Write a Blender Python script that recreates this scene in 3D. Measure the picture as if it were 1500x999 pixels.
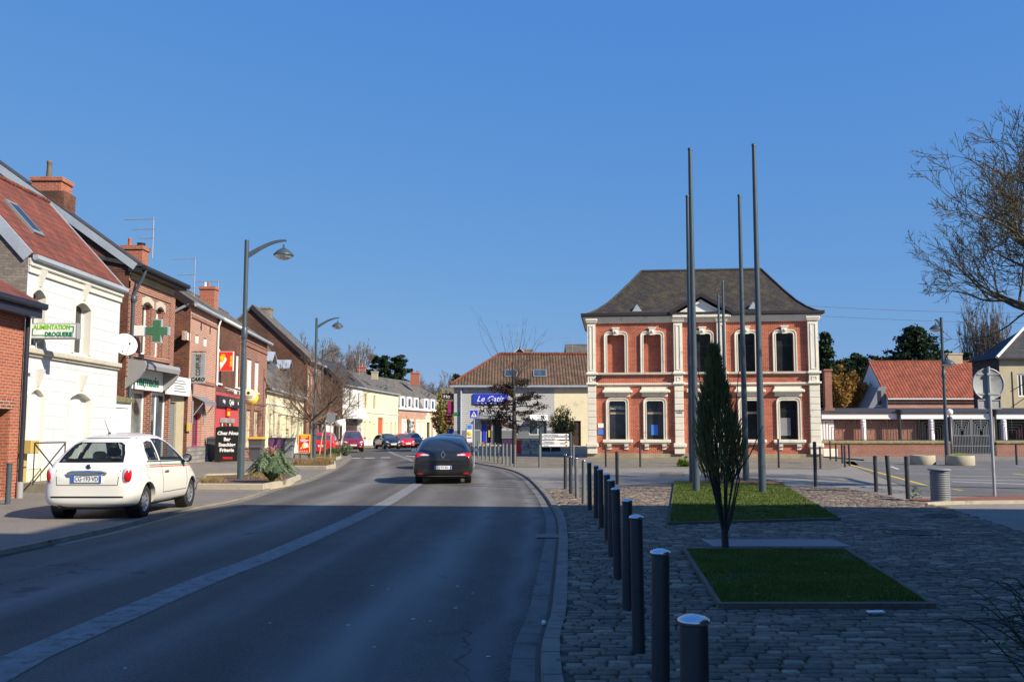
import bpy, math, random
from mathutils import Vector, Matrix
from mathutils.bvhtree import BVHTree
from mathutils.geometry import delaunay_2d_cdt, tessellate_polygon
import numpy as np
R = math.radians
for o in list(bpy.data.objects): bpy.data.objects.remove(o)
scene = bpy.context.scene
COL = scene.collection

# ------------------------------------------------------------------ camera
H = 1.54; FPX = 1380.0; CX, CY = 750.0, 499.5; PITCH = math.atan(134.5 / FPX)
cam_d = bpy.data.cameras.new('camera'); cam = bpy.data.objects.new('camera', cam_d); COL.objects.link(cam)
cam.location = (0, 0, H); cam.rotation_euler = (math.pi / 2 + PITCH, 0, 0)
cam_d.sensor_width = 36; cam_d.lens = FPX / 1500 * 36; cam_d.clip_end = 4000; cam_d.clip_start = .05
scene.camera = cam
# ------------------------------------------------------------------ sky, sun, exposure
SUN_EL = 33.0; SUN_AZ = math.degrees(math.atan2(1.0, -.65))      # clockwise from +Y
w = bpy.data.worlds.new('World'); scene.world = w; w.use_nodes = True
nt = w.node_tree; bg = nt.nodes['Background']
sky = nt.nodes.new('ShaderNodeTexSky'); sky.sky_type = 'NISHITA'; sky.sun_disc = False
sky.sun_elevation = R(SUN_EL); sky.sun_rotation = R(SUN_AZ)
sky.altitude = 100; sky.air_density = 1.0; sky.dust_density = .35; sky.ozone_density = 2.0
sp_ = nt.nodes.new('ShaderNodeSeparateColor'); cb_ = nt.nodes.new('ShaderNodeCombineColor'); nt.links.new(sky.outputs[0], sp_.inputs[0])
for i_, (ex_, ml_) in enumerate(((.71, .4375), (.41, 1.12), (.10, 3.3))):      # clear deep spring sky: colour grade of the whole dome
    a_ = nt.nodes.new('ShaderNodeMath'); a_.operation = 'POWER'; a_.inputs[1].default_value = ex_; b_ = nt.nodes.new('ShaderNodeMath'); b_.operation = 'MULTIPLY'; b_.inputs[1].default_value = ml_
    nt.links.new(sp_.outputs[i_], a_.inputs[0]); nt.links.new(a_.outputs[0], b_.inputs[0]); nt.links.new(b_.outputs[0], cb_.inputs[i_])
nt.links.new(cb_.outputs[0], bg.inputs[0]); bg.inputs[1].default_value = .12
sd = bpy.data.lights.new('sun', 'SUN'); sd.energy = 5.0; sd.angle = R(.53); sd.color = (1.0, .90, .74)
so = bpy.data.objects.new('sun', sd); COL.objects.link(so)
sdir = Vector((math.sin(R(SUN_AZ)) * math.cos(R(SUN_EL)), math.cos(R(SUN_AZ)) * math.cos(R(SUN_EL)), math.sin(R(SUN_EL))))
so.rotation_euler = sdir.to_track_quat('Z', 'Y').to_euler(); so.location = (30, -20, 40)
scene.view_settings.view_transform = 'Standard'; scene.view_settings.look = 'None'
scene.view_settings.exposure = .55; scene.view_settings.gamma = 1; scene.view_settings.use_curve_mapping = False

# ------------------------------------------------------------------ measuring helpers
_f = Vector((0, math.cos(PITCH), math.sin(PITCH))); _u = Vector((0, -math.sin(PITCH), math.cos(PITCH)))
C0 = Vector((0, 0, H))
def ray(px, py): return Vector((1, 0, 0)) * ((px - CX) / FPX) + _u * ((CY - py) / FPX) + _f
def G(px, py, z=0.0):
    d = ray(px, py); t = (z - H) / d.z; p = C0 + d * t; return Vector((p.x, p.y, z))
def P(px, py, Y):
    d = ray(px, py); return C0 + d * (Y / d.y)
def lerp(a, b, t): return a + (b - a) * t
def interp(tab, t):
    if t <= tab[0][0]: return tab[0][1]
    for (a, va), (b, vb) in zip(tab, tab[1:]):
        if t <= b: return lerp(va, vb, (t - a) / (b - a))
    return tab[-1][1]
def inpoly(x, y, poly):
    c = False; j = len(poly) - 1
    for i in range(len(poly)):
        xi, yi = poly[i][0], poly[i][1]; xj, yj = poly[j][0], poly[j][1]
        if (yi > y) != (yj > y) and x < (xj - xi) * (y - yi) / (yj - yi) + xi: c = not c
        j = i
    return c

# ------------------------------------------------------------------ materials
def uvgroup():
    g = bpy.data.node_groups.new('surface_coords', 'ShaderNodeTree')
    g.interface.new_socket('UV', in_out='OUTPUT', socket_type='NodeSocketVector')
    n = g.nodes; l = g.links; geo = n.new('ShaderNodeNewGeometry'); out = n.new('NodeGroupOutput')
    def vm(op, a, b=None):
        x = n.new('ShaderNodeVectorMath'); x.operation = op
        for i, s in enumerate([a, b]):
            if s is None: continue
            if isinstance(s, tuple): x.inputs[i].default_value = s
            else: l.new(s, x.inputs[i])
        return x
    t = vm('NORMALIZE', vm('CROSS_PRODUCT', (0, 0, 1), geo.outputs['True Normal']).outputs[0]).outputs[0]
    b = vm('CROSS_PRODUCT', geo.outputs['True Normal'], t).outputs[0]
    u = vm('DOT_PRODUCT', geo.outputs['Position'], t).outputs['Value']; v = vm('DOT_PRODUCT', geo.outputs['Position'], b).outputs['Value']
    c = n.new('ShaderNodeCombineXYZ'); l.new(u, c.inputs[0]); l.new(v, c.inputs[1]); l.new(c.outputs[0], out.inputs[0])
    return g
UVG = uvgroup()
MATS = {}
class NT:
    def __init__(s, name):
        s.m = bpy.data.materials.new(name); s.m.use_nodes = True; s.t = s.m.node_tree; s.n = s.t.nodes; s.l = s.t.links
        s.b = s.n['Principled BSDF']; MATS[name] = s.m
    def node(s, typ, **kw):
        x = s.n.new(typ)
        for k, v in kw.items(): setattr(x, k, v)
        return x
    def put(s, sock, v):
        if hasattr(v, 'is_output') or isinstance(v, bpy.types.NodeSocket): s.l.new(v, sock)
        else:
            if isinstance(v, (tuple, list)) and len(v) == 3 and sock.type == 'RGBA': v = (*v, 1)
            sock.default_value = v
    def coord(s, kind='pos'):
        if kind == 'uv': x = s.node('ShaderNodeGroup'); x.node_tree = UVG; return x.outputs[0]
        if kind == 'obj': return s.node('ShaderNodeTexCoord').outputs['Object']
        return s.node('ShaderNodeNewGeometry').outputs['Position']
    def noise(s, scale, vec=None, detail=4, rough=.55):
        x = s.node('ShaderNodeTexNoise'); x.inputs['Scale'].default_value = scale; x.inputs['Detail'].default_value = detail; x.inputs['Roughness'].default_value = rough
        s.l.new(vec if vec is not None else s.coord(), x.inputs['Vector']); return x.outputs['Fac']
    def ramp(s, fac, stops):
        x = s.node('ShaderNodeValToRGB'); s.l.new(fac, x.inputs[0]); e = x.color_ramp.elements
        while len(e) < len(stops): e.new(.5)
        for i, (p, c) in enumerate(stops):
            e[i].position = p; e[i].color = (*c, 1) if isinstance(c, (tuple, list)) else (c, c, c, 1)
        return x.outputs[0]
    def mix(s, fac, a, b, mode='MIX'):
        x = s.node('ShaderNodeMix', data_type='RGBA', blend_type=mode)
        s.put(x.inputs[0], fac); s.put(x.inputs[6], a); s.put(x.inputs[7], b); return x.outputs[2]
    def math(s, op, a, b=0.0, c=None):
        x = s.node('ShaderNodeMath', operation=op); s.put(x.inputs[0], a); s.put(x.inputs[1], b)
        if c is not None: s.put(x.inputs[2], c)
        return x.outputs[0]
    def bump(s, h, strength=.3, dist=.01):
        x = s.node('ShaderNodeBump'); x.inputs['Strength'].default_value = strength; x.inputs['Distance'].default_value = dist
        s.l.new(h, x.inputs['Height'])
        if s.b.inputs['Normal'].is_linked: s.l.new(s.b.inputs['Normal'].links[0].from_socket, x.inputs['Normal'])
        s.l.new(x.outputs[0], s.b.inputs['Normal'])
    def mapping(s, vec, scale=(1, 1, 1), rot=(0, 0, 0)):
        x = s.node('ShaderNodeMapping'); s.l.new(vec, x.inputs[0]); x.inputs['Scale'].default_value = scale; x.inputs['Rotation'].default_value = rot; return x.outputs[0]
    def setb(s, **kw):
        for k, v in kw.items(): s.put(s.b.inputs[k.replace('_', ' ')], v)
def hexc(h): 
    v = [int(h[i:i + 2], 16) / 255 for i in (0, 2, 4)]
    return tuple(((c + .055) / 1.055) ** 2.4 if c > .04045 else c / 12.92 for c in v)
def mat(name, col, rough=.7, metal=0.0, var=.15, ns=1.2, bump=.0, bs=40, coat=0, dirt=None, spec=.5):
    if name in MATS: return MATS[name]
    k = NT(name); c = k.coord('obj' if coat else 'pos')
    n1 = k.noise(ns, c); n2 = k.noise(ns * 9, c)
    f = k.math('ADD', k.math('MULTIPLY', n1, .6), k.math('MULTIPLY', n2, .4))
    col2 = k.ramp(f, [(.3, tuple(x * (1 - var) for x in col)), (.7, tuple(min(1, x * (1 + var)) for x in col))])
    if dirt:
        m = k.ramp(k.noise(dirt[1], c, 6, .7), [(dirt[2], 0.0), (dirt[2] + .15, 1.0)]); col2 = k.mix(m, col2, dirt[0])
    k.setb(Base_Color=col2, Roughness=rough, Metallic=metal); k.b.inputs['Specular IOR Level'].default_value = spec
    if coat: k.b.inputs['Coat Weight'].default_value = coat; k.b.inputs['Coat Roughness'].default_value = .04
    if bump: k.bump(k.noise(bs, c, 3), bump, .01)
    return k.m
def brick(name, c1, c2, mortar, bw=.22, bh=.07, ms=.009, var=.3, stain=None, bump=.35, off=.5, rough=.85, flat=False, grain=.5):
    k = NT(name); uv = k.coord('pos' if flat else 'uv'); b = k.node('ShaderNodeTexBrick'); k.l.new(uv, b.inputs['Vector']); b.offset = off
    for i, v in (('Scale', 1), ('Mortar Size', ms), ('Mortar Smooth', .2), ('Brick Width', bw), ('Row Height', bh), ('Bias', 0)): b.inputs[i].default_value = v
    k.put(b.inputs['Color1'], c1); k.put(b.inputs['Color2'], c2); k.put(b.inputs['Mortar'], mortar)
    n = k.noise(.7, None, 6, .65); n2 = k.noise(14, uv, 2)
    m = k.mix(1.0, b.outputs['Color'], k.ramp(n, [(.3, 1 - var), (.7, 1 + var * .5)]), 'MULTIPLY')
    m = k.mix(grain, m, k.ramp(n2, [(.3, .6), (.7, 1.25)]), 'MULTIPLY')
    if stain: m = k.mix(k.ramp(k.noise(stain[1], None, 6, .7), [(stain[2], 0.0), (stain[2] + .12, stain[3])]), m, stain[0])
    k.setb(Base_Color=m, Roughness=rough); k.b.inputs['Specular IOR Level'].default_value = .25
    k.bump(k.math('SUBTRACT', 1.0, b.outputs['Fac']), bump, .008)
    return k.m
def tiles(name, c1, c2, w=.2, h=.3, moss=None, wave=True, depth=.03, dark=(.03, .02, .02)):
    k = NT(name); uv = k.coord('uv'); b = k.node('ShaderNodeTexBrick'); k.l.new(uv, b.inputs['Vector']); b.offset = 0 if wave else .5
    for i, v in (('Scale', 1), ('Mortar Size', .012), ('Mortar Smooth', .4), ('Brick Width', w), ('Row Height', h)): b.inputs[i].default_value = v
    k.put(b.inputs['Color1'], c1); k.put(b.inputs['Color2'], c2); k.put(b.inputs['Mortar'], dark)
    col = k.mix(.7, b.outputs['Color'], k.ramp(k.noise(1.1, None, 5, .6), [(.3, .6), (.7, 1.25)]), 'MULTIPLY')
    if moss: col = k.mix(k.ramp(k.noise(moss[1], None, 6, .75), [(moss[2], 0.0), (moss[2] + .1, moss[3])]), col, moss[0])
    k.setb(Base_Color=col, Roughness=.8); k.b.inputs['Specular IOR Level'].default_value = .3
    sx = k.node('ShaderNodeSeparateXYZ'); k.l.new(uv, sx.inputs[0])
    hgt = k.math('SUBTRACT', 1.0, k.math('FRACT', k.math('DIVIDE', sx.outputs[1], h)))
    if wave: hgt = k.math('ADD', k.math('MULTIPLY', hgt, .6), k.math('ABSOLUTE', k.math('SINE', k.math('MULTIPLY', sx.outputs[0], math.pi / w))))
    k.bump(hgt, .9, depth)
    return k.m
def glassmat(name, tint=(.015, .018, .02), rough=.04):
    k = NT(name); k.setb(Base_Color=k.ramp(k.noise(1.5), [(.35, tint), (.65, tuple(x * 2.2 for x in tint))]), Roughness=rough)
    k.b.inputs['Specular IOR Level'].default_value = .5; k.bump(k.noise(1.3, None, 1), .05, .02); return k.m

def asphalt(name, lo, hi, coarse=140, tracks=None, patch=.4):
    k = NT(name); n = k.noise(.35, None, 5, .6); n2 = k.noise(coarse, None, 2); n3 = k.noise(3.5, None, 6, .7)
    c = k.ramp(n, [(.3, lo), (.7, hi)])
    c = k.mix(.8, c, k.ramp(n2, [(.35, .45), (.65, 1.5)]), 'MULTIPLY'); c = k.mix(.6, c, k.ramp(k.noise(38, None, 2), [(.35, .6), (.65, 1.4)]), 'MULTIPLY'); c = k.mix(patch, c, k.ramp(n3, [(.3, .7), (.7, 1.3)]), 'MULTIPLY')
    if tracks:
        at = k.node('ShaderNodeAttribute'); at.attribute_name = 'lane'; sx = k.node('ShaderNodeSeparateXYZ'); k.l.new(at.outputs['Vector'], sx.inputs[0]); u = k.math('ADD', sx.outputs[0], k.math('MULTIPLY', k.math('SUBTRACT', k.noise(.5, None, 3), .5), .06)); tot = None
        for c0, w0, a0 in ((.30, .05, 1.0), (.13, .035, .45), (.60, .03, .35), (.80, .05, 1.0), (.945, .02, .7)):
            g = k.math('MULTIPLY', k.math('POWER', 2.718, k.math('MULTIPLY', k.math('POWER', k.math('DIVIDE', k.math('SUBTRACT', u, c0), w0), 2.0), -1.0)), a0); tot = g if tot is None else k.math('ADD', tot, g)
        tot = k.math('MULTIPLY', tot, sx.outputs[1]); c = k.mix(k.math('MULTIPLY', tot, .75), c, (.2, .19, .175))
        wv = k.noise(1, k.mapping(k.coord(), (1.4, .06, 1), (0, 0, R(-7))), 4); c = k.mix(.5, c, k.ramp(wv, [(.4, .7), (.6, 1.35)]), 'MULTIPLY')
        grit = k.math('MULTIPLY', k.ramp(u, [(.955, 0.0), (.975, 1.0)]), k.ramp(k.noise(28, None, 2), [(.5, 0.0), (.56, .8)])); c = k.mix(grit, c, (.02, .02, .02))
        vo = k.node('ShaderNodeTexVoronoi', feature='DISTANCE_TO_EDGE'); vo.inputs['Scale'].default_value = .33; jit = k.node('ShaderNodeVectorMath', operation='ADD'); nz = k.node('ShaderNodeTexNoise'); nz.inputs['Scale'].default_value = 1.7; nz.inputs['Detail'].default_value = 6; k.l.new(k.coord(), nz.inputs['Vector']); k.l.new(k.coord(), jit.inputs[0]); k.l.new(nz.outputs['Color'], jit.inputs[1]); k.l.new(jit.outputs[0], vo.inputs['Vector'])
        crack = k.math('MULTIPLY', k.ramp(vo.outputs[0], [(.0, 1.0), (.008, 0.0)]), k.ramp(k.noise(.25), [(.5, 0.0), (.56, .8)])); c = k.mix(crack, c, (.02, .02, .02))
        c = k.mix(k.ramp(k.noise(.9, None, 3), [(.66, 0.0), (.72, .55)]), c, (.035, .035, .035))
    spk = k.ramp(k.noise(23, None, 1, .5), [(.78, 0.0), (.80, .35)]); c = k.mix(spk, c, (.3, .3, .28))
    k.setb(Base_Color=c, Roughness=.82); k.b.inputs['Specular IOR Level'].default_value = .35; k.bump(n2, .5, .006); return k.m
asphalt('asphalt_road', (.082, .073, .062), (.113, .102, .087), tracks=True)
asphalt('asphalt_pave', (.17, .15, .125), (.22, .197, .168), coarse=110)
asphalt('asphalt_plaza', (.21, .188, .158), (.26, .236, .2), coarse=110)
asphalt('asphalt_park', (.12, .113, .104), (.16, .152, .14), coarse=110)
mat('trim_pale', (.64, .62, .56), .8, var=.08, ns=1.2, dirt=((.45, .42, .35), 1.8, .58))
mat('concrete_gutter', (.15, .138, .12), .85, var=.25, ns=.8, bump=.3, bs=90, dirt=((.07, .065, .055), 2.2, .52))
mat('edging_dark', (.12, .1, .075), .85, var=.3, ns=3, bump=.3)
mat('granite_kerb', (.2, .175, .14), .8, var=.3, ns=2, bump=.3, bs=60, dirt=((.08, .07, .055), 3, .55))
mat('paint_worn', (.2, .2, .195), .8, var=.3, ns=2.5, dirt=((.09, .088, .085), 7, .5))
mat('paint_white', (.6, .6, .58), .75, var=.15, ns=3, dirt=((.2, .2, .19), 9, .58))
mat('paint_yellow', (.62, .42, .05), .75, var=.15, ns=3, dirt=((.2, .17, .1), 9, .6))
def settmat():
    k = NT('sett_stone'); vc = k.node('ShaderNodeVertexColor'); vc.layer_name = 'tone'
    c = k.mix(.6, vc.outputs[0], k.ramp(k.noise(30, None, 4), [(.3, .55), (.7, 1.4)]), 'MULTIPLY')
    c = k.mix(.6, c, k.ramp(k.noise(1.1, None, 5, .65), [(.3, .62), (.7, 1.25)]), 'MULTIPLY')
    k.setb(Base_Color=c, Roughness=.78); k.b.inputs['Specular IOR Level'].default_value = .3; k.bump(k.noise(70, None, 3), .35, .008); return k.m
settmat()
brick('cobble_far', (.33, .285, .21), (.22, .19, .14), (.1, .085, .06), .22, .16, .018, bump=.6, flat=True)
MATS['cobble_far'].node_tree.nodes
mat('joint_dirt', (.09, .08, .062), .95, var=.35, ns=3, bump=.4, bs=90)
mat('soil', (.11, .062, .037), .95, var=.4, ns=5, bump=.8, bs=35)
mat('red_chips', (.2, .075, .045), .95, var=.45, ns=9, bump=.8, bs=35)
mat('grass_base', (.04, .055, .016), .95, var=.4, ns=5, bump=.8, bs=60, dirt=((.09, .06, .035), 1.6, .56))
mat('field', (.06, .085, .03), .95, var=.3, ns=.05)
mat('gravel', (.3, .26, .18), .95, var=.4, ns=12, bump=.8, bs=40)
def grassmat(name, a, b, c):
    k = NT(name); k.setb(Base_Color=k.mix(.55, k.ramp(k.noise(2.2, None, 4), [(.3, a), (.55, b), (.75, c)]), k.ramp(k.noise(45, None, 2), [(.3, a), (.7, c)])), Roughness=.6)
    k.b.inputs['Specular IOR Level'].default_value = .3
    tr = k.node('ShaderNodeBsdfTranslucent'); k.l.new(k.b.inputs['Base Color'].links[0].from_socket, tr.inputs[0])
    mx = k.node('ShaderNodeMixShader'); mx.inputs[0].default_value = .3; k.l.new(k.b.outputs[0], mx.inputs[1]); k.l.new(tr.outputs[0], mx.inputs[2])
    k.l.new(mx.outputs[0], k.n['Material Output'].inputs[0]); return k.m
grassmat('grass_blade', (.05, .085, .015), (.105, .16, .022), (.21, .25, .05))
k = NT('glass_clear'); k.setb(Base_Color=(.02, .025, .03), Roughness=.03); tr_ = k.node('ShaderNodeBsdfTransparent'); tr_.inputs[0].default_value = (.72, .78, .76, 1); mx_ = k.node('ShaderNodeMixShader'); mx_.inputs[0].default_value = .72; k.l.new(k.b.outputs[0], mx_.inputs[1]); k.l.new(tr_.outputs[0], mx_.inputs[2]); k.l.new(mx_.outputs[0], k.n['Material Output'].inputs[0])
grassmat('leaf_green', (.03, .07, .02), (.06, .12, .035), (.13, .2, .05))
grassmat('leaf_blue', (.07, .12, .07), (.15, .23, .14), (.28, .36, .22))
grassmat('leaf_dark', (.008, .022, .01), (.016, .038, .015), (.03, .06, .022))
grassmat('leaf_cypress', (.045, .058, .018), (.14, .15, .045), (.36, .32, .11))
grassmat('leaf_brown', (.02, .013, .009), (.04, .024, .016), (.075, .04, .022))
grassmat('leaf_olive', (.16, .14, .04), (.28, .23, .07), (.42, .34, .12))
grassmat('leaf_orange', (.2, .1, .02), (.32, .17, .035), (.42, .26, .07))
grassmat('leaf_lime', (.2, .26, .04), (.3, .38, .05), (.42, .48, .09))
grassmat('dry_grass', (.22, .15, .06), (.34, .24, .1), (.45, .34, .17))
grassmat('leaf_pink', (.35, .17, .12), (.45, .25, .18), (.5, .33, .24))
mat('bark_grey', (.14, .12, .095), .9, var=.35, ns=5, bump=.6, bs=25)
mat('bark_dark', (.045, .036, .03), .9, var=.35, ns=5, bump=.6, bs=25)
mat('bark_lichen', (.09, .075, .045), .9, var=.3, ns=3, dirt=((.3, .25, .05), 2.5, .56), bump=.5)
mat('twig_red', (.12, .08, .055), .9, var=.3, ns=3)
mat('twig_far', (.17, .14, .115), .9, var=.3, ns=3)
mat('wood', (.42, .3, .17), .8, var=.25, ns=6)
brick('brick_library', (.52, .098, .042), (.35, .06, .028), (.55, .34, .24), .24, .08, .012, var=.25, bump=.5, stain=((.22, .07, .05), .9, .55, .55))
brick('brick_orange', (.42, .12, .06), (.34, .085, .045), (.4, .3, .24), .22, .07, .008, var=.1)
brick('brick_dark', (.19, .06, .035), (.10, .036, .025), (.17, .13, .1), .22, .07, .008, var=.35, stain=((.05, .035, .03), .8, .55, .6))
brick('brick_red', (.3, .08, .048), (.18, .052, .036), (.44, .34, .27), .23, .075, .012, var=.2)
brick('brick_pink', (.46, .19, .13), (.36, .135, .09), (.58, .47, .38), .23, .075, .013, var=.15)
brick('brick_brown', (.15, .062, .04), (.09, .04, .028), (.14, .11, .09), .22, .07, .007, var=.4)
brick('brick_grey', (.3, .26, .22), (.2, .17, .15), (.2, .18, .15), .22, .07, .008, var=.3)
brick('brick_cream', (.66, .58, .36), (.55, .47, .3), (.6, .55, .4), .22, .07, .006, var=.15)
brick('block_white', (.66, .68, .7), (.6, .62, .64), (.36, .36, .36), .6, .33, .006, var=.08, bump=.25, grain=.08, stain=((.5, .49, .45), 1.2, .6, .5))
brick('stone_plinth', (.22, .21, .2), (.32, .3, .28), (.1, .1, .09), .33, .16, .012, var=.3)
brick('stone_ashlar', (.4, .34, .22), (.33, .28, .18), (.22, .19, .13), .6, .3, .006, var=.3)
brick('cladding_grey', (.52, .52, .52), (.49, .49, .49), (.13, .13, .13), 8, .16, .012, var=.06, bump=.7)
brick('cladding_low', (.19, .21, .225), (.18, .2, .21), (.07, .08, .08), 8, .16, .01, var=.06, bump=.7)
mat('render_cream', (.76, .68, .47), .85, var=.08, ns=.7, bump=.15, dirt=((.5, .43, .28), 1.1, .6))
mat('render_yellow', (.76, .69, .46), .85, var=.08, ns=.5, dirt=((.55, .46, .25), .8, .6))
mat('render_white', (.8, .79, .75), .85, var=.08, ns=.7, dirt=((.55, .54, .5), 1.2, .62))
mat('render_beige', (.42, .36, .24), .85, var=.15, ns=.8, dirt=((.28, .24, .16), 1.2, .58))
mat('render_red', (.5, .07, .08), .7, var=.12, ns=1.2)
mat('stone_trim', (.76, .71, .59), .8, var=.1, ns=1.2, bump=.15, dirt=((.42, .38, .29), 1.8, .58))
mat('stone_sill', (.5, .46, .37), .85, var=.15, ns=2, bump=.2, dirt=((.25, .23, .18), 2.5, .56))
mat('concrete', (.42, .37, .27), .9, var=.2, ns=2, bump=.4, bs=50, dirt=((.22, .19, .13), 2, .56))
mat('concrete_step', (.2, .18, .14), .9, var=.3, ns=2, bump=.4, bs=50)
mat('moss_coping', (.2, .18, .09), .95, var=.5, ns=6, bump=.8, bs=30)
tiles('tile_red', (.25, .07, .04), (.15, .05, .035), .22, .3, moss=((.1, .06, .04), 1.6, .55, .6))
tiles('tile_orange', (.31, .08, .042), (.21, .06, .034), .3, .36, moss=((.2, .08, .05), 1.6, .62, .5), depth=.05)
tiles('tile_mottled', (.17, .1, .06), (.1, .07, .045), .24, .32, moss=((.28, .08, .04), 1.0, .58, .7), depth=.05)
tiles('slate_grey', (.17, .155, .13), (.11, .1, .09), .3, .22, moss=((.22, .2, .13), 1.4, .56, .6), wave=False, depth=.012)
tiles('slate_dark', (.06, .06, .065), (.04, .04, .045), .3, .22, wave=False, depth=.01)
def diamond():
    k = NT('slate_diamond'); uv = k.coord('uv'); v = k.mapping(uv, (1, 1, 1), (0, 0, R(38)))
    b = k.node('ShaderNodeTexBrick'); k.l.new(v, b.inputs['Vector']); b.offset = 0
    for i, x in (('Scale', 1), ('Mortar Size', .035), ('Mortar Smooth', .5), ('Brick Width', .5), ('Row Height', .5)): b.inputs[i].default_value = x
    k.put(b.inputs['Color1'], (.04, .031, .021)); k.put(b.inputs['Color2'], (.024, .02, .016)); k.put(b.inputs['Mortar'], (.01, .009, .008))
    c = k.mix(.7, b.outputs['Color'], k.ramp(k.noise(.9, None, 5), [(.3, .6), (.7, 1.4)]), 'MULTIPLY')
    c = k.mix(k.ramp(k.noise(1.7, None, 6, .8), [(.5, 0.0), (.64, .85)]), c, (.075, .056, .018))
    c = k.mix(k.ramp(k.noise(9, None, 1), [(.77, 0.0), (.79, .8)]), c, (.35, .33, .28))
    k.setb(Base_Color=c, Roughness=.7); k.bump(k.math('SUBTRACT', 1.0, b.outputs['Fac']), .6, .015)
diamond()
mat('pole_blue', (.05, .075, .092), .42, var=.12, ns=2, spec=.5, dirt=((.11, .125, .13), 3, .6))
mat('bollard_grey', (.028, .03, .036), .5, var=.2, ns=3, dirt=((.09, .085, .075), 6, .6))
mat('bollard_light', (.13, .14, .145), .5, var=.2, ns=3)
mat('chrome', (.7, .7, .7), .25, 1.0, var=.05)
mat('zinc', (.42, .47, .52), .5, .25, var=.2, ns=1.5)
mat('galvanised', (.34, .36, .37), .5, .25, var=.2, ns=3)
mat('metal_dark', (.022, .022, .025), .45, var=.2)
mat('gutter_dark', (.028, .02, .02), .5, var=.2)
mat('fascia_navy', (.018, .02, .035), .4, var=.2)
mat('plastic_white', (.78, .78, .76), .4, var=.04)
mat('plastic_grey', (.3, .3, .31), .5, var=.08)
mat('panel_grey', (.2, .215, .23), .5, var=.06)
mat('shutter_cream', (.66, .58, .4), .6, var=.08)
mat('bin_grey', (.075, .08, .09), .5, var=.15)
mat('bin_pale', (.24, .25, .26), .5, var=.15)
mat('lid_yellow', (.7, .42, .02), .45, var=.08)
mat('black', (.012, .012, .013), .5, var=.2); mat('black_gloss', (.01, .01, .012), .15, var=.2)
mat('rubber', (.022, .021, .02), .75, var=.2, ns=8)
mat('sign_red', (.75, .03, .015), .45, var=.04); mat('sign_blue', (.02, .045, .5), .45, var=.04); mat('blue_bright', (.05, .22, .7), .4, var=.04)
mat('sign_yellow', (.85, .6, .03), .45, var=.04); mat('sign_white', (.8, .8, .79), .4, var=.03); mat('green_bright', (.22, .55, .02), .45, var=.04)
mat('green_dark', (.01, .2, .08), .45, var=.05); mat('text_black', (.01, .01, .01), .5, var=.02); mat('text_white', (.85, .85, .85), .5, var=.02)
mat('purple', (.35, .01, .12), .5, var=.1); mat('door_red', (.62, .1, .045), .55, var=.06); mat('door_green', (.01, .08, .05), .5, var=.1); mat('door_dark', (.05, .03, .022), .55, var=.2)
mat('mailbox', (.5, .36, .11), .5, var=.06); mat('terracotta', (.45, .14, .06), .8, var=.15); mat('led_green', (.06, .17, .09), .35, var=.4, ns=30)
mat('letter_red', (.7, .02, .02), .5, var=.03); mat('pink', (.8, .3, .35), .5, var=.2); mat('panel_dark', (.03, .032, .035), .5, var=.3); mat('poster', (.12, .05, .16), .4, var=.8, ns=4)
glassmat('glass_dark'); glassmat('glass_blue', (.03, .045, .06)); glassmat('glass_car', (.012, .014, .016), .03)
glassmat('glass_pale', (.1, .12, .12)); mat('interior', (.3, .29, .26), .8, var=.4, ns=1)
mat('lamp_glass', (.55, .56, .56), .25, var=.05)
for nm, c in (('car_white', (.76, .73, .64)), ('car_black', (.012, .011, .012)), ('car_red', (.55, .015, .03)), ('car_maroon', (.2, .01, .025)), ('car_grey', (.12, .14, .13)), ('car_blue', (.02, .05, .12)), ('car_navy', (.012, .015, .03)), ('car_scarlet', (.45, .015, .015))):
    mat(nm, c, .35, var=.03, coat=.8)
mat('lamp_red', (.5, .01, .015), .15, var=.1, coat=.5); mat('lamp_clear', (.7, .7, .7), .12, .3, var=.1); mat('wheel_silver', (.45, .46, .47), .3, .7, var=.1)
mat('plate_blue', (.03, .12, .5), .4, var=.05); mat('seam', (.03, .03, .03), .6, var=.1)
M = MATS

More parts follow.
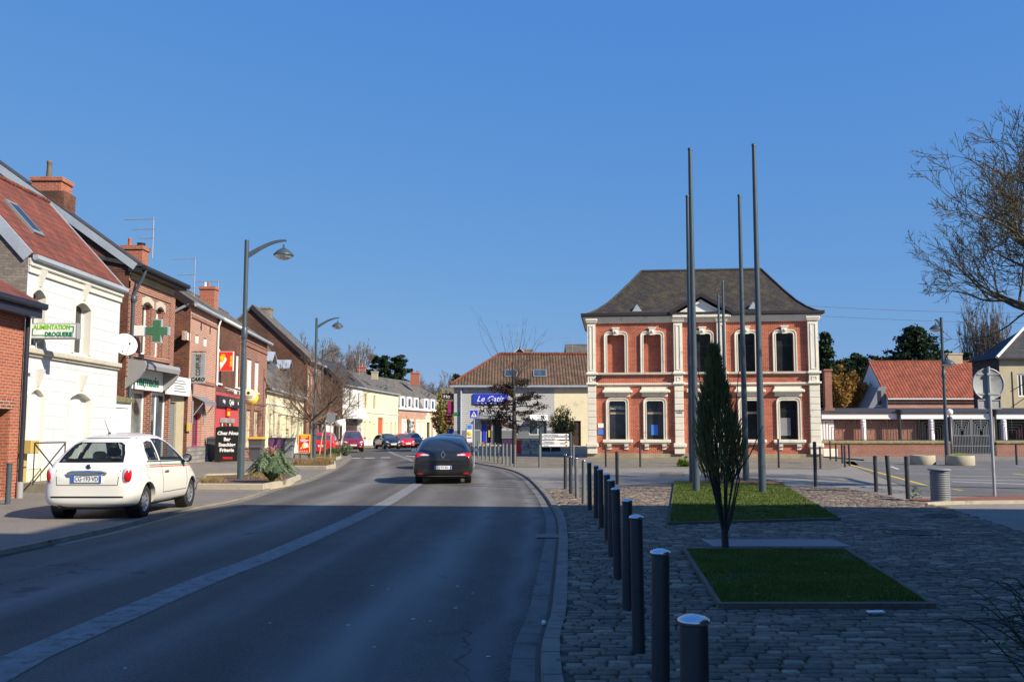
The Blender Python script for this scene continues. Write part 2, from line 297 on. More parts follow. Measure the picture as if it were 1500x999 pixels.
# ------------------------------------------------------------------ mesh builder
def rootof(o):
    while o.parent: o = o.parent
    return o
class MB:
    def __init__(s, T=None): s.v = []; s.f = []; s.mi = []; s.sm = []; s.T = T
    def add(s, vs, fs, mi=0, smooth=False, T=None):
        T = T or s.T; b = len(s.v)
        s.v += [tuple(T(*p)) if T else tuple(p) for p in vs]
        s.f += [tuple(i + b for i in f) for f in fs]; s.mi += [mi] * len(fs); s.sm += [smooth] * len(fs)
    def box(s, x0, x1, y0, y1, z0, z1, mi=0, T=None, bev=0):
        if bev:
            b = min(bev, abs(x1 - x0) / 3, abs(y1 - y0) / 3, abs(z1 - z0) / 3); vs = []; 
            c = [(x0, x1), (y0, y1), (z0, z1)]
            idx = {}
            for sx in (0, 1):
                for sy in (0, 1):
                    for sz in (0, 1):
                        for ax in range(3):
                            sg = (sx, sy, sz); p = []
                            for a in range(3):
                                lo, hi = min(c[a]), max(c[a]); e = hi if sg[a] else lo
                                if a != ax: e += -b if sg[a] else b
                                p.append(e)
                            idx[(sx, sy, sz, ax)] = len(vs); vs.append(tuple(p))
            fs = []
            for ax in range(3):
                o1, o2 = (ax + 1) % 3, (ax + 2) % 3
                for sg in (0, 1):
                    q = []
                    for a, bb in ((0, 0), (1, 0), (1, 1), (0, 1)):
                        t = [0, 0, 0]; t[ax] = sg; t[o1] = a; t[o2] = bb; q.append(idx[(*t, ax)])
                    fs.append(tuple(q) if sg else tuple(reversed(q)))
            for ax in range(3):                     # edges along ax
                o1, o2 = (ax + 1) % 3, (ax + 2) % 3
                for a in (0, 1):
                    for bb in (0, 1):
                        t0 = [0, 0, 0]; t1 = [0, 0, 0]; t0[o1] = t1[o1] = a; t0[o2] = t1[o2] = bb; t1[ax] = 1
                        fs.append((idx[(*t0, o1)], idx[(*t1, o1)], idx[(*t1, o2)], idx[(*t0, o2)]))
            for sx in (0, 1):
                for sy in (0, 1):
                    for sz in (0, 1): fs.append(tuple(idx[(sx, sy, sz, a)] for a in range(3)))
            s.add(vs, fs, mi, False, T); return
        s.add([(x0, y0, z0), (x1, y0, z0), (x1, y1, z0), (x0, y1, z0), (x0, y0, z1), (x1, y0, z1), (x1, y1, z1), (x0, y1, z1)],
              [(0, 3, 2, 1), (4, 5, 6, 7), (0, 1, 5, 4), (1, 2, 6, 5), (2, 3, 7, 6), (3, 0, 4, 7)], mi, False, T)
    def quad(s, a, b, c, d, mi=0, T=None): s.add([a, b, c, d], [(0, 1, 2, 3)], mi, False, T)
    def slab(s, a, b, c, d, th, mi=0):
        q = [Vector(p) for p in (a, b, c, d)]; n = (q[1] - q[0]).cross(q[3] - q[0]).normalized()
        if n.z < 0: n = -n
        lo = [p - n * th for p in q]; s.add(q + lo, [(0, 1, 2, 3), (7, 6, 5, 4), (0, 4, 5, 1), (1, 5, 6, 2), (2, 6, 7, 3), (3, 7, 4, 0)], mi)
    def prism(s, poly, z0, z1, mi=0, T=None, axis=2, smooth=False):
        n = len(poly); f = (lambda p, z: (p[0], p[1], z)) if axis == 2 else ((lambda p, z: (p[0], z, p[1])) if axis == 1 else (lambda p, z: (z, p[0], p[1])))
        vs = [f(p, z0) for p in poly] + [f(p, z1) for p in poly]
        tris = tessellate_polygon([[Vector((p[0], p[1], 0)) for p in poly]])
        fs = [tuple(t) for t in tris] + [tuple(reversed([i + n for i in t])) for t in tris]
        s.add(vs, fs, mi, False, T); s.add(vs, [(i, (i + 1) % n, (i + 1) % n + n, i + n) for i in range(n)], mi, smooth, T)
    def tube(s, pts, rad, n=8, mi=0, caps=True, smooth=True, T=None):
        pts = [Vector(p) for p in pts]; m = len(pts)
        if not isinstance(rad, (list, tuple)): rad = [rad] * m
        vs = []; prev = None
        for i, p in enumerate(pts):
            d = (pts[min(i + 1, m - 1)] - pts[max(i - 1, 0)])
            d = d.normalized() if d.length > 1e-9 else Vector((0, 0, 1))
            a = prev - d * prev.dot(d) if prev is not None else (Vector((1, 0, 0)) if abs(d.x) < .8 else Vector((0, 1, 0))).cross(d)
            if a.length < 1e-6: a = Vector((1, 0, 0)).cross(d) if abs(d.x) < .8 else Vector((0, 1, 0)).cross(d)
            a.normalize(); prev = a; b = d.cross(a)
            for k in range(n):
                t = 2 * math.pi * k / n; vs.append(p + (a * math.cos(t) + b * math.sin(t)) * rad[i])
        fs = [(i * n + k, i * n + (k + 1) % n, (i + 1) * n + (k + 1) % n, (i + 1) * n + k) for i in range(m - 1) for k in range(n)]
        s.add(vs, fs, mi, smooth, T)
        if caps: s.add(vs[:n], [tuple(reversed(range(n)))], mi, False, T); s.add(vs[-n:], [tuple(range(n))], mi, False, T)
    def lathe(s, prof, c=(0, 0, 0), n=20, mi=0, axis='z', T=None, smooth=True, sx=1.0, caps=True):
        vs = []
        for r, z in prof:
            for k in range(n):
                t = 2 * math.pi * k / n; a, b = r * math.cos(t) * sx, r * math.sin(t)
                p = (a, b, z) if axis == 'z' else ((a, z, b) if axis == 'y' else (z, a, b))
                vs.append((p[0] + c[0], p[1] + c[1], p[2] + c[2]))
        m = len(prof); fs = [(i * n + k, i * n + (k + 1) % n, (i + 1) * n + (k + 1) % n, (i + 1) * n + k) for i in range(m - 1) for k in range(n)]
        s.add(vs, fs, mi, smooth, T)
        if caps and prof[0][0] > 1e-6: s.add(vs[:n], [tuple(reversed(range(n)))], mi, False, T)
        if caps and prof[-1][0] > 1e-6: s.add(vs[-n:], [tuple(range(n))], mi, False, T)
    def sweep(s, path, wd, w0, w1, mi=0, T=None, closed=False):
        # path in (u, z); strip of width wd to the left of travel, from depth w0 to w1
        n = len(path); outer = []
        for i in range(n):
            p = Vector(path[i]); a = Vector(path[i - 1]) if (i or closed) else None; b = Vector(path[(i + 1) % n]) if (i < n - 1 or closed) else None
            d1 = (p - a).normalized() if a is not None else None; d2 = (b - p).normalized() if b is not None else None
            d1 = d1 or d2; d2 = d2 or d1; n1 = Vector((-d1.y, d1.x)); n2 = Vector((-d2.y, d2.x)); m = (n1 + n2).normalized(); k = wd / max(.3, m.dot(n1)); outer.append(p + m * k)
        vs = []
        for p, q in zip(path, outer): vs += [(p[0], w0, p[1]), (p[0], w1, p[1]), (q.x, w1, q.y), (q.x, w0, q.y)]
        fs = []
        for i in range(n if closed else n - 1):
            j = (i + 1) % n
            for k in range(4): fs.append((i * 4 + k, i * 4 + (k + 1) % 4, j * 4 + (k + 1) % 4, j * 4 + k))
        if not closed: fs += [(0, 1, 2, 3), (n * 4 - 1, n * 4 - 2, n * 4 - 3, n * 4 - 4)]
        s.add(vs, fs, mi, False, T)
    def build(s, name, mats, parent=None, fix=True, kind=None):
        me = bpy.data.meshes.new(name); org = rootof(parent).location if parent else Vector((0, 0, 0))
        vs = np.array([tuple(p) for p in s.v], dtype=float).reshape(-1, 3) - np.array(org)
        me.from_pydata(vs.tolist(), [], s.f)
        if not isinstance(mats, (list, tuple)): mats = [mats]
        for m in mats: me.materials.append(M[m] if isinstance(m, str) else m)
        me.polygons.foreach_set('material_index', s.mi); me.polygons.foreach_set('use_smooth', s.sm)
        if fix and len(s.f) < 30000:
            import bmesh
            bm = bmesh.new(); bm.from_mesh(me); bmesh.ops.remove_doubles(bm, verts=bm.verts, dist=1e-5) if False else None
            bmesh.ops.recalc_face_normals(bm, faces=bm.faces); bm.to_mesh(me); bm.free()
        me.update(); o = bpy.data.objects.new(name, me); COL.objects.link(o)
        if parent: o.parent = parent
        if kind: o['kind'] = kind
        return o
def thing(name, label, cat, loc=(0, 0, 0), group=None):
    o = bpy.data.objects.new(name, None); COL.objects.link(o); o.location = loc; o.empty_display_size = .2
    o['label'] = label; o['category'] = cat
    if group: o['group'] = group
    return o
def tag(o, label, cat, group=None, kind=None):
    o['label'] = label; o['category'] = cat
    if group: o['group'] = group
    if kind: o['kind'] = kind
    return o
def center(o):     # move the origin of a top-level mesh to its base
    me = o.data; n = len(me.vertices); a = np.empty(n * 3); me.vertices.foreach_get('co', a); a = a.reshape(-1, 3)
    c = (a.min(0) + a.max(0)) / 2; c[2] = a[:, 2].min(); me.vertices.foreach_set('co', (a - c).ravel()); o.location = Vector(c) + o.location; me.update(); return o
def dup(root, loc=None, rz=None, label=None):
    def cp(o, par):
        c = o.copy(); COL.objects.link(c); c.parent = par
        for ch in [x for x in KIDS.get(o.name, [])]: cp(ch, c)
        return c
    KIDS = {}
    def reg(o):
        KIDS[o.name] = list(o.children)
        for ch in o.children: reg(ch)
    reg(root); r = cp(root, None)
    if loc is not None: r.location = loc
    if rz is not None: r.rotation_euler = (0, 0, rz)
    if label: r['label'] = label
    return r
class Fac:
    def __init__(s, A, B): s.A = Vector(A); s.B = Vector(B); s.t = (s.B - s.A).normalized(); s.n = Vector((s.t.y, -s.t.x)); s.L = (s.B - s.A).length
    def T(s, u, w, z): p = s.A + s.t * u + s.n * w; return Vector((p.x, p.y, z))
    def px(s, x, y, w=0.0):
        d = ray(x, y); A = s.A + s.n * w; den = d.x * s.n.x + d.y * s.n.y; k = ((A.x) * s.n.x + (A.y) * s.n.y) / den
        p = C0 + d * k; return ((Vector((p.x, p.y)) - s.A).dot(s.t), p.z)
    def r(s, x0, x1, yt, yb, w=0.0):
        xm = (x0 + x1) / 2; ym = (yt + yb) / 2; u0 = s.px(x0, ym, w)[0]; u1 = s.px(x1, ym, w)[0]; return (u0, u1, s.px(xm, yb, w)[1], s.px(xm, yt, w)[1])
def wallgrid(mb, F, u0, u1, z0, z1, holes, depth, mi=0, w=0.0):
    us = sorted({u0, u1, *[h[0] for h in holes], *[h[1] for h in holes]}); zs = sorted({z0, z1, *[h[2] for h in holes], *[h[3] for h in holes]})
    us = [u for u in us if u0 <= u <= u1]; zs = [z for z in zs if z0 <= z <= z1]
    for a, b in zip(us, us[1:]):
        for c, d in zip(zs, zs[1:]):
            um, zm = (a + b) / 2, (c + d) / 2
            if any(h[0] < um < h[1] and h[2] < zm < h[3] for h in holes): continue
            mb.add([(a, w, c), (b, w, c), (b, w, d), (a, w, d)], [(0, 1, 2, 3)], mi, False, F.T)
    for h in holes:
        a, b, c, d = h[:4]
        mb.add([(a, w, c), (a, w, d), (b, w, d), (b, w, c), (a, w - depth, c), (a, w - depth, d), (b, w - depth, d), (b, w - depth, c)],
               [(0, 4, 5, 1), (1, 5, 6, 2), (2, 6, 7, 3), (3, 7, 4, 0)], mi, False, F.T)
def window(parent, F, h, depth, w=0.0, frame='plastic_white', pane='glass_dark', mull=1, trans=.0, kind='win', th=.06, name=None, label=None, handle=True):
    a, b, c, d = h[:4]; y0 = w - depth; f = MB(F.T)
    if kind in ('win', 'shopwin'):
        f.box(a, a + th, y0 - .03, y0 + .03, c, d); f.box(b - th, b, y0 - .03, y0 + .03, c, d); f.box(a + th, b - th, y0 - .03, y0 + .03, c, c + th); f.box(a + th, b - th, y0 - .03, y0 + .03, d - th, d)
        for i in range(mull): 
            m = lerp(a, b, (i + 1) / (mull + 1)); f.box(m - th * .5, m + th * .5, y0 - .025, y0 + .025, c + th, d - th)
        if trans: z = lerp(c, d, trans); f.box(a + th, b - th, y0 - .028, y0 + .028, z - th * .4, z + th * .4)
        o = f.build(name or 'window', frame, parent); p = MB(F.T); p.box(a + .01, b - .01, y0 - .012, y0 + .002, c + .01, d - .01); p.build('pane', pane, o)
    elif kind == 'shutter':
        n = max(6, int((d - c) / .06)); f.box(a, b, y0 - .03, y0, c, d)
        for i in range(n): z = c + (d - c) * i / n; f.box(a + .03, b - .03, y0, y0 + .012, z + .004, z + (d - c) / n - .008)
        f.box(a, a + .035, y0, y0 + .04, c, d); f.box(b - .035, b, y0, y0 + .04, c, d)
        o = f.build(name or 'shutter', frame, parent)
    elif kind == 'door':
        f.box(a, a + th, y0 - .04, y0 + .04, c, d); f.box(b - th, b, y0 - .04, y0 + .04, c, d); f.box(a + th, b - th, y0 - .04, y0 + .04, d - th, d)
        f.box(a + th, b - th, y0 - .03, y0 + .01, c, d - th)
        wv = (b - a - 2 * th); 
        for zz0, zz1 in ((.08, .42), (.48, .94)): f.box(a + th + wv * .16, b - th - wv * .16, y0 + .01, y0 + .03, lerp(c, d, zz0), lerp(c, d, zz1), bev=.01)
        o = f.build(name or 'door', frame, parent)
        if handle: hh = MB(F.T); hh.box(b - th - .1, b - th - .04, y0 + .01, y0 + .07, c + 1.0, c + 1.04); hh.build('handle', 'chrome', o)
    elif kind == 'garage':
        n = max(4, int((d - c) / .4)); f.box(a, b, y0 - .04, y0, c, d)
        for i in range(n): f.box(a + .04, b - .04, y0, y0 + .02, c + (d - c) * i / n + .02, c + (d - c) * (i + 1) / n - .02, bev=.008)
        o = f.build(name or 'garage_door', frame, parent)
    if label: o['label'] = label
    return o
def txt(s, size, F_o, xdir, ydir, mats, parent=None, name='lettering', ext=.006, shear=0, bold=0.0, align='CENTER', sx=1.0, space=1.0):
    c = bpy.data.curves.new('t', 'FONT'); c.body = s; c.size = size; c.extrude = ext; c.shear = shear; c.offset = bold; c.align_x = align; c.align_y = 'CENTER'; c.resolution_u = 2; c.space_character = space
    o = bpy.data.objects.new('t', c); COL.objects.link(o); dg = bpy.context.evaluated_depsgraph_get(); me = o.evaluated_get(dg).to_mesh()
    X = Vector(xdir).normalized(); Y = Vector(ydir).normalized(); Z = X.cross(Y); O = Vector(F_o)
    mb = MB(); mb.add([O + X * (v.co.x * sx) + Y * v.co.y + Z * v.co.z for v in me.vertices], [tuple(p.vertices) for p in me.polygons])
    o.evaluated_get(dg).to_mesh_clear(); bpy.data.objects.remove(o); bpy.data.curves.remove(c)
    return mb.build(name, mats, parent)
ORD = ['nearest', 'second', 'third', 'fourth', 'fifth', 'sixth', 'seventh', 'eighth', 'ninth', 'tenth', 'eleventh', 'twelfth', 'thirteenth', 'fourteenth', 'fifteenth']
# ================================================================== ground, roads, pavements
rnd = random.Random(7)
def catmull(pts, k=6):
    out = []
    for i in range(len(pts) - 1):
        p0 = pts[max(i - 1, 0)]; p1 = pts[i]; p2 = pts[i + 1]; p3 = pts[min(i + 2, len(pts) - 1)]
        for j in range(k):
            t = j / k; out.append(.5 * ((2 * p1) + (p2 - p0) * t + (2 * p0 - 5 * p1 + 4 * p2 - p3) * t * t + (3 * p1 - p0 - 3 * p2 + p3) * t ** 3))
    return out + [pts[-1]]
def offset(line, d):
    out = []
    for i, p in enumerate(line):
        t = (line[min(i + 1, len(line) - 1)] - line[max(i - 1, 0)]); t = Vector((t.x, t.y)).normalized(); out.append(Vector((p.x + t.y * d, p.y - t.x * d, p.z)))
    return out
def ribbon(mb, a, b, za, zb, mi=0):
    n = len(a); mb.add([(p.x, p.y, za) for p in a] + [(p.x, p.y, zb) for p in b], [(i, n + i, n + i + 1, i + 1) for i in range(n - 1)], mi)
def sheet(name, poly, z, m, kind='structure'):
    mb = MB(); tr = tessellate_polygon([[Vector((p[0], p[1], 0)) for p in poly]]); mb.add([(p[0], p[1], z) for p in poly], [tuple(t) for t in tr])
    me = mb.build(name, m, None, fix=False)
    for p in me.data.polygons:
        if p.normal.z < 0: p.flip()
    me['kind'] = kind; return me
ZP = .03
sheet('ground', [(-1500, -800), (1500, -800), (1500, 2500), (-1500, 2500)], -.06, 'field')
KR = [Vector((.35, -9, 0)), Vector((.25, 0, 0))] + [G(x, y) for x, y in [(791, 999), (807, 892), (815, 820), (817.5, 784), (815, 759), (807.5, 744), (793, 722.6), (771.6, 701), (750, 690.3), (722, 683.5), (690, 677.5), (664, 669)]] + [Vector((-4.9, 70, 0)), Vector((-5.0, 78, 0)), Vector((-2, 92, 0)), Vector((6, 106, 0))]
KR = catmull(KR)
KL = [Vector((-7.4, -9, 0)), Vector((-7.25, 2, 0))] + [G(x, y) for x, y in [(0, 814), (80, 796.5), (160, 779), (242, 757), (287, 746), (351, 733), (400, 717), (441, 707), (462, 699), (486, 688), (503, 678), (511, 671), (508, 665.5), (506, 661.5), (526, 656)]] + [Vector((-13.4, 106, 0)), Vector((-11, 122, 0)), Vector((-7.5, 136, 0)), Vector((0, 152, 0))]
KL = catmull(KL)
# roadway
YJ = 55.0
def mono(L_):
    o_ = []
    for p_ in L_:
        if not o_ or p_.y > o_[-1][0] + .01: o_.append((p_.y, p_.x))
    return o_
tl_, tr_ = mono(KL), mono(KR); jl, jr = interp(tl_, YJ), interp(tr_, YJ)
poly = [(jl, YJ)] + [(p.x, p.y) for p in KL if p.y > YJ] + [(30, 152), (30, 112)] + [(p.x, p.y) for p in reversed(KR) if p.y > YJ] + [(jr, YJ)]
sheet('road', poly, 0.0, 'asphalt_road')
mb = MB(); ys_ = [-9 + i * .5 for i in range(int((YJ + 9) / .5) + 1)]; NC = 30; lane_ = []
for y_ in ys_:
    a_, b_ = interp(tl_, y_), interp(tr_, y_)
    for k_ in range(NC + 1): mb.v.append((lerp(a_, b_, k_ / NC), y_, 0.0)); lane_.append((k_ / NC, 1.0, 0))
for i_ in range(len(ys_) - 1):
    for k_ in range(NC): b0 = i_ * (NC + 1) + k_; mb.f.append((b0, b0 + 1, b0 + NC + 2, b0 + NC + 1)); mb.mi.append(0); mb.sm.append(False)
o_ = mb.build('road', 'asphalt_road', None, fix=False, kind='structure'); la_ = o_.data.attributes.new('lane', 'FLOAT_VECTOR', 'POINT'); la_.data.foreach_set('vector', np.array(lane_).ravel())
# right gutter strip + kerb stones
mb = MB(); gw = MB()
KRg = offset(KR, -.19)
ribbon(mb, KRg, offset(KR, -.02), .004, .002)
mb.build('gutter', 'concrete_gutter', None, kind='structure')
mb = MB(); a = offset(KR, .02); b = offset(KR, .14)
ribbon(mb, a, b, ZP + .02, ZP + .02); ribbon(mb, offset(KR, -.0), a, -.02, ZP + .012)
mb.build('kerb', 'granite_kerb', None, kind='structure')
mb = MB(); ribbon(mb, offset(KR, -.03), offset(KR, .025), .006, .005); mb.build('gutter_dirt', 'joint_dirt', None, kind='structure')
# expansion joints of the gutter
mb = MB(); d = 0
for i in range(1, 60):
    for j in range(0, 1):
        p, q = KR[i], KR[i + 1]; t = (q - p).normalized(); n = Vector((t.y, -t.x, 0)); c = p
        mb.add([c - n * .19 - t * .004, c - n * .02 - t * .004, c - n * .02 + t * .004, c - n * .19 + t * .004], [(0, 1, 2, 3)]); mb.add([c + n * .02 - t * .005, c + n * .14 - t * .005, c + n * .14 + t * .005, c + n * .02 + t * .005], [(0, 1, 2, 3)])
mb.v = [(x, y, .0065 if i % 8 < 4 else ZP + .0225) for i, (x, y, z) in enumerate(mb.v)]
mb.build('gutter_joints', 'joint_dirt', None, kind='structure', fix=False)
# left pavement, rising to the facades
FACL = [(-9, -12.6), (21, -11.6), (24, -12.7), (30, -12.9), (37, -13.0), (53.5, -14.3), (69, -15.5), (75, -16), (84, -17.4), (95, -17.6), (103, -16.6), (119, -14.6), (138, -9.6), (152, -4)]
ZF = [(0, .05), (24, .05), (31, .2), (37, .37), (53, .25), (70, .15), (100, .2), (150, .15)]
ZL0 = .055
def zl(x, y, kx=None):
    if kx is None: kx = interp([(p.y, p.x) for p in KLs], y)
    fx = interp(FACL, y); t = min(1, max(0, (kx - x) / (kx - fx))); return lerp(ZL0, interp(ZF, y), t * t * (3 - 2 * t))
KLs = []
for p in KL:
    if not KLs or p.y > KLs[-1].y + .05: KLs.append(p)
mb = MB(); cols = 10; KLo = offset(KLs, -.14)
for p in KLo:
    fx = interp(FACL, p.y) - 1.5
    for k in range(cols + 1): x = lerp(p.x, fx, k / cols); mb.v.append((x, p.y, zl(x, p.y)))
for i in range(len(KLo) - 1):
    for k in range(cols): b0 = i * (cols + 1) + k; mb.f.append((b0, b0 + cols + 1, b0 + cols + 2, b0 + 1)); mb.mi.append(0); mb.sm.append(True)
mb.build('pavement', 'asphalt_pave', None, kind='structure')
mb = MB(); ribbon(mb, offset(KL, -.14), offset(KL, -.012), ZL0 + .008, ZL0 + .008); ribbon(mb, offset(KL, -.012), KL, ZL0 + .004, -.01); mb.build('kerb', 'granite_kerb', None, kind='structure')
KLf = [p for p in KL if p.y > 13]; mb = MB(); ribbon(mb, offset(KLf, .004), offset(KLf, .2), .006, .004); mb.build('gutter', 'granite_kerb', None, kind='structure')
KLn = [p for p in KL if p.y < 22]; mb = MB(); ribbon(mb, offset(KLn, .002), offset(KLn, .06), .008, .006); mb.build('gutter_dirt', 'joint_dirt', None, kind='structure')
# centre strip and crossing marks
def strip(pa, pb, z, name, m):
    a = catmull([G(*p) for p in pa], 4); b = catmull([G(*p) for p in pb], 4); mb = MB(); ribbon(mb, a, b, z, z); return mb.build(name, m, None, kind='structure')
ca = catmull([Vector((-1.5, 0, 0)), Vector((-3.5, 6.3, 0))][:0] + [G(0, 962.5), G(271, 852), G(400, 804), G(543, 742.5), G(600, 710.5), G(622, 696), G(612, 683), G(598, 674), G(572, 664), G(566, 658.5), G(572, 655)], 5)
ca = [Vector((-2.9, -3, 0)), Vector((-3.05, 1, 0))] + ca
mb = MB(); ribbon(mb, ca, offset(ca, .34), .004, .004); mb.build('road_marking', 'paint_worn', None, kind='structure')
mb = MB()
for x0, x1, y in ((508, 526, 671.5), (532, 547, 671), (556, 570, 670.5), (593, 612, 668.5)):
    p = G(x0, y); q = G(x1, y); mb.add([(p.x, p.y, .004), (q.x, q.y, .004), (q.x, q.y + 1.0, .004), (p.x, p.y + 1.0, .004)], [(0, 1, 2, 3)])
mb.build('crossing_marks', 'paint_white', None, kind='structure')
# small flecks of litter pressed on the road
mb = MB()
for x, y in [(545, 857), (568, 862), (670, 858), (692, 868), (667, 890), (510, 915), (548, 947), (605, 906), (630, 909), (752, 752), (183, 978), (395, 912), (715, 961)]:
    p = G(x, y, .005); s = .012 + rnd.random() * .012; mb.add([(p.x - s, p.y - s, .006), (p.x + s, p.y - s * .7, .006), (p.x + s * .8, p.y + s, .006), (p.x - s * .6, p.y + s * .8, .006)], [(0, 1, 2, 3)])
tag(mb.build('litter_flecks', 'paint_white', None), 'tiny pale flecks of litter pressed on the dark near road', 'litter', kind='stuff')
# plaza: light asphalt base
ka = [(p.x, p.y) for p in offset(KR, .16)]
kb = [p for p in ka if p[1] < 82]
sheet('plaza', kb + [(0, 84), (120, 84), (120, -9)], ZP - .008, 'asphalt_plaza')
# lawns / grate / openings in the setts
LAWN1 = [G(1000, 808, ZP), G(1240, 808, ZP), G(1372, 893, ZP), G(1052, 893, ZP)]
LAWN2 = [G(988, 707, ZP), G(1148, 712, ZP), G(1232, 763, ZP), G(979, 770, ZP)]
GRATE = [G(1046, 803, ZP), G(1222, 803, ZP), G(1221, 792, ZP), G(1047, 792, ZP)]
MH = [G(1335, 782, ZP), G(1380, 757, ZP)]
near = [(p.x, p.y) for p in offset(KR, .14) if 1 < p.y < 26.2] + [(G(983, 706, ZP).x, G(983, 706, ZP).y), (G(1145, 712, ZP).x, G(1145, 712, ZP).y), (G(1240, 715, ZP).x, G(1240, 715, ZP).y), (G(1345, 736, ZP).x, G(1345, 736, ZP).y), (G(1372, 740, ZP).x, G(1372, 740, ZP).y), (G(1530, 790, ZP).x, G(1530, 790, ZP).y), (6.8, 8), (5.2, 1)]
sheet('setts_bed', near, ZP - .004, 'joint_dirt')
vs = []; fs = []; cols_ = []
y = 2.2; row = 0; rr = random.Random(3)
while y < 26.5:
    dy = .09 + rr.random() * .03; x = -1.2 + rr.random() * .2; row += 1
    while x < 13:
        dx = .11 + rr.random() * .12; cx = x + dx / 2; wob = math.sin(cx * .9 + row * .05) * .05 + .02 * math.sin(cx * 3 + row); cy = y + dy / 2 + wob; x += dx
        if rr.random() < .2: dx *= 1.0
        if abs(cx) > cy * .56 + 1.2: continue
        if not inpoly(cx, cy, near): continue
        if any(inpoly(cx, cy, L) for L in (LAWN1, LAWN2, GRATE)): continue
        if any((cx - m.x) ** 2 + (cy - m.y) ** 2 < .36 ** 2 for m in MH): continue
        g = .0045; hx, hy = dx / 2 - g, dy / 2 - g; z = ZP + .012 + rr.random() * .008; tx, ty = rr.uniform(-.03, .03), rr.uniform(-.03, .03); b = len(vs); a = rr.uniform(-.05, .05); ca_, sa_ = math.cos(a), math.sin(a)
        for (px_, py_, dz) in ((-1, -1, -.03), (1, -1, -.03), (1, 1, -.03), (-1, 1, -.03), (-.95, -.92, -.004), (.95, -.92, -.004), (.95, .92, -.004), (-.95, .92, -.004), (-.74, -.68, .001), (.74, -.68, .001), (.74, .68, .001), (-.74, .68, .001)):
            lx, ly = px_ * hx * rr.uniform(.93, 1.02), py_ * hy * rr.uniform(.93, 1.02)
            vs.append((cx + lx * ca_ - ly * sa_, cy + lx * sa_ + ly * ca_, z + dz + lx * tx + ly * ty))
        for k in range(4):
            j = (k + 1) % 4; fs.append((b + k, b + j, b + 4 + j, b + 4 + k)); fs.append((b + 4 + k, b + 4 + j, b + 8 + j, b + 8 + k))
        fs.append((b + 8, b + 9, b + 10, b + 11))
        t = rr.random(); base = (.195, .15, .108) if t < .5 else ((.14, .11, .085) if t < .8 else ((.29, .23, .165) if t < .94 else (.18, .122, .088)))
        v = rr.uniform(.75, 1.2); cols_ += [(base[0] * v, base[1] * v, base[2] * v, 1)] * 12
    y += dy
me = bpy.data.meshes.new('setts'); me.from_pydata(vs, [], fs); me.materials.append(M['sett_stone'])
ca2 = me.color_attributes.new('tone', 'FLOAT_COLOR', 'POINT'); ca2.data.foreach_set('color', np.array(cols_).ravel()); me.polygons.foreach_set('use_smooth', [True] * len(fs))
o = bpy.data.objects.new('setts_paving', me); COL.objects.link(o); o['kind'] = 'structure'
# far cobbles in front of the library and shop
q = lambda x, y: (G(x, y, ZP).x, G(x, y, ZP).y)
sheet('cobble_strip', [q(705, 676), q(742, 683.5), q(860, 685), q(1000, 685), q(1215, 687), q(1258, 681), q(1240, 668), (19.5, 56.6), (4.3, 60), (-4.4, 62)], ZP, 'cobble_far')
sheet('cobble_patch', [q(967, 691), q(1002, 691), q(1004, 697), q(966, 697)], ZP, 'cobble_far')
sheet('cobble_patch', [q(1040, 690), q(1110, 690), q(1112, 696), q(1040, 696)], ZP, 'cobble_far')
# car park
sheet('car_park', [q(1247, 681.5), q(1345, 720), q(1352, 726), (60, 22.3), (60, 57), (17.5, 50.5)], ZP, 'asphalt_park')
sheet('school_pavement', [(19.3, 52.2), (60, 52.2), (60, 60), (19.3, 60)], ZP + .06, 'asphalt_pave')
sheet('yard', [(19.3, 60.2), (90, 60.2), (90, 130), (19.3, 130)], ZP + .05, 'asphalt_pave')
mb = MB(); mb.box(19.3, 60, 52.0, 52.2, ZP - .02, ZP + .08); mb.build('kerb', 'granite_kerb', None, kind='structure')
sheet('red_bed', [q(1332, 731), q(1560, 724), q(1560, 734), q(1352, 739)], ZP + .01, 'red_chips')
mb = MB(); e = catmull([G(1352, 739.5, ZP), G(1400, 737.5, ZP), G(1480, 736.5, ZP), G(1580, 736, ZP)], 4); ribbon(mb, e, offset(e, .12), ZP + .06, ZP + .06); ribbon(mb, offset(e, .125), offset(e, .12), ZP - .01, ZP + .06); mb.build('kerb', 'concrete', None, kind='structure')
mb = MB()
def mark(x0, y0, x1, y1, wd):
    a = G(x0, y0, ZP + .004); b = G(x1, y1, ZP + .004); t = (b - a).normalized(); n = Vector((-t.y, t.x, 0)) * wd / 2; mb.add([a - n, b - n, b + n, a + n], [(0, 1, 2, 3)])
mark(1244, 680, 1300, 695.5, .14); mark(1300, 695.5, 1362, 712.5, .14); mark(1395, 716, 1410, 718, .14); mark(1484, 693.5, 1530, 699, .14); mb.build('yellow_line', 'paint_yellow', None, kind='structure')
mb = MB()
for a in ((1392, 697, 1560, 699, .14), (1392, 702, 1560, 705, .16), (1394, 705, 1560, 711, .2), (1305, 683, 1316, 687, .12), (1395, 687, 1420, 687, .1), (1425, 687, 1448, 687, .1), (1465, 687.5, 1492, 687.5, .1), (1312, 693, 1395, 694, .07), (1488, 683, 1530, 685, .12), (1266, 714, 1290, 713.6, .1)): mark(*a)
mb.build('parking_lines', 'paint_white', None, kind='structure')
# gravel rise beside the shop
sheet('forecourt', [(-4.3, 61), (4.3, 60.5), (4.3, 68), (-4.6, 69)], ZP + .004, 'asphalt_park')
mb = MB(); mb.add([(-4.8, 67.5, ZP + .01), (12, 67.5, ZP + .01), (12, 72, .5), (-4.8, 72, .5), (-4.8, 76, .55), (12, 76, .55)], [(0, 1, 2, 3), (3, 2, 5, 4)]); mb.build('gravel_rise', 'gravel', None, kind='structure')
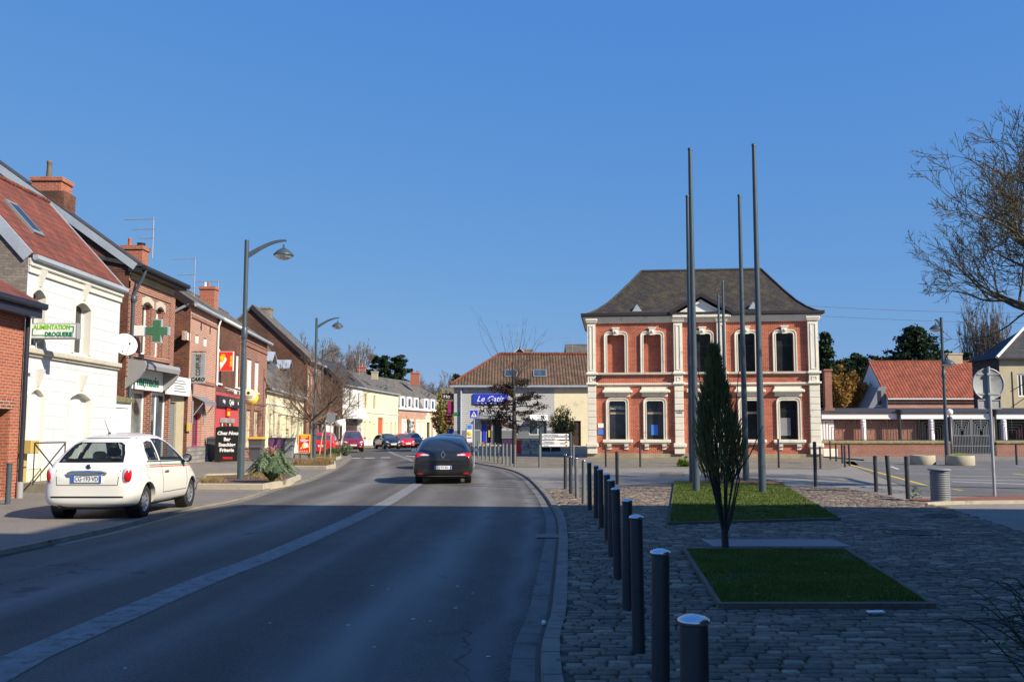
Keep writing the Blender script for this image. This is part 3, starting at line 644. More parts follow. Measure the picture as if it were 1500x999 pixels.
# lawns
def lawn(name, L, nblade, seed, label, hmax):
    cx = sum(p.x for p in L) / 4; cy = sum(p.y for p in L) / 4
    r = random.Random(seed); mb = MB(); n = 4
    def inset(d): return [Vector((p.x + (cx - p.x) / Vector((p.x - cx, p.y - cy)).length * d, p.y + (cy - p.y) / Vector((p.x - cx, p.y - cy)).length * d, 0)) for p in L]
    I = inset(.09)
    for i in range(4):
        j = (i + 1) % 4; a, b, c, d = L[i], L[j], I[j], I[i]; z = ZP + .055
        mb.add([(a.x, a.y, z), (b.x, b.y, z), (c.x, c.y, z), (d.x, d.y, z), (a.x, a.y, ZP - .02), (b.x, b.y, ZP - .02), (c.x, c.y, ZP - .02), (d.x, d.y, ZP - .02)], [(0, 1, 2, 3), (0, 4, 5, 1), (2, 6, 7, 3)])
    mb.build('lawn_edging', 'edging_dark', None, kind='structure')
    sheet('lawn_soil', [(p.x, p.y) for p in I], ZP + .03, 'grass_base')
    xs = [p.x for p in I]; ys = [p.y for p in I]; vs = []; fs = []
    for k in range(nblade):
        x, y = r.uniform(min(xs), max(xs)), r.uniform(min(ys), max(ys))
        if not inpoly(x, y, I): continue
        if math.sin(x * 2.1 + 1.3 * math.sin(y * 1.7 + seed)) * math.sin(y * 1.9 + seed) > .62 and r.random() < .8: continue
        cl = .5 + .5 * math.sin(x * 3.1 + math.sin(y * 2.3) * 2) * math.sin(y * 2.7 + x)
        h = hmax * (.45 + .55 * cl) * r.uniform(.6, 1.15); a = r.uniform(0, 6.283); wd = r.uniform(.003, .006) * (1 + y / 14); lx, ly = r.uniform(-.6, .6) * h, r.uniform(-.6, .6) * h; b = len(vs); z = ZP + .028
        vs += [(x - math.cos(a) * wd, y - math.sin(a) * wd, z), (x + math.cos(a) * wd, y + math.sin(a) * wd, z), (x + lx, y + ly, z + h)]; fs.append((b, b + 1, b + 2))
    me = bpy.data.meshes.new(name); me.from_pydata(vs, [], fs); me.materials.append(M['grass_blade']); o = bpy.data.objects.new(name, me); COL.objects.link(o); tag(o, label, 'grass', kind='stuff')
lawn('grass', LAWN1, 60000, 5, 'short dark grass in shade filling the near lawn bed beside the bollards', .05)
lawn('grass', LAWN2, 110000, 6, 'bright sunlit grass filling the far lawn bed around the flagpoles', .07)
def scatter(name, L, n, seed, m, s0, label, cat):
    r = random.Random(seed); mb = MB(); xs = [p.x for p in L]; ys = [p.y for p in L]
    while len(mb.f) < n:
        x, y = r.uniform(min(xs), max(xs)), r.uniform(min(ys), max(ys))
        if not inpoly(x, y, L): continue
        s = s0 * r.uniform(.6, 1.4); a = r.uniform(0, 6.28); z = ZP + .07; c_, s_ = math.cos(a) * s, math.sin(a) * s; b = len(mb.v)
        mb.v += [(x - c_, y - s_, z), (x + s_ * .5, y - c_ * .5, z + s * .3), (x + c_, y + s_, z + s * .4), (x - s_ * .5, y + c_ * .5, z + s * .2)]; mb.f.append((b, b + 1, b + 2, b + 3)); mb.mi.append(0); mb.sm.append(False)
    tag(mb.build(name, m, None, fix=False), label, cat, kind='stuff')
scatter('fallen_leaves', LAWN1, 70, 31, 'leaf_orange', .02, 'scattered dry fallen leaves on the shaded near lawn', 'leaves')
scatter('litter_specks', LAWN2, 160, 32, 'paint_white', .014, 'tiny white specks of litter dotted over the sunlit far lawn', 'flowers')  # small white quads for the litter specks lying on the far grass
scatter('fallen_leaves', near, 160, 33, 'bark_grey', .016, 'dry leaf bits and grit scattered over the setts', 'leaves') if False else None
# soil ring in far lawn
c = G(1083, 709, ZP); mb = MB(); mb.lathe([(.9, 0), (.7, .06), (.3, .1), (0, .11)], (c.x, c.y + .4, ZP + .03), 20, sx=1.6); mb.build('soil_mound', 'soil', None, kind='structure')
# metal grate and manholes
mb = MB(); a, b = GRATE[0], GRATE[2]; x0, x1, y0, y1 = a.x, b.x - .05, a.y, GRATE[3].y
mb.box(x0, x1, y0, y0 + .03, ZP, ZP + .03); mb.box(x0, x1, y1 - .03, y1, ZP, ZP + .03); mb.box(x0, x0 + .03, y0 + .03, y1 - .03, ZP, ZP + .03); mb.box(x1 - .03, x1, y0 + .03, y1 - .03, ZP, ZP + .03)
n = int((x1 - x0) / .035)
for i in range(n): x = lerp(x0 + .03, x1 - .03, (i + .5) / n); mb.box(x - .012, x + .012, y0 + .03, y1 - .03, ZP + .004, ZP + .026)
mb.box(x0 + .03, x1 - .03, y0 + .03, y1 - .03, ZP - .003, ZP + .002)
tag(center(mb.build('drain_grate', 'panel_grey')), 'long ribbed metal grate lying between the two lawn beds', 'grate')
for i, (m, lab) in enumerate(zip(MH, ('round cast iron manhole cover in the shaded setts, nearer one', 'round cast iron manhole cover at the edge of the shade, farther one'))):
    mb = MB(); mb.lathe([(.36, 0), (.36, .03), (.33, .034), (.33, .026), (0, .026)], (m.x, m.y, ZP - .002), 24); 
    for a in range(-4, 5):
        for b in range(-4, 5):
            if a * a + b * b < 17: mb.box(m.x + a * .07 - .02, m.x + a * .07 + .02, m.y + b * .07 - .02, m.y + b * .07 + .02, ZP + .024, ZP + .031)
    tag(center(mb.build('manhole_cover', 'metal_dark')), lab, 'manhole cover', 'manhole covers in the setts')
# storm drain in gutter
p = G(790, 786); mb = MB(); mb.box(p.x - .05, p.x + .3, p.y - .25, p.y + .25, .006, .012)
for i in range(8): mb.box(p.x - .03 + i * .04, p.x - .01 + i * .04, p.y - .22, p.y + .22, .012, .02)
tag(center(mb.build('storm_drain', 'metal_dark')), 'dark iron storm drain grille in the kerb gutter', 'drain')
p = G(1283, 903, ZP); mb = MB(); mb.box(-.07, .07, -.035, .035, 0, .012, T=lambda x, y, z: (p.x + x, p.y + y + x * .1, ZP + .03 + z + (x * x) * 1.2), bev=.003)
tag(center(mb.build('litter', 'sign_white')), 'small white scrap of paper lying on the setts', 'litter')
p = G(797, 917, 0); mb = MB(); mb.lathe([(0, -.02), (.015, -.015), (.022, 0), (.015, .015), (0, .02)], (p.x, p.y, .03), 8); tag(center(mb.build('pebble', 'sign_white')), 'small white pebble in the gutter of the near kerb', 'pebble')
# ================================================================== street furniture helpers
def bollard(x, y, z, h, r, m, label, lean=0, cap='chrome', group='bollards'):
    t = thing('bollard', label, 'bollard', (x, y, z), group)
    T = lambda a, b, c: (x + a + lean * c, y + b, z + c)
    mb = MB(T); mb.lathe([(r * 1.0, -.02), (r, h - .03), (r * .98, h - .015)], n=20); mb.build('post', m, t)
    mb = MB(T); mb.lathe([(r * .9, h - .014), (r * 1.1, h - .012), (r * 1.15, h - .004), (r * 1.1, h + .003), (r * .8, h + .01), (r * .4, h + .015), (0, h + .017)], n=24); mb.build('cap', cap, t); return t
row = [(1016, 999, 907), (964, 999, 808), (936, 958, 762), (919, 894, 738), (905, 849, 720), (896, 816, 707), (890, 793, 697), (881, 774, 689), (873, 760, 683), (864, 748, 679), (855, 739, 675), (845, 730.5, 673), (836, 724, 670), (828, 717, 667)]
HB = .93
for i, (x, yb, yt) in enumerate(row):
    if i < 2:
        Y = [(HB + ZP - H) / (P(x, yt, 1).z - H)][0]; p = P(x, yt, Y)
    else: p = G(x, yb, ZP)
    lt = i in (10, 11); ln_ = [.0, .012, -.008, .01, -.012, .006, .0, -.01, .012, -.006, .01, -.012, .0, .01][i]
    bollard(p.x, p.y, ZP, HB, .0445, 'bollard_light' if lt else 'bollard_grey', ('pale ' if lt else 'dark ') + 'steel bollard with domed silver cap, ' + ORD[i] + ' in the long row along the kerb', ln_, group='bollards along the plaza kerb')
for (x, yb, yt, lab) in [(904, 709, 662, 'lone dark bollard standing apart in the middle of the pale lane'), (1195, 713, 647.5, 'lone tall dark bollard at the near side of the lane before the library corner')]:
    p = G(x, yb, ZP); h = P(x, yt, p.y).z - ZP; bollard(p.x, p.y, ZP, h, .05, 'bollard_grey', lab, cap='bollard_grey')
for i, (x, yb, yt) in enumerate([(887.5, 684, 653), (938, 684, 653), (1141, 685, 643), (1202, 686.5, 654.5), (1238, 684, 652.7), (1244.5, 682, 651), (1234, 678.8, 650), (1225, 676, 649), (1216.5, 673.7, 646)]):
    p = G(x, yb, ZP); h = P(x, yt, p.y).z - ZP
    lab = ['thin bollard before the left lower window of the library', 'thin bollard before the second lower window of the library', 'tall thin bollard before the right lower window of the library', 'thin bollard at the right corner of the library, beside the tall lone one', 'thin bollard at the car park edge, nearest of the tight cluster', 'thin bollard at the head of the yellow line in the tight cluster', 'thin bollard in the middle of the cluster before the low school wall', 'thin bollard second closest to the library corner in the cluster', 'thin bollard closest to the library corner, farthest of the cluster'][i]
    bollard(p.x, p.y, ZP, h, .045, 'bollard_grey', 'dark ' + lab, group='bollards in front of the library', cap='bollard_grey')
for i, (x, yb, yt, ln) in enumerate([(1283.5, 720, 668.5, 0), (1304, 724.5, 668, -.05), (1330, 730, 669, 0), (1489.5, 680.7, 651, 0)]):
    p = G(x, yb, ZP); h = P(x, yt, p.y).z - ZP
    bollard(p.x, p.y, ZP, h, .05, 'bollard_grey', ['dark bollard by the car park, left of the leaning one', 'dark leaning bollard by the car park', 'dark bollard between the leaning bollard and the litter bin', 'dark bollard before the low brick wall at the right edge'][i], ln, 'bollard_grey', 'bollards at the car park edge')
for i, (x, yb) in enumerate([(700, 671), (706.5, 673), (712, 674), (718, 675), (724.6, 676.5), (730, 678), (736.6, 679.5), (742, 680.5), (748, 681.5), (754, 683), (790.4, 684.6), (840, 682)]):
    p = G(x, yb, ZP); 
    lab = 'slim grey bollard, ' + ORD[i] .replace('nearest', 'first') + ' from the left in the row before the shop' if i < 10 else ('slim grey bollard standing alone left of the direction sign' if i == 10 else 'slim grey bollard just right of the direction sign')
    bollard(p.x, p.y, ZP, 1.0, .055, 'bollard_light', lab, cap='bollard_grey', group='bollards before the shop')
p = G(11, 738, ZL0); bollard(p.x, p.y, ZL0, P(11, 679, p.y).z - ZL0, .055, 'pole_blue', 'blue-grey bollard on the left pavement by the brick building', cap='pole_blue')

def pole(name, label, cat, x, y, z, h, r0, r1, m='pole_blue', group=None, lean=0.0):
    t = thing(name, label, cat, (x, y, z), group); T = lambda a, b, c: (x + a + lean * c, y + b, z + c)
    mb = MB(T); mb.lathe([(r0 * 1.0, 0), (r0, .3), (lerp(r0, r1, .55), h * .55), (r1, h - .01)], n=18); mb.build('pole', m, t)
    mb = MB(T); mb.lathe([(r0 * 1.9, 0), (r0 * 1.9, .02), (r0 * 1.02, .03)], n=18); mb.build('base_plate', m, t)
    mb = MB(T); mb.lathe([(r1 * 1.15, h - .02), (r1 * 1.15, h + .03), (0, h + .05)], n=18); mb.build('cap', m, t); return t
for i, (xb, yb, xt, yt, lab) in enumerate([(1020, 722, 1008, 219, 'tall blue-grey flagpole at the front left of the lawn'), (1117, 722, 1107, 213, 'tall blue-grey flagpole at the front right of the lawn'),
                                    (1014.5, 709, 1006, 288, 'blue-grey flagpole right behind the front left one'), (1093, 709, 1083.5, 287, 'blue-grey flagpole rising from the back right of the lawn')]):
    p = G(xb, yb, ZP); h = P(xt, yt, p.y).z - ZP; pole('flagpole', lab, 'flagpole', p.x, p.y, ZP, h, .095, .05, group='flagpoles on the lawn')
for (x, yt, lab) in [(1058.5, 412, 'thin far flagpole seen before the pediment, taller of the far pair'), (1052, 433, 'thin far flagpole beside the taller one before the library'), (1009, 434, 'thin far flagpole mostly hidden behind the front left flagpoles')]:
    Y = 6.75 / ((P(x, yt, 1).z - H)); p = P(x, yt, Y); pole('flagpole', lab, 'flagpole', p.x, Y, ZP, 8.25, .09, .05, group='flagpoles behind the lawn')

def street_lamp(label, x, y, z, h, ang, two=False, group='street lamps along the road'):
    t = thing('street_lamp', label, 'street lamp', (x, y, z), group); ca, sa = math.cos(ang), math.sin(ang)
    T = lambda a, b, c: (x + a * ca - b * sa, y + a * sa + b * ca, z + c)
    mb = MB(T); mb.lathe([(.105, 0), (.105, .9), (.085, 2.2), (.068, h * .62), (.068, h)], n=16); mb.lathe([(.085, h * .62 - .25), (.095, h * .62 - .2), (.095, h * .62 + .05), (.07, h * .62 + .1)], n=16); mb.build('pole', 'pole_blue', t)
    mb = MB(T); mb.lathe([(.14, 0), (.14, .015), (.11, .02)], n=16); mb.build('base_plate', 'pole_blue', t)
    def arm(hz, L, sg):
        mb = MB(T); pts = [(sg * (.05 + L * s), 0, hz - .38 + .5 * math.sin(s * math.pi * .5) ) for s in [i / 10 for i in range(11)]]
        for i in range(10):
            a, b = pts[i], pts[i + 1]; t0 = lerp(.085, .025, i / 10); t1 = lerp(.085, .025, (i + 1) / 10)
            mb.add([(a[0], -.035, a[2] - t0), (a[0], .035, a[2] - t0), (a[0], .035, a[2] + t0), (a[0], -.035, a[2] + t0), (b[0], -.035, b[2] - t1), (b[0], .035, b[2] - t1), (b[0], .035, b[2] + t1), (b[0], -.035, b[2] + t1)], [(0, 1, 5, 4), (1, 2, 6, 5), (2, 3, 7, 6), (3, 0, 4, 7)] + ([(0, 3, 2, 1)] if i == 0 else []) + ([(4, 5, 6, 7)] if i == 9 else []))
        mb.build('arm', 'pole_blue', t)
        c = (sg * (L - .03), 0, hz - .12 + .12); mb = MB(T); mb.lathe([(0.0, c[2] - .0), (.025, c[2] - .01), (.03, c[2] - .1), (.07, c[2] - .13), (.19, c[2] - .2), (.3, c[2] - .31), (.315, c[2] - .345), (.31, c[2] - .36), (.28, c[2] - .355)], (c[0], 0, 0), 24); hd = mb.build('lamp_head', 'pole_blue', t)
        mb = MB(T); mb.lathe([(.285, c[2] - .355), (.24, c[2] - .42), (.14, c[2] - .475), (0, c[2] - .495)], (c[0], 0, 0), 24); mb.build('lamp_glass', 'lamp_glass', hd)
    arm(h - .1, 1.15, 1)
    if two: arm(h * .72, 1.0, -1)
    return t
pl = G(352, 704, .1); street_lamp('tall blue-grey street lamp in the planted bed behind the white car', pl.x, pl.y, .08, P(361, 352, pl.y).z - .08, R(8))
for (xb, yb, xt, yt, Y, lab, an) in [(463, 671, 464, 466, 50.5, 'second blue-grey street lamp among the reddish bare trees', 5), (471, 662, 473, 512, 67, 'third street lamp just behind the second one', 0), (551.6, 652, 552.7, 564, 112, 'street lamp in front of the yellow house beside the dark parked car', 0), (616.6, 647, 617.7, 574, 132, 'farthest street lamp before the brick terrace with dormers', 10)]:
    p = P(xt, yt, Y); z = .15; street_lamp(lab, p.x, Y, z, p.z - z, R(an))
p = G(1388, 681, ZP); street_lamp('double-headed street lamp in the car park between the round planters', p.x, p.y, ZP, P(1380, 465, p.y).z - ZP, R(78), True)

# slatted litter bin
p = G(1378, 735, ZP); Hb = P(1378, 686, p.y).z - ZP; t = thing('litter_bin', 'grey slatted metal litter bin beside the bollards', 'litter bin', (p.x, p.y, ZP)); T = lambda a, b, c: (p.x + a, p.y + b, ZP + c)
mb = MB(T); n = 16
for i in range(n):
    z = .04 + i * (Hb - .1) / n
    if i < 9 or True: mb.lathe([(.198, z), (.205, z + .004), (.205, z + .028), (.198, z + .032)], n=28)
mb.build('slats', 'panel_grey', t); mb = MB(T); mb.lathe([(.185, .02), (.185, Hb - .05)], n=28); mb.build('liner', 'metal_dark', t)
mb = MB(T); mb.lathe([(.205, Hb - .05), (.245, Hb - .04), (.245, Hb - .02), (.2, Hb), (0, Hb + .005)], n=28); mb.build('lid', 'panel_grey', t); mb = MB(T); mb.lathe([(.2, 0), (.205, .04), (.19, .045)], n=28); mb.build('base', 'panel_grey', t)
# back of a round road sign
p = G(1457, 727, ZP); t = thing('road_sign', 'back of a round grey road sign with a small plate on a galvanised post', 'road sign', (p.x, p.y, ZP)); top = P(1446, 537, p.y); hs = top.z - ZP; ln = (top.x - p.x) / hs * .0
T = lambda a, b, c: (p.x + a, p.y + b, ZP + c)
mb = MB(T); mb.lathe([(.035, 0), (.035, hs)], n=14); mb.build('post', 'galvanised', t)
c = P(1446, 562.5, p.y).z - ZP; rd = .39
mb = MB(T); mb.lathe([(0, .045), (rd - .015, .045), (rd, .04), (rd, .062), (0, .064)], (0, 0, c), 40, axis='y'); pn = mb.build('sign_panel', 'galvanised', t)
mb = MB(T); mb.lathe([(rd - .03, .044), (rd - .028, .03), (rd, .03), (rd + .002, .046)], (0, 0, c), 40, axis='y', caps=False); mb.build('rim', 'galvanised', pn)
mb = MB(T); 
for dz in (-.24, .24): mb.box(-.26, .26, .03, .045, c + dz - .02, c + dz + .02); mb.box(-.05, .05, -.045, .04, c + dz - .025, c + dz + .025)
mb.build('brackets', 'galvanised', t)
c2 = P(1447, 592, p.y).z - ZP; mb = MB(T); mb.box(-.28, .28, .04, .055, c2 - .115, c2 + .115, bev=.004); mb.sweep([(-.28, c2 - .115), (-.28, c2 + .115), (.28, c2 + .115), (.28, c2 - .115)], -.02, .04, .02, closed=True); mb.build('lower_plate', 'galvanised', t)
# round concrete planters
for x, yb, yt, w_, lab, pl in [(1359, 681, 667, 36, 'round concrete planter left of the double-headed lamp', 0), (1415.5, 682, 667.5, 39, 'round concrete planter with fresh green shoots right of the double-headed lamp', 1)]:
    p = G(x, yb, ZP); r = w_ / 2 / FPX * p.y; h = P(x, yt, p.y).z - ZP; y = p.y + r * .9
    t = thing('round_planter', lab, 'planter', (p.x, y, ZP), 'round planters in the car park'); T = lambda a, b, c: (p.x + a, y + b, ZP + c)
    mb = MB(T); mb.lathe([(r * .98, 0), (r, .02), (r, h - .03), (r - .02, h), (r - .1, h), (r - .11, h - .1)], n=36); mb.build('bowl', 'concrete', t); mb = MB(T); mb.lathe([(r - .105, h - .1), (0, h - .06)], n=24); mb.build('earth', 'soil', t)
    if pl:
        g = MB(T); rq = random.Random(4)
        for k in range(260): a = rq.uniform(0, 6.28); rr_ = rq.uniform(0, .35); q0 = (rr_ * math.cos(a) - .1, rr_ * math.sin(a), h - .08); l = rq.uniform(.1, .22); q1 = (q0[0] + rq.uniform(-.1, .1), q0[1] + rq.uniform(-.1, .1), q0[2] + l); g.add([(q0[0] - .012, q0[1], q0[2]), (q0[0] + .012, q0[1], q0[2]), q1], [(0, 1, 2)])
        g.build('shoots', 'leaf_lime', t, fix=False)
# crossing sign, advertising panel, direction sign, stop sign
def signpost(name, label, x, y, z, h, r=.03, m='galvanised', cat='road sign'):
    t = thing(name, label, cat, (x, y, z)); mb = MB(lambda a, b, c: (x + a, y + b, z + c)); mb.lathe([(r, 0), (r, h)], n=12); mb.build('post', m, t); return t, (lambda a, b, c: (x + a, y + b, z + c))
p = G(694, 684, ZP); hT = P(694, 601, p.y).z - ZP
t, T = signpost('crossing_sign', 'square blue pedestrian crossing sign on a thin post by the kerb', p.x, p.y, ZP, hT)
cz = hT - .17; mb = MB(T); mb.box(-.19, .19, -.045, -.03, cz - .19, cz + .19, bev=.004); pn = mb.build('sign_panel', 'sign_white', t); mb = MB(T); mb.box(-.175, .175, -.048, -.0455, cz - .175, cz + .175); mb.build('blue_field', 'sign_blue', pn)
mb = MB(T); mb.prism([(-.13, cz - .12), (.13, cz - .12), (0, cz + .13)], -.051, -.0485, axis=1); mb.build('white_triangle', 'sign_white', pn)
mb = MB(T); mb.lathe([(0, -.055), (.018, -.055), (.018, -.0515), (0, -.0515)], (0, 0, cz + .05), 10, axis='y'); mb.prism([(-.02, cz + .025), (.02, cz + .025), (.03, cz - .02), (.05, cz - .09), (.025, cz - .09), (0, cz - .03), (-.03, cz - .09), (-.055, cz - .09), (-.022, cz - .02)], -.055, -.0515, axis=1); mb.build('walking_figure', 'text_black', pn)
t = thing('advert_panel', 'tall narrow advertising panel with a yellow picture before the clad shop', 'advertising panel', tuple(G(688, 676, ZP)))
F = Fac((G(683, 676, ZP).x, G(683, 676, ZP).y), (G(693, 676, ZP).x, G(693, 676, ZP).y)); a, b, z0, z1 = F.r(683, 692.5, 621, 648.5)
mb = MB(F.T); mb.box(a, b, -.06, 0, z0, z1, bev=.01); pn = mb.build('case', 'plastic_grey', t)
mb = MB(F.T); mb.box(a + .03, b - .03, 0, .004, z0 + .04, z1 - .03); po = mb.build('poster', 'sign_white', t); mb = MB(F.T); mb.box(a + .05, b - .05, .004, .008, lerp(z0, z1, .72), lerp(z0, z1, .95)); mb.build('blue_field', 'blue_bright', po)
mb = MB(F.T); mb.lathe([(0, .004), (.13, .004), (.12, .012), (0, .014)], ((a + b) / 2, 0, lerp(z0, z1, .5)), 14, axis='y', sx=1.0); mb.build('yellow_blob', 'sign_yellow', po)
mb = MB(F.T); mb.box(a + .06, b - .06, .004, .008, lerp(z0, z1, .24), lerp(z0, z1, .3)); mb.build('purple_line', 'purple', po)
mb = MB(F.T); mb.box(a + .04, a + .08, -.05, -.01, 0, z0); mb.box(b - .08, b - .04, -.05, -.01, 0, z0); mb.build('legs', 'metal_dark', t)
# direction sign
p0 = G(791.5, 672, ZP); p1 = G(836, 672, ZP); Y = p0.y; F = Fac((p0.x, Y), (p1.x, Y)); t = thing('direction_sign', 'grey direction sign with four white arrowed boards between two posts', 'direction sign', (p0.x, Y, ZP))
mb = MB(F.T); L = F.L; ht = F.px(800, 632.5)[1]
for u in (.0, L): mb.lathe([(.07, ZP), (.07, ht)], (u, 0, 0), 12)
mb.build('posts', 'pole_blue', t)
z0 = F.px(810, 655)[1]; z1 = F.px(810, 634.5)[1]; hh = (z1 - z0) / 4
for i, s in enumerate(['Ecoles', 'Médiathèque', 'Salle des Fêtes', 'Mairie de l\'Enfance']):
    mb = MB(F.T); zz = z0 + i * hh; mb.box(.1, L - .12, .0, .04, zz + .03, zz + hh - .03, bev=.01); bd = mb.build('board', 'sign_white', t)
    txt(s, hh * .55, F.T(.2, .044, zz + hh * .48), (F.t.x, F.t.y, 0), (0, 0, 1), 'text_black', bd, align='LEFT', ext=.002)
    mb = MB(F.T); zc = zz + hh * .5; mb.prism([(L - .34, zc - .015), (L - .26, zc - .015), (L - .26, zc - .05), (L - .18, zc), (L - .26, zc + .05), (L - .26, zc + .015), (L - .34, zc + .015)], .041, .046, axis=1); mb.build('arrow', 'text_black', bd)
# shrub tub behind direction sign
for x0, x1, lab in ((791, 806, 'dark square planter under the left of the direction sign'), (808, 821, 'dark square planter under the right of the direction sign')):
    a = G(x0, 664.5, ZP); b = G(x1, 664.5, ZP); mb = MB(); mb.box(a.x, b.x, a.y, a.y + .6, ZP, ZP + .55, bev=.02); mb.box(a.x + .05, b.x - .05, a.y + .05, a.y + .55, ZP + .5, ZP + .56); tag(center(mb.build('planter', 'black')), lab, 'planter')
# banner barrier
p0 = G(735, 666, ZP); p1 = G(791, 666, ZP); Y = p0.y; F = Fac((p0.x, Y), (p1.x, Y)); t = thing('banner_barrier', 'low barrier hung with pink red and dark mosaic banners before the shop', 'barrier', (p0.x, Y, ZP)); L = F.L
mb = MB(F.T)
for i in range(5): mb.box(L * i / 4 - .03, L * i / 4 + .03, -.03, .03, ZP, 1.1)
mb.box(0, L, -.02, .02, 1.08, 1.14); mb.build('frame', 'metal_dark', t)
k = NT('mosaic'); v = k.node('ShaderNodeTexVoronoi'); k.l.new(k.coord(), v.inputs[0]); v.inputs['Scale'].default_value = 7; k.setb(Base_Color=k.mix(.5, v.outputs['Color'], (.12, .16, .16), 'MIX'), Roughness=.6)
mb = MB(F.T); mb.box(.02, L * .3, .021, .035, .35, 1.08); mb.build('pale_banner', 'pink', t); mb = MB(F.T); mb.box(L * .36, L * .5, .03, .05, .1, 1.06); mb.build('red_banner', 'sign_red', t); mb = MB(F.T); mb.box(L * .5 + .01, L, .021, .035, .3, 1.06); mb.build('mosaic_banner', k.m, t)
# two-disc stop sign on far corner
Y = 84; p = P(657.5, 612, Y); t, T = signpost('stop_sign', 'red sign seen edge on at the corner left of the clad shop', p.x, Y, .1, p.z + .5, .04)
for c, sg in ((p.z + .28, 1), (p.z - .3, 1)): mb = MB(T); mb.lathe([(0, -.06), (.3, -.06), (.3, -.045), (0, -.045)], (0, 0, c - .1), 24, axis='y'); pn = mb.build('sign_disc', 'sign_red', t); mb = MB(T); mb.box(-.2, .2, -.066, -.0605, c - .15, c - .05); mb.build('white_bar', 'sign_white', pn)
# parking sign back at left
Y = 46; p = P(485, 612, Y); t, T = signpost('road_sign', 'grey square sign seen from behind on a thin post among the bare trees', p.x, Y, .07, p.z + .1, .03); mb = MB(T); mb.box(-.21, .21, -.045, -.03, p.z - .3, p.z + .16, bev=.004); mb.build('sign_panel', 'panel_grey', t)
Y = 66; p = P(497, 619, Y); t, T = signpost('road_sign', 'small pale round sign by the white low house', p.x, Y, .1, p.z + .3, .04); mb = MB(T); mb.lathe([(0, -.06), (.28, -.06), (.28, -.045), (0, -.045)], (0, 0, p.z - .1), 20, axis='y'); mb.build('sign_panel', 'plastic_white', t)
# raised beds on left pavement
def bed(name, pts, z, label, hk=.14):
    L = [G(*q, z) for q in pts]; cx = sum(p.x for p in L) / len(L); cy = sum(p.y for p in L) / len(L); n = len(L)
    I = [Vector((p.x + (cx - p.x) / (Vector((p.x - cx, p.y - cy)).length) * .17, p.y + (cy - p.y) / (Vector((p.x - cx, p.y - cy)).length) * .17, 0)) for p in L]
    t = thing(name, label, 'planted bed', (cx, cy, z), 'raised beds along the left kerb'); mb = MB()
    for i in range(n):
        j = (i + 1) % n; a, b, c, d = L[i], L[j], I[j], I[i]; zz = z + hk
        mb.add([(a.x, a.y, zz - .02), (b.x, b.y, zz - .02), (c.x, c.y, zz), (d.x, d.y, zz), (a.x, a.y, z - .05), (b.x, b.y, z - .05), (c.x, c.y, z - .02), (d.x, d.y, z - .02)], [(0, 1, 2, 3), (0, 4, 5, 1), (2, 6, 7, 3)])
    mb.build('kerb_edge', 'concrete', t); mb = MB(); tr = tessellate_polygon([[Vector((p.x, p.y, 0)) for p in I]]); mb.add([(p.x, p.y, z + hk - .05) for p in I], [tuple(q) for q in tr]); mb.build('earth', 'soil', t, fix=False)
    return t, I, z + hk - .05
ZB = ZL0 + .012
B1 = bed('planted_bed', [(288, 716), (385, 716.5), (425, 709), (441, 701), (420, 697), (300, 700)], ZB, 'kerbed planting bed with lamp and big leafy plant behind the white car')
B2 = bed('planted_bed', [(425, 687), (478, 687.5), (492, 684), (490, 678), (430, 676)], ZB, 'kerbed planting bed around the nearest bare tree')
B3 = bed('planted_bed', [(455, 673), (492, 674), (500, 671), (496, 665.5), (460, 665)], ZB, 'farther kerbed bed with staked tree')
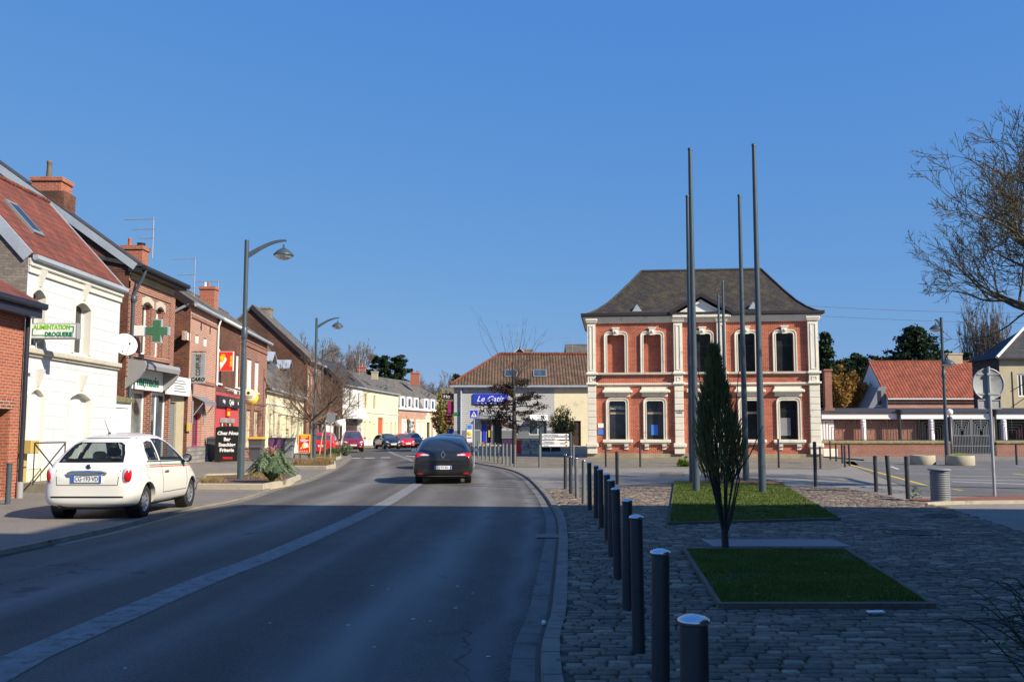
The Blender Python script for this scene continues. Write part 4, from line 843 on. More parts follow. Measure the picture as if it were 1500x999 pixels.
# ================================================================== buildings
def house(name, label, F, u0, u1, z0, ze, set_, zr, depth, wm, rm, holes, cat='house', over=.25, gut='zinc', gable=None, fd=.16, verge=.05, pipe=None, zeb=None, roofth=.12, vergemat=None, fascia=.0, group=None, back=None):
    """holes: (u0,u1,z0,z1,kind,kwargs); gable wall: w=0 front, ridge at w=-set_, back at w=-depth"""
    c = F.T((u0 + u1) / 2, -depth / 2, z0); root = thing(name, label, cat, c, group); zeb = ze if zeb is None else zeb
    mb = MB(); wallgrid(mb, F, u0, u1, z0 - .3, ze, [h[:4] for h in holes], fd)
    mb.build('front_wall', wm, root); mb = MB()
    mb.add([(u0, -depth, z0 - .3), (u1, -depth, z0 - .3), (u1, -depth, zeb), (u0, -depth, zeb)], [(0, 1, 2, 3)], 0, False, F.T)
    mb.build('rear_wall', wm, root)
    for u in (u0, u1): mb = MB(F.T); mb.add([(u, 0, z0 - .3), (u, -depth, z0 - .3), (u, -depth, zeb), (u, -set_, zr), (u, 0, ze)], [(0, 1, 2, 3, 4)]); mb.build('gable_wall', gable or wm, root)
    sl = (zr - ze) / set_; sb = (zr - zeb) / max(.1, depth - set_); V = verge
    rf = MB(); A = lambda u, w_, z: F.T(u, w_, z)
    rf.slab(A(u0 - V, over, ze - over * sl + roofth), A(u1 + V, over, ze - over * sl + roofth), A(u1 + V, -set_, zr + roofth), A(u0 - V, -set_, zr + roofth), roofth)
    rf.slab(A(u0 - V, -depth - .1, zeb - .1 * sb + roofth), A(u1 + V, -depth - .1, zeb - .1 * sb + roofth), A(u1 + V, -set_, zr + roofth + .004), A(u0 - V, -set_, zr + roofth + .004), roofth)
    ro = rf.build('roof', rm, root)
    rd = MB(); n = max(3, int((u1 - u0) / .4)); rd.tube([A(lerp(u0 - V, u1 + V, i / n), -set_, zr + roofth - .01 + (.012 if i % 2 else 0)) for i in range(n + 1)], .09, 8); rd.build('ridge', rm, ro)
    if vergemat:
        for u in (u0 - V, u1 + V):
            vb = MB(); vb.slab(A(u - .03, over, ze - over * sl + roofth + .03), A(u + .03, over, ze - over * sl + roofth + .03), A(u + .03, -set_, zr + roofth + .03), A(u - .03, -set_, zr + roofth + .03), .3); vb.build('verge', vergemat, ro)
    if gut:
        g = MB(); zg = ze - over * sl + roofth * .4
        prof = [(.0, .05), (.0, -.05), (.04, -.09), (.09, -.09), (.13, -.05), (.13, .05)]
        for (a, b) in zip(prof, prof[1:]): g.add([(u0 - V, over + a[0], zg + a[1]), (u1 + V, over + a[0], zg + a[1]), (u1 + V, over + b[0], zg + b[1]), (u0 - V, over + b[0], zg + b[1])], [(0, 1, 2, 3)], 0, False, F.T)
        for u in (u0 - V, u1 + V): g.add([(u, over + a, zg + b) for a, b in prof], [tuple(range(6))], 0, False, F.T)
        if fascia: g.box(u0 - V, u1 + V, 0.0, over - .005, zg - fascia, zg + .02, T=F.T)
        if pipe is not None:
            up, zb = pipe; g.tube([(up, over + .06, zg - .08), (up, over + .05, zg - .18), (up, .1, zg - .55), (up, .1, zb)], .045, 10, T=F.T)
        g.build('gutter', gut, root)
    for h in holes:
        kw = dict(h[5]) if len(h) > 5 else {}; sill = kw.pop('sill', None); lint = kw.pop('lintel', None); dp = kw.pop('depth', fd * .8); arch = kw.pop('arch', 0); sur = kw.pop('sur', None)
        if h[4] == 'none': continue
        wo = window(root, F, h, dp, kind=h[4], **kw); a, b, c, d = h[:4]
        if sill: s = MB(F.T); s.box(a - .08, b + .08, -.05, .08, c - .09, c - .001, bev=.01); s.build('sill', sill, wo)
        if lint:
            s = MB(F.T); hh = .22
            if arch:
                N = 8; up = [(lerp(a - .1, b + .1, i / N), d + hh * .55 + arch * math.sin(math.pi * i / N)) for i in range(N + 1)]; lo = [(lerp(a, b, i / N), d - arch * .6 + arch * math.sin(math.pi * i / N)) for i in range(N + 1)]
                s.prism([(a - .1, d - arch)] + up + [(b + .1, d - arch), (b, d - arch * .9)] + lo[::-1] + [(a, d - arch * .9)], -.04, .035, axis=1)
            else: s.box(a - .1, b + .1, -.04, .03, d + .001, d + hh)
            s.build('lintel', lint, wo)
        if sur: s = MB(F.T); s.sweep([(b, c), (b, d), (a, d), (a, c)], -.12, -.03, .03); s.build('surround', sur, wo)
    return root
def chimney(parent_or_none, x, y, z0, z1, wx, wy, m, rot, pots=(), label=None, capm=None):
    ca, sa = rot.x, rot.y; T = lambda a, b, c: (x + a * ca - b * sa, y + a * sa + b * ca, c)
    mb = MB(T); mb.box(-wx / 2, wx / 2, -wy / 2, wy / 2, z0, z1 - .14); mb.box(-wx / 2 - .05, wx / 2 + .05, -wy / 2 - .05, wy / 2 + .05, z1 - .14, z1); o = mb.build('chimney', m, parent_or_none)
    for (a, b, r, h, pm) in pots: mb = MB(T); mb.lathe([(r * 1.1, z1), (r * .9, z1 + h * .85), (r * 1.05, z1 + h * .9), (r * 1.05, z1 + h), (r * .7, z1 + h)], (a, b, 0), 12); mb.build('chimney_pot', pm, o)
    return o
def antenna(label, x, y, z, h, kind=0):
    t = thing('tv_antenna', label, 'antenna', (x, y, z), 'television antennas on the roofs'); mb = MB(); mb.tube([(x, y, z), (x, y, z + h)], .022, 6); mb.build('mast', 'galvanised', t)
    for k, (zz, L) in enumerate([(h - .05, 1.3), (h * .72, .9), (h * .5, .6)][:3 if kind == 0 else 2]):
        mb = MB(); d = Vector((-.95, .25, .03)).normalized(); n = Vector((-d.y, d.x, 0)).normalized(); p = Vector((x, y, z + zz)); mb.tube([p + d * -.1, p + d * L], .012, 5)
        for i in range(int(L / .13)): c = p + d * (i * .13 + .1); mb.tube([c - n * .16 + Vector((0, 0, 0)), c + n * .16], .006, 4)
        mb.build('aerial', 'galvanised', t)
def skylight(F, roofpts, u0, u1, w0, w1, zf, parent, m='glass_blue'):
    mb = MB(F.T); zz = lambda w_: zf(w_) + .06
    def fr(a, b, c, d, lift, mt, nm, par):
        q = MB(); q.slab(F.T(a, c, zf(c) + lift), F.T(b, c, zf(c) + lift), F.T(b, d, zf(d) + lift), F.T(a, d, zf(d) + lift), .1); return q.build(nm, mt, par)
    f = fr(u0, u1, w0, w1, .22, 'panel_grey', 'skylight', parent); s = .09; sg = 1 if w1 > w0 else -1
    fr(u0 + s, u1 - s, w0 + s * sg, w1 - s * sg, .235, m, 'pane', f)

# ---- leftmost brick building
F0 = Fac((-11.42, 17.5), (-11.42, 21.95)); 
h0 = (F0.L - 2.6, F0.L - .45, .3, 1.54 + 26 * 21.2 / 1380)
hs = house('brick_building', 'orange brick building with red tiled roof and navy gutter at the left edge', F0, 0, F0.L, .05, 4.66, 4.2, 7.0, 8.4, 'brick_orange', 'tile_red', [(h0[0], h0[1], .1, 2.08, 'shutter', dict(frame='panel_dark', depth=.4))], cat='building', over=.4, gut='fascia_navy', fd=.5, fascia=.28, verge=.0)
mb = MB(F0.T); mb.tube([(F0.L - .04, .09, 4.45), (F0.L - .04, .09, 4.0), (F0.L - .04, .09, .25)], .055, 10); mb.build('downpipe', 'fascia_navy', hs); mb = MB(F0.T); mb.tube([(F0.L - .04, .09, .04), (F0.L - .04, .09, .42)], .075, 10); mb.build('pipe_shoe', 'plastic_grey', hs)
mb = MB(F0.T); mb.box(h0[0] - .1, h0[1] + .1, .002, .02, 2.08, 2.32); mb.build('soldier_course', 'brick_red', hs)
# ---- white house
F1 = Fac((-12.35, 23.75), (-12.35, 29.45)); r = F1.r
up1 = r(46, 65, 404, 503); up2 = r(108.5, 131, 443, 521); dn1 = r(40, 60, 569, 700); dn2 = r(100, 130, 577, 668)
z_up = (3.78, 5.25); z_dn = (.42, 2.66)
H1 = [(up1[0], up1[1], *z_up, 'win', dict(mull=0, trans=0)), (up2[0], up2[1], *z_up, 'win', dict(mull=0)), (dn1[0], dn1[1], .3, z_dn[1], 'shutter', dict(frame='plastic_white', depth=.12)), (dn2[0], dn2[1], .35, z_dn[1], 'door', dict(frame='plastic_white', depth=.2, handle=False))]
hw = house('white_house', 'white painted block house with red tiled roof and the projecting shop sign', F1, 0, F1.L, .05, 6.1, 2.45, 8.75, 6.0, 'block_white', 'tile_red', H1, gable='brick_grey', over=.12, fd=.3, verge=.03, vergemat='zinc', pipe=None)
for (a, b, c, d, *_), dep in zip(H1, (.3, .3, .3, .3)):
    s = MB(F1.T); s.box(b - .002, b + .001, -.28, 0.003, c, d); 
    N = 10; arcp = [(lerp(a, b, i / N), d - .16 + .16 * math.sin(math.pi * i / N)) for i in range(N + 1)]
    s.prism([(a, d + .002)] + [(b, d + .002)] + arcp[::-1], -.28, .004, axis=1)
    outer = [(lerp(a - .11, b + .11, i / N), d - .14 + .24 * math.sin(math.pi * i / N) ** .8) for i in range(N + 1)]; inner = [(lerp(a, b, i / N), d - .16 + .16 * math.sin(math.pi * i / N)) for i in range(N + 1)]
    s.prism([(a - .11, c)] + outer + [(b + .11, c), (b, c)] + inner[::-1] + [(a, c)], .005, .03, axis=1)
    s.build('surround', 'trim_pale', hw)
    s = MB(F1.T); m_ = (a + b) / 2; zt = d + .22; s.add([(m_ - .11, 0, zt + .3), (m_ + .11, 0, zt + .3), (m_ + .11, .17, zt + .3), (m_ - .11, .17, zt + .3), (m_ - .06, 0, zt - .14), (m_ + .06, 0, zt - .14), (m_ + .06, .05, zt - .14), (m_ - .06, .05, zt - .14)], [(0, 1, 2, 3), (4, 7, 6, 5), (0, 4, 5, 1), (1, 5, 6, 2), (2, 6, 7, 3), (3, 7, 4, 0)]); s.build('keystone', 'trim_pale', hw)
s = MB(F1.T); s.box(0, F1.L, 0, .14, 3.56, 3.7, bev=.02); s.box(0, F1.L, 0, .07, 3.5, 3.56); s.build('string_course', 'stone_sill', hw)
s = MB(F1.T); s.box(0, F1.L, 0, .12, 5.78, 6.0, bev=.03); s.box(0, F1.L, 0, .06, 5.62, 5.78, bev=.01); s.build('cornice', 'trim_pale', hw)
s = MB(F1.T); s.box(0, F1.L, 0.002, .05, -.2, .62, bev=.01); s.build('plinth', 'render_cream', hw)
zf = lambda w_: 6.1 + (-w_) * (8.75 - 6.1) / 2.45
a = F1.px(70, 336)[0]; skylight(F1, None, a + .5, a + 1.1, -.6, -1.45, zf, hw, 'glass_dark')
# doorstep with railing
s = MB(F1.T); s.box(0, dn2[1] + .4, .0, 1.0, -.1, .30, bev=.02); tag(center(s.build('doorstep', 'concrete_step')), 'low concrete doorstep along the foot of the white house', 'step')
t = thing('railing', 'thin black cross-braced railing before the white house door', 'railing', F1.T(1.4, .9, .3)); s = MB(F1.T); u0 = F1.px(49, 690, .92)[0]; u1 = u0 + 1.55
for a, b in [((u0, .92, .3), (u0, .92, 1.3)), ((u0, .92, 1.3), (u1, .92, 1.3)), ((u1, .92, 1.3), (u1, .92, .3)), ((u0, .92, .35), (u1, .92, 1.28)), ((u0, .92, 1.28), (u1, .92, .35))]: s.tube([a, b], .017, 6)
s.build('frame', 'metal_dark', t)
F1w = r(31, 54, 651, 666, .15); s = MB(F1.T); u = F1.px(42, 658, .2)[0]; s.box(u - .18, u + .22, .03, .35, 1.02, 1.36, bev=.01); s.box(u - .05, u + .1, .03, .12, .3, 1.02); tag(center(s.build('mailbox', 'mailbox')), 'mustard yellow mailbox by the white house shutter', 'mailbox')
s = MB(F1.T); s.box(.2, .32, 0, .1, 3.05, 3.3, bev=.01); tag(center(s.build('meter_box', 'plastic_white')), 'small white cable box under the string course of the white house', 'box')
# projecting shop sign
Y = 24.3; a = P(46, 497, Y); b = P(117, 475, Y); x0, x1, z0, z1 = a.x, b.x, a.z, b.z + .02
t = thing('shop_sign', 'white box sign with green lettering ALIMENTATION DROGUERIE on the white house', 'shop sign', (x0, Y, z0)); s = MB(); s.box(x0, x1, Y - .1, Y + .1, z0, z1, bev=.01); s.build('case', 'plastic_grey', t); s = MB(); s.box(x0 + .03, x1 - .06, Y - .106, Y - .1005, z0 + .03, z1 - .03); s.build('face', 'sign_white', t)
zc = (z0 + z1) / 2; wd = x1 - x0
txt('ALIMENTATION', .165, (x0 + .1, Y - .108, zc + .095), (1, 0, .0), (0, 0, 1), 'green_bright', t, align='LEFT', bold=.006, sx=.8); txt('DROGUERIE', .165, (x1 - .12, Y - .108, zc - .095), (1, 0, 0), (0, 0, 1), 'green_dark', t, align='RIGHT', bold=.006, sx=.8)
s = MB(); yy = Y - .107; s.box(x1 - .3, x1 - .1, yy - .004, yy, zc + .1, zc + .125); s.box(x1 - .125, x1 - .1, yy - .004, yy, zc - .03, zc + .1); s.box(x0 + .06, x0 + .085, yy - .004, yy, zc - .13, zc + .06); s.box(x0 + .085, x0 + .5, yy - .004, yy, zc - .13, zc - .105); s.build('line_mark', 'green_dark', t)
s = MB(); s.tube([(-12.33, Y, z1 - .06), (x0 + .05, Y, z1 - .06)], .02, 6); s.tube([(-12.33, Y, z0 - .08), (x0 + .3, Y, z0 + .02)], .02, 6); s.tube([(-12.33, Y, z1 + .02), (-12.33, Y, z0 - .2)], .02, 6); s.build('bracket', 'galvanised', t)
# ---- low link wall between white house and pharmacy
FL = Fac((-12.6, 29.5), (-12.6, 31.2)); s = house('garage_link', 'small white panelled gate wall with mossy top between white house and pharmacy', FL, 0, FL.L, .15, 2.55, .9, 2.75, 1.8, 'render_white', 'moss_coping', [(.15, FL.L - .15, .2, 2.35, 'garage', dict(frame='plastic_white', depth=.06))], cat='gate', over=.12, gut=None)
# ---- pharmacy
F2 = Fac((-12.8, 31.15), (-12.8, 35.35)); r = F2.r
w1 = r(208, 222, 430, 512); w2 = r(228, 239, 442, 520); zw = (4.25, 6.05)
s1u = F2.px(201, 620)[0]; s2u = F2.px(238, 620)[0]
H2 = [(w1[0], w1[1], *zw, 'win', dict(mull=0, depth=.25, lintel='stone_sill', arch=.12, th=.09)), (w2[0], w2[1], *zw, 'win', dict(mull=0, depth=.25, lintel='stone_sill', arch=.12, th=.09)), (.18, 2.3, .35, 3.0, 'shopwin', dict(mull=1, frame='sign_white', pane='glass_pale', depth=.3, th=.09)), (2.36, 4.05, .35, 3.0, 'shopwin', dict(mull=1, frame='sign_white', pane='glass_blue', depth=.2, th=.1))]
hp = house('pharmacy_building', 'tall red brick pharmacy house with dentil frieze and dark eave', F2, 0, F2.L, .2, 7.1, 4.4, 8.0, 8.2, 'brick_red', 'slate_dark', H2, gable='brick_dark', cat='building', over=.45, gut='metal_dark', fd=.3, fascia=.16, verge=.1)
s = MB(F2.T); gp = [(0.0, 6.9), (-8.2, 6.9), (-8.2, 9.0), (-5.35, 11.02), (-.0, 7.2)]; s.prism([(a_, b_) for a_, b_ in gp], -.01, .75, axis=0); s.build('gable_parapet', 'brick_dark', hp)
s = MB(); s.slab(F2.T(-.12, .3, 7.15), F2.T(-.06, .3, 7.15), F2.T(-.06, -5.35, 11.18), F2.T(-.12, -5.35, 11.18), .24); s.build('verge', 'zinc', hp); s = MB(); s.slab(F2.T(-.1, .3, 7.2), F2.T(.85, .3, 7.2), F2.T(.85, -5.35, 11.23), F2.T(-.1, -5.35, 11.23), .06); s.slab(F2.T(-.1, -8.3, 9.1), F2.T(.85, -8.3, 9.1), F2.T(.85, -5.35, 11.2), F2.T(-.1, -5.35, 11.2), .06); s.build('parapet_roof', 'slate_dark', hp)
s = MB(F2.T)
for i in range(34): u = .15 + i * (F2.L - .3) / 34; s.box(u, u + .06, 0, .06, 6.68, 6.84)
s.box(0, F2.L, 0, .05, 6.84, 6.92); s.box(0, F2.L, 0, .1, 6.92, 7.04); s.build('dentil_frieze', 'brick_cream', hp)
s = MB(F2.T); s.box(.0, .45, 0.001, .06, 3.4, 6.6); s.box(F2.L - .4, F2.L, 0.001, .06, 3.4, 6.6); s.box(0, F2.L, 0.001, .05, 6.35, 6.62); s.box(.45, F2.L - .4, .001, .1, 4.1, 4.22); s.build('brick_pilasters', 'brick_red', hp)
s = MB(F2.T); s.tube([(.12, .5, 7.0), (.12, .42, 6.75), (.12, .15, 6.2), (.12, .12, 6.0), (.12, .12, .3)], .055, 10); s.lathe([(.05, 5.85), (.11, 5.95), (.11, 6.1), (.06, 6.12)], (.12, .13, 0), 12); s.build('downpipe', 'pole_blue', hp)
q = P(75, 300, 31.6); chimney(hp, q.x, 31.6, 8.2, P(75, 264, 31.6).z, 1.0, .8, 'brick_orange', Vector((1, 0)), [(-.12, 0, .09, .66, 'bark_grey')])
s = MB(); s.box(q.x - .5, q.x + .62, 31.18, 32.05, 8.0, P(75, 284, 31.6).z); s.build('chimney_base', 'brick_dark', hp)
q = P(208, 368, 35.0); chimney(hp, q.x + .0, 34.4, 7.2, P(208, 362, 34.4).z, .75, .6, 'brick_orange', Vector((1, 0)), [(-.22, 0, .07, .32, 'terracotta'), (.2, 0, .15, .14, 'metal_dark')])
# canopy with curved front
t = thing('pharmacy_canopy', 'grey curved shopfront canopy with green pharmacy lettering', 'canopy', F2.T(1.7, 0, 3)); s = MB(F2.T); ua, ub = .02, 3.3
zt, zb_ = 4.0, 3.0; arc = [(0, zt), (.62, zt - .08), (.66, zt - .2), (.6, zt - .42), (.42, zt - .68), (.18, zb_ + .12), (0, zb_)]
s.prism([(w_, z) for w_, z in arc], ua, ua + .1, axis=0); s.prism([(w_, z) for w_, z in arc], ub - .1, ub, axis=0); s.prism([(0, zt), (.62, zt - .08), (.66, zt - .2), (.62, zt - .34), (.56, zt - .3), (.5, zt - .16), (0, zt - .1)], ua + .1, ub - .1, axis=0); s.build('shell', 'plastic_grey', t)
s = MB(F2.T); s.box(ua + .1, ub - .1, .02, .07, 3.02, 3.72); pn = s.build('sign_board', 'sign_white', t)
txt('Pharmacie', .52, F2.T(1.65, .072, 3.32), (0, 1, 0), (0, 0, 1), 'green_dark', pn, bold=.012, sx=1.05, ext=.012)
s = MB(F2.T); s.box(3.35, F2.L + 1.6, .1, .2, 2.95, 3.65, bev=.01); pb = s.build('side_board', 'sign_white', t); s = MB(F2.T)
for i in range(5): s.box(4.0, 5.3 - .15 * (i % 3), .2, .204, 3.08 + i * .1, 3.1 + i * .1 + .02)
s.build('fine_print', 'panel_grey', pb)
# cross
Y = 31.6; c = P(231, 485, Y); hh = .4; t = thing('pharmacy_cross', 'green pharmacy cross sign projecting from the brick pharmacy', 'shop sign', (c.x, Y, c.z - hh)); k3 = hh * .36
cross = [(-k3, -hh), (k3, -hh), (k3, -k3), (hh, -k3), (hh, k3), (k3, k3), (k3, hh), (-k3, hh), (-k3, k3), (-hh, k3), (-hh, -k3), (-k3, -k3)]
T = lambda a, b, d: (c.x + a, Y + b, c.z + d); s = MB(T); s.prism(cross, -.08, .08, axis=1); s.build('case', 'zinc', t); s = MB(T); s.prism([(a * .9, b * .9) for a, b in cross], -.09, -.081, axis=1); s.build('led_face', 'led_green', t)
q = P(197, 485, Y); s = MB(); s.box(q.x, c.x - hh - .01, Y - .07, Y + .07, c.z - .17, c.z + .18, bev=.01); s.build('mounting_box', 'sign_white', t); s = MB(); s.tube([(-12.78, Y, c.z), (q.x, Y, c.z)], .03, 6); s.build('bracket', 'galvanised', t)
# satellite dish
c = P(183.5, 505, 30.3); t = thing('satellite_dish', 'white oval satellite dish between white house and pharmacy', 'satellite dish', c); nrm = Vector((.62, -.72, .3)).normalized(); X = nrm.cross(Vector((0, 0, 1))).normalized(); Z = X.cross(nrm)
T = lambda a, b, d: c + X * a + nrm * b + Z * d; s = MB(T); s.lathe([(0, -.07), (.15, -.058), (.28, -.02), (.37, .03), (.375, .04), (.36, .038), (.27, -.01), (.14, -.048), (0, -.06)], (0, 0, 0), 28, axis='y'); s.build('dish', 'plastic_white', t)
s = MB(); s.tube([T(0, -.07, 0), T(0, -.16, 0), Vector((-12.6, 30.9, c.z - .25)), Vector((-12.78, 31.1, c.z - .25))], .022, 6); s.tube([T(0, 0, -.37), T(0, .4, -.12)], .012, 5); s.build('arm', 'galvanised', t); s = MB(T); s.tube([(0, .36, -.12), (0, .46, -.1)], .035, 8); s.build('receiver', 'plastic_grey', t)
# annex
FA = Fac((-12.95, 35.36), (-12.85, 36.98)); house('annex', 'narrow one storey annex with grey shutter and beige pier beside the pharmacy', FA, 0, FA.L, .3, 3.2, 1.5, 3.4, 3.0, 'render_beige', 'moss_coping', [(.1, .9, .3, 2.7, 'shutter', dict(frame='panel_grey', depth=.1))], cat='building', gut=None, over=.05, roofth=.06)
# ---- terrace of three
A3 = Vector((-12.71, 37.0)); B3_ = Vector((-13.95, 53.5)); dr = (B3_ - A3).normalized()
F3 = Fac(A3, B3_); uA = 0; uB = F3.px(316, 560)[0]; uC = F3.px(350.5, 560)[0]; uD = F3.L
ZR = 8.2; SET = 2.3
# hairdresser
wi = F3.r(281.5, 291, 600, 652); H3 = [(wi[0] , wi[1] + .5, .95, 2.35, 'win', dict(frame='purple', pane='glass_dark', mull=1, depth=.2, th=.1))]
for x in (277, 289, 301): q = F3.px(x, 490); H3.append((q[0] - .28, q[0] + .28, 5.15, 5.5, 'shutter', dict(frame='plastic_white', depth=.06)))
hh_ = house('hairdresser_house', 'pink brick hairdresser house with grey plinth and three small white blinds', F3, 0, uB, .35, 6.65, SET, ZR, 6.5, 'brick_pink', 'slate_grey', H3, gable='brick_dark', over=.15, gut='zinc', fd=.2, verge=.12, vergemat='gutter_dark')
s = MB(F3.T); s.box(0, uB, .001, .05, .0, 1.0); s.build('plinth', 'stone_plinth', hh_); s = MB(F3.T); s.box(.25, uB - .25, .001, .045, 3.55, 3.7); s.build('brick_band', 'brick_red', hh_); s = MB(F3.T); s.box(0.1, uB - .1, .001, .05, 6.1, 6.25); s.build('brick_band', 'brick_red', hh_)
s = MB(F3.T)
for u in (uB * .36, uB * .7): s.box(u - .03, u + .03, .0, .03, 5.75, 6.05); s.box(u - .08, u + .08, .0, .03, 5.86, 5.9)
s.build('wall_anchor', 'metal_dark', hh_)
s = MB(F3.T); s.tube([(uB - .1, .2, 6.6), (uB - .1, .08, 6.2), (uB - .1, .08, 3.6)], .04, 8); s.build('downpipe', 'plastic_white', hh_)
s = MB(); q0 = P(243, 449, 36.9); s.tube([(q0.x, 36.9, 6.1), (-13.05, 36.9, 6.45), (-12.75, 36.9, 6.6)], .06, 8); s.build('side_pipe', 'zinc', hh_)
for Yc, xx, lab, kd in ((44, 284, 'tall television antenna above the hairdresser roof', 0), (48, 319, 'television antenna beside the brick chimney', 0)):
    q = P(xx, 440, Yc); top = P(xx, 378 if xx == 284 else 411, Yc).z; antenna(lab, q.x, Yc, 6.9, top - 6.9, kd)
q = P(229, 380, 35.0); antenna('television antenna strapped to the pharmacy chimney', q.x, 34.6, 8.0, P(230, 319, 34.6).z - 8.0)
ch = P(306, 430, 47); t3 = chimney(hh_, ch.x, 47, 6.9, P(306, 421, 47).z, .75, .6, 'brick_orange', Vector((1, 0)), [(-.2, 0, .07, .25, 'sign_white'), (-.03, 0, .06, .25, 'terracotta')])
# hairdresser sign (vertical)
Yq = 37.3; a = P(279, 562, Yq); b = P(301.5, 517.5, Yq); x0, x1, z0, z1 = a.x, b.x, a.z, b.z; t = thing('shop_sign', 'grey upright sign reading COIFFURE CARO on the pink brick house', 'shop sign', (x0, Yq, z0)); s = MB(); s.box(x0, x1, Yq - .06, Yq + .06, z0, z1, bev=.008); s.build('case', 'plastic_grey', t); s = MB(); s.box(x0 + .06, x1 - .04, Yq - .066, Yq - .0605, z0 + .03, z1 - .03); s.build('face', 'galvanised', t)
xm = (x0 + x1) / 2; wd = x1 - x0
txt('COIFFURE', .26, (xm + .03, Yq - .068, lerp(z0, z1, .6)), (0, 0, 1), (-1, 0, 0), 'text_black', t, bold=.002, sx=.72); txt('CARO', .2, (xm + .01, Yq - .068, z0 + .16), (1, 0, 0), (0, 0, 1), 'text_black', t, shear=.25, bold=.008, sx=1.0)
s = MB(); s.tube([(-12.75, Yq, z1 + .06), (x1, Yq, z1 + .06)], .02, 6); s.build('bracket', 'metal_dark', t)
# awning over window
t = thing('awning', 'short grey scalloped awning over the hairdresser window', 'awning', F3.T(wi[0], 0, 2.9)); s = MB(F3.T); ua, ub = wi[0] - .2, wi[1] + .75
s.add([(ua, .02, 3.05), (ub, .02, 3.05), (ub, .5, 2.8), (ua, .5, 2.8), (ua, .02, 3.0), (ub, .02, 3.0), (ub, .5, 2.76), (ua, .5, 2.76)], [(0, 1, 2, 3), (4, 7, 6, 5), (0, 4, 5, 1), (2, 6, 7, 3), (0, 3, 7, 4), (1, 5, 6, 2)])
n = 12
for i in range(n): a_ = lerp(ua, ub, i / n); b_ = lerp(ua, ub, (i + 1) / n); s.add([(a_, .5, 2.78), (b_, .5, 2.78), (b_ - .02, .51, 2.66), ((a_ + b_) / 2, .51, 2.6), (a_ + .02, .51, 2.66)], [(0, 1, 2, 3, 4)])
s.build('canvas', 'panel_grey', t); s = MB(F3.T)
for u in (ua + .05, ub - .05): s.tube([(u, .04, 2.2), (u, .46, 2.76)], .02, 6); s.box(u - .06, u + .02, .02, .06, 1.9, 2.8)
s.build('stay', 'galvanised', t)
s = MB(F3.T); u = F3.px(269.5, 632)[0] + .5; s.box(u - .16, u + .16, .0, .12, 1.6, 1.92, bev=.01); tag(center(s.build('mailbox', 'mailbox')), 'small mustard mailbox on the hairdresser wall', 'mailbox')
# cafe
H4 = []
for x0, x1, k in ((317, 322.5, 0), (346, 350.0, 1)): a = F3.r(x0, x1, 496, 558); H4.append((max(uB + .1, a[0]), min(uC - .1, a[1] + .2), 3.75, 5.35, 'shutter', dict(frame='plastic_white', depth=.1, sill='plastic_white')))
for x0, x1 in ((322, 330), (334.5, 341)): a = F3.r(x0, x1, 605, 660); H4.append((a[0], a[1], .45, 2.2, 'win', dict(frame='plastic_white', depth=.15, mull=0, trans=.6)))
hc = house('cafe_building', 'dark brick cafe house with a red painted ground floor and black name board', F3, uB, uC, .3, 6.65, SET, ZR, 6.5, 'brick_dark', 'slate_grey', H4, cat='building', over=.15, gut='plastic_white', fd=.2, verge=0)
s = MB(F3.T); wallgrid(s, F3, uB + .02, uC - .02, .2, 3.35, [h[:4] for h in H4 if h[3] < 3], .05, w=.012); s.T = F3.T; s.box(uB + .02, uC - .02, .013, .06, 3.2, 3.32); s.build('red_front', 'render_red', hc)
s = MB(F3.T); s.box(uB + .1, uC - .3, .02, .16, 2.72, 3.2, bev=.01); nb = s.build('name_board', 'fascia_navy', hc); d3 = (dr.x, dr.y, 0)
um = (uB + uC) / 2; txt('Colly', .2, F3.T(uB + 1.0, .163, 2.95), d3, (0, 0, 1), 'text_white', nb, bold=.004, sx=1.1); txt('Cyclu', .34, F3.T(um + .1, .163, 2.95), d3, (0, 0, 1), 'text_white', nb, shear=.2, bold=.004, sx=1.2); txt('le', .24, F3.T(uC - .85, .163, 2.95), d3, (0, 0, 1), 'text_white', nb, bold=.004)
s = MB(F3.T); s.box(um - .45, um + .25, .06, .09, 2.3, 2.68); pb = s.build('red_poster', 'sign_red', hc); s = MB(F3.T); s.box(um - .35, um + .15, .09, .094, 2.33, 2.52); s.build('yellow_band', 'sign_yellow', pb)
for u in (uB + 1.1, um + .1): s = MB(F3.T); s.box(u - .22, u + .22, .02, .3, 1.98, 2.2, bev=.02); s.build('blind_box', 'plastic_grey', hc)
s = MB(F3.T); s.tube([(uB + .5, .3, 3.55), (uC - .4, .3, 3.5)], .02, 6)
for u in (um - .2, um + .9): s.lathe([(.02, 3.5), (.09, 3.38), (.08, 3.32), (0, 3.3)], (u, .38, 0), 10); s.tube([(u, .0, 3.5), (u, .38, 3.5)], .015, 6)
s.build('sign_lamps', 'plastic_white', hc)
# chip shop sign
Yq = 41.9; a = P(320, 543.5, Yq); b = P(342.5, 515, Yq); x0, x1, z0, z1 = a.x, b.x, a.z, b.z; t = thing('shop_sign', 'square red chip shop sign with a paper cone of fries above the red cafe', 'shop sign', (x0, Yq, z0)); s = MB(); s.box(x0, x1, Yq - .07, Yq + .07, z0, z1, bev=.006); s.build('case', 'plastic_white', t); s = MB(); s.box(x0 + .015, x1 - .015, Yq - .076, Yq - .0705, z0 + .015, z1 - .015); fa = s.build('face', 'sign_red', t)
W = x1 - x0; Hh = z1 - z0; T = lambda a, b, d: (x0 + a * W, Yq - .077 + b, z0 + d * Hh)
s = MB(T); s.prism([(.16, .06), (.12, .45), (.3, .5), (.48, .72), (.58, .6), (.52, .48)], -.006, 0, axis=1); s.build('paper_cone', 'sign_white', fa)
s = MB(T); rq = random.Random(2)
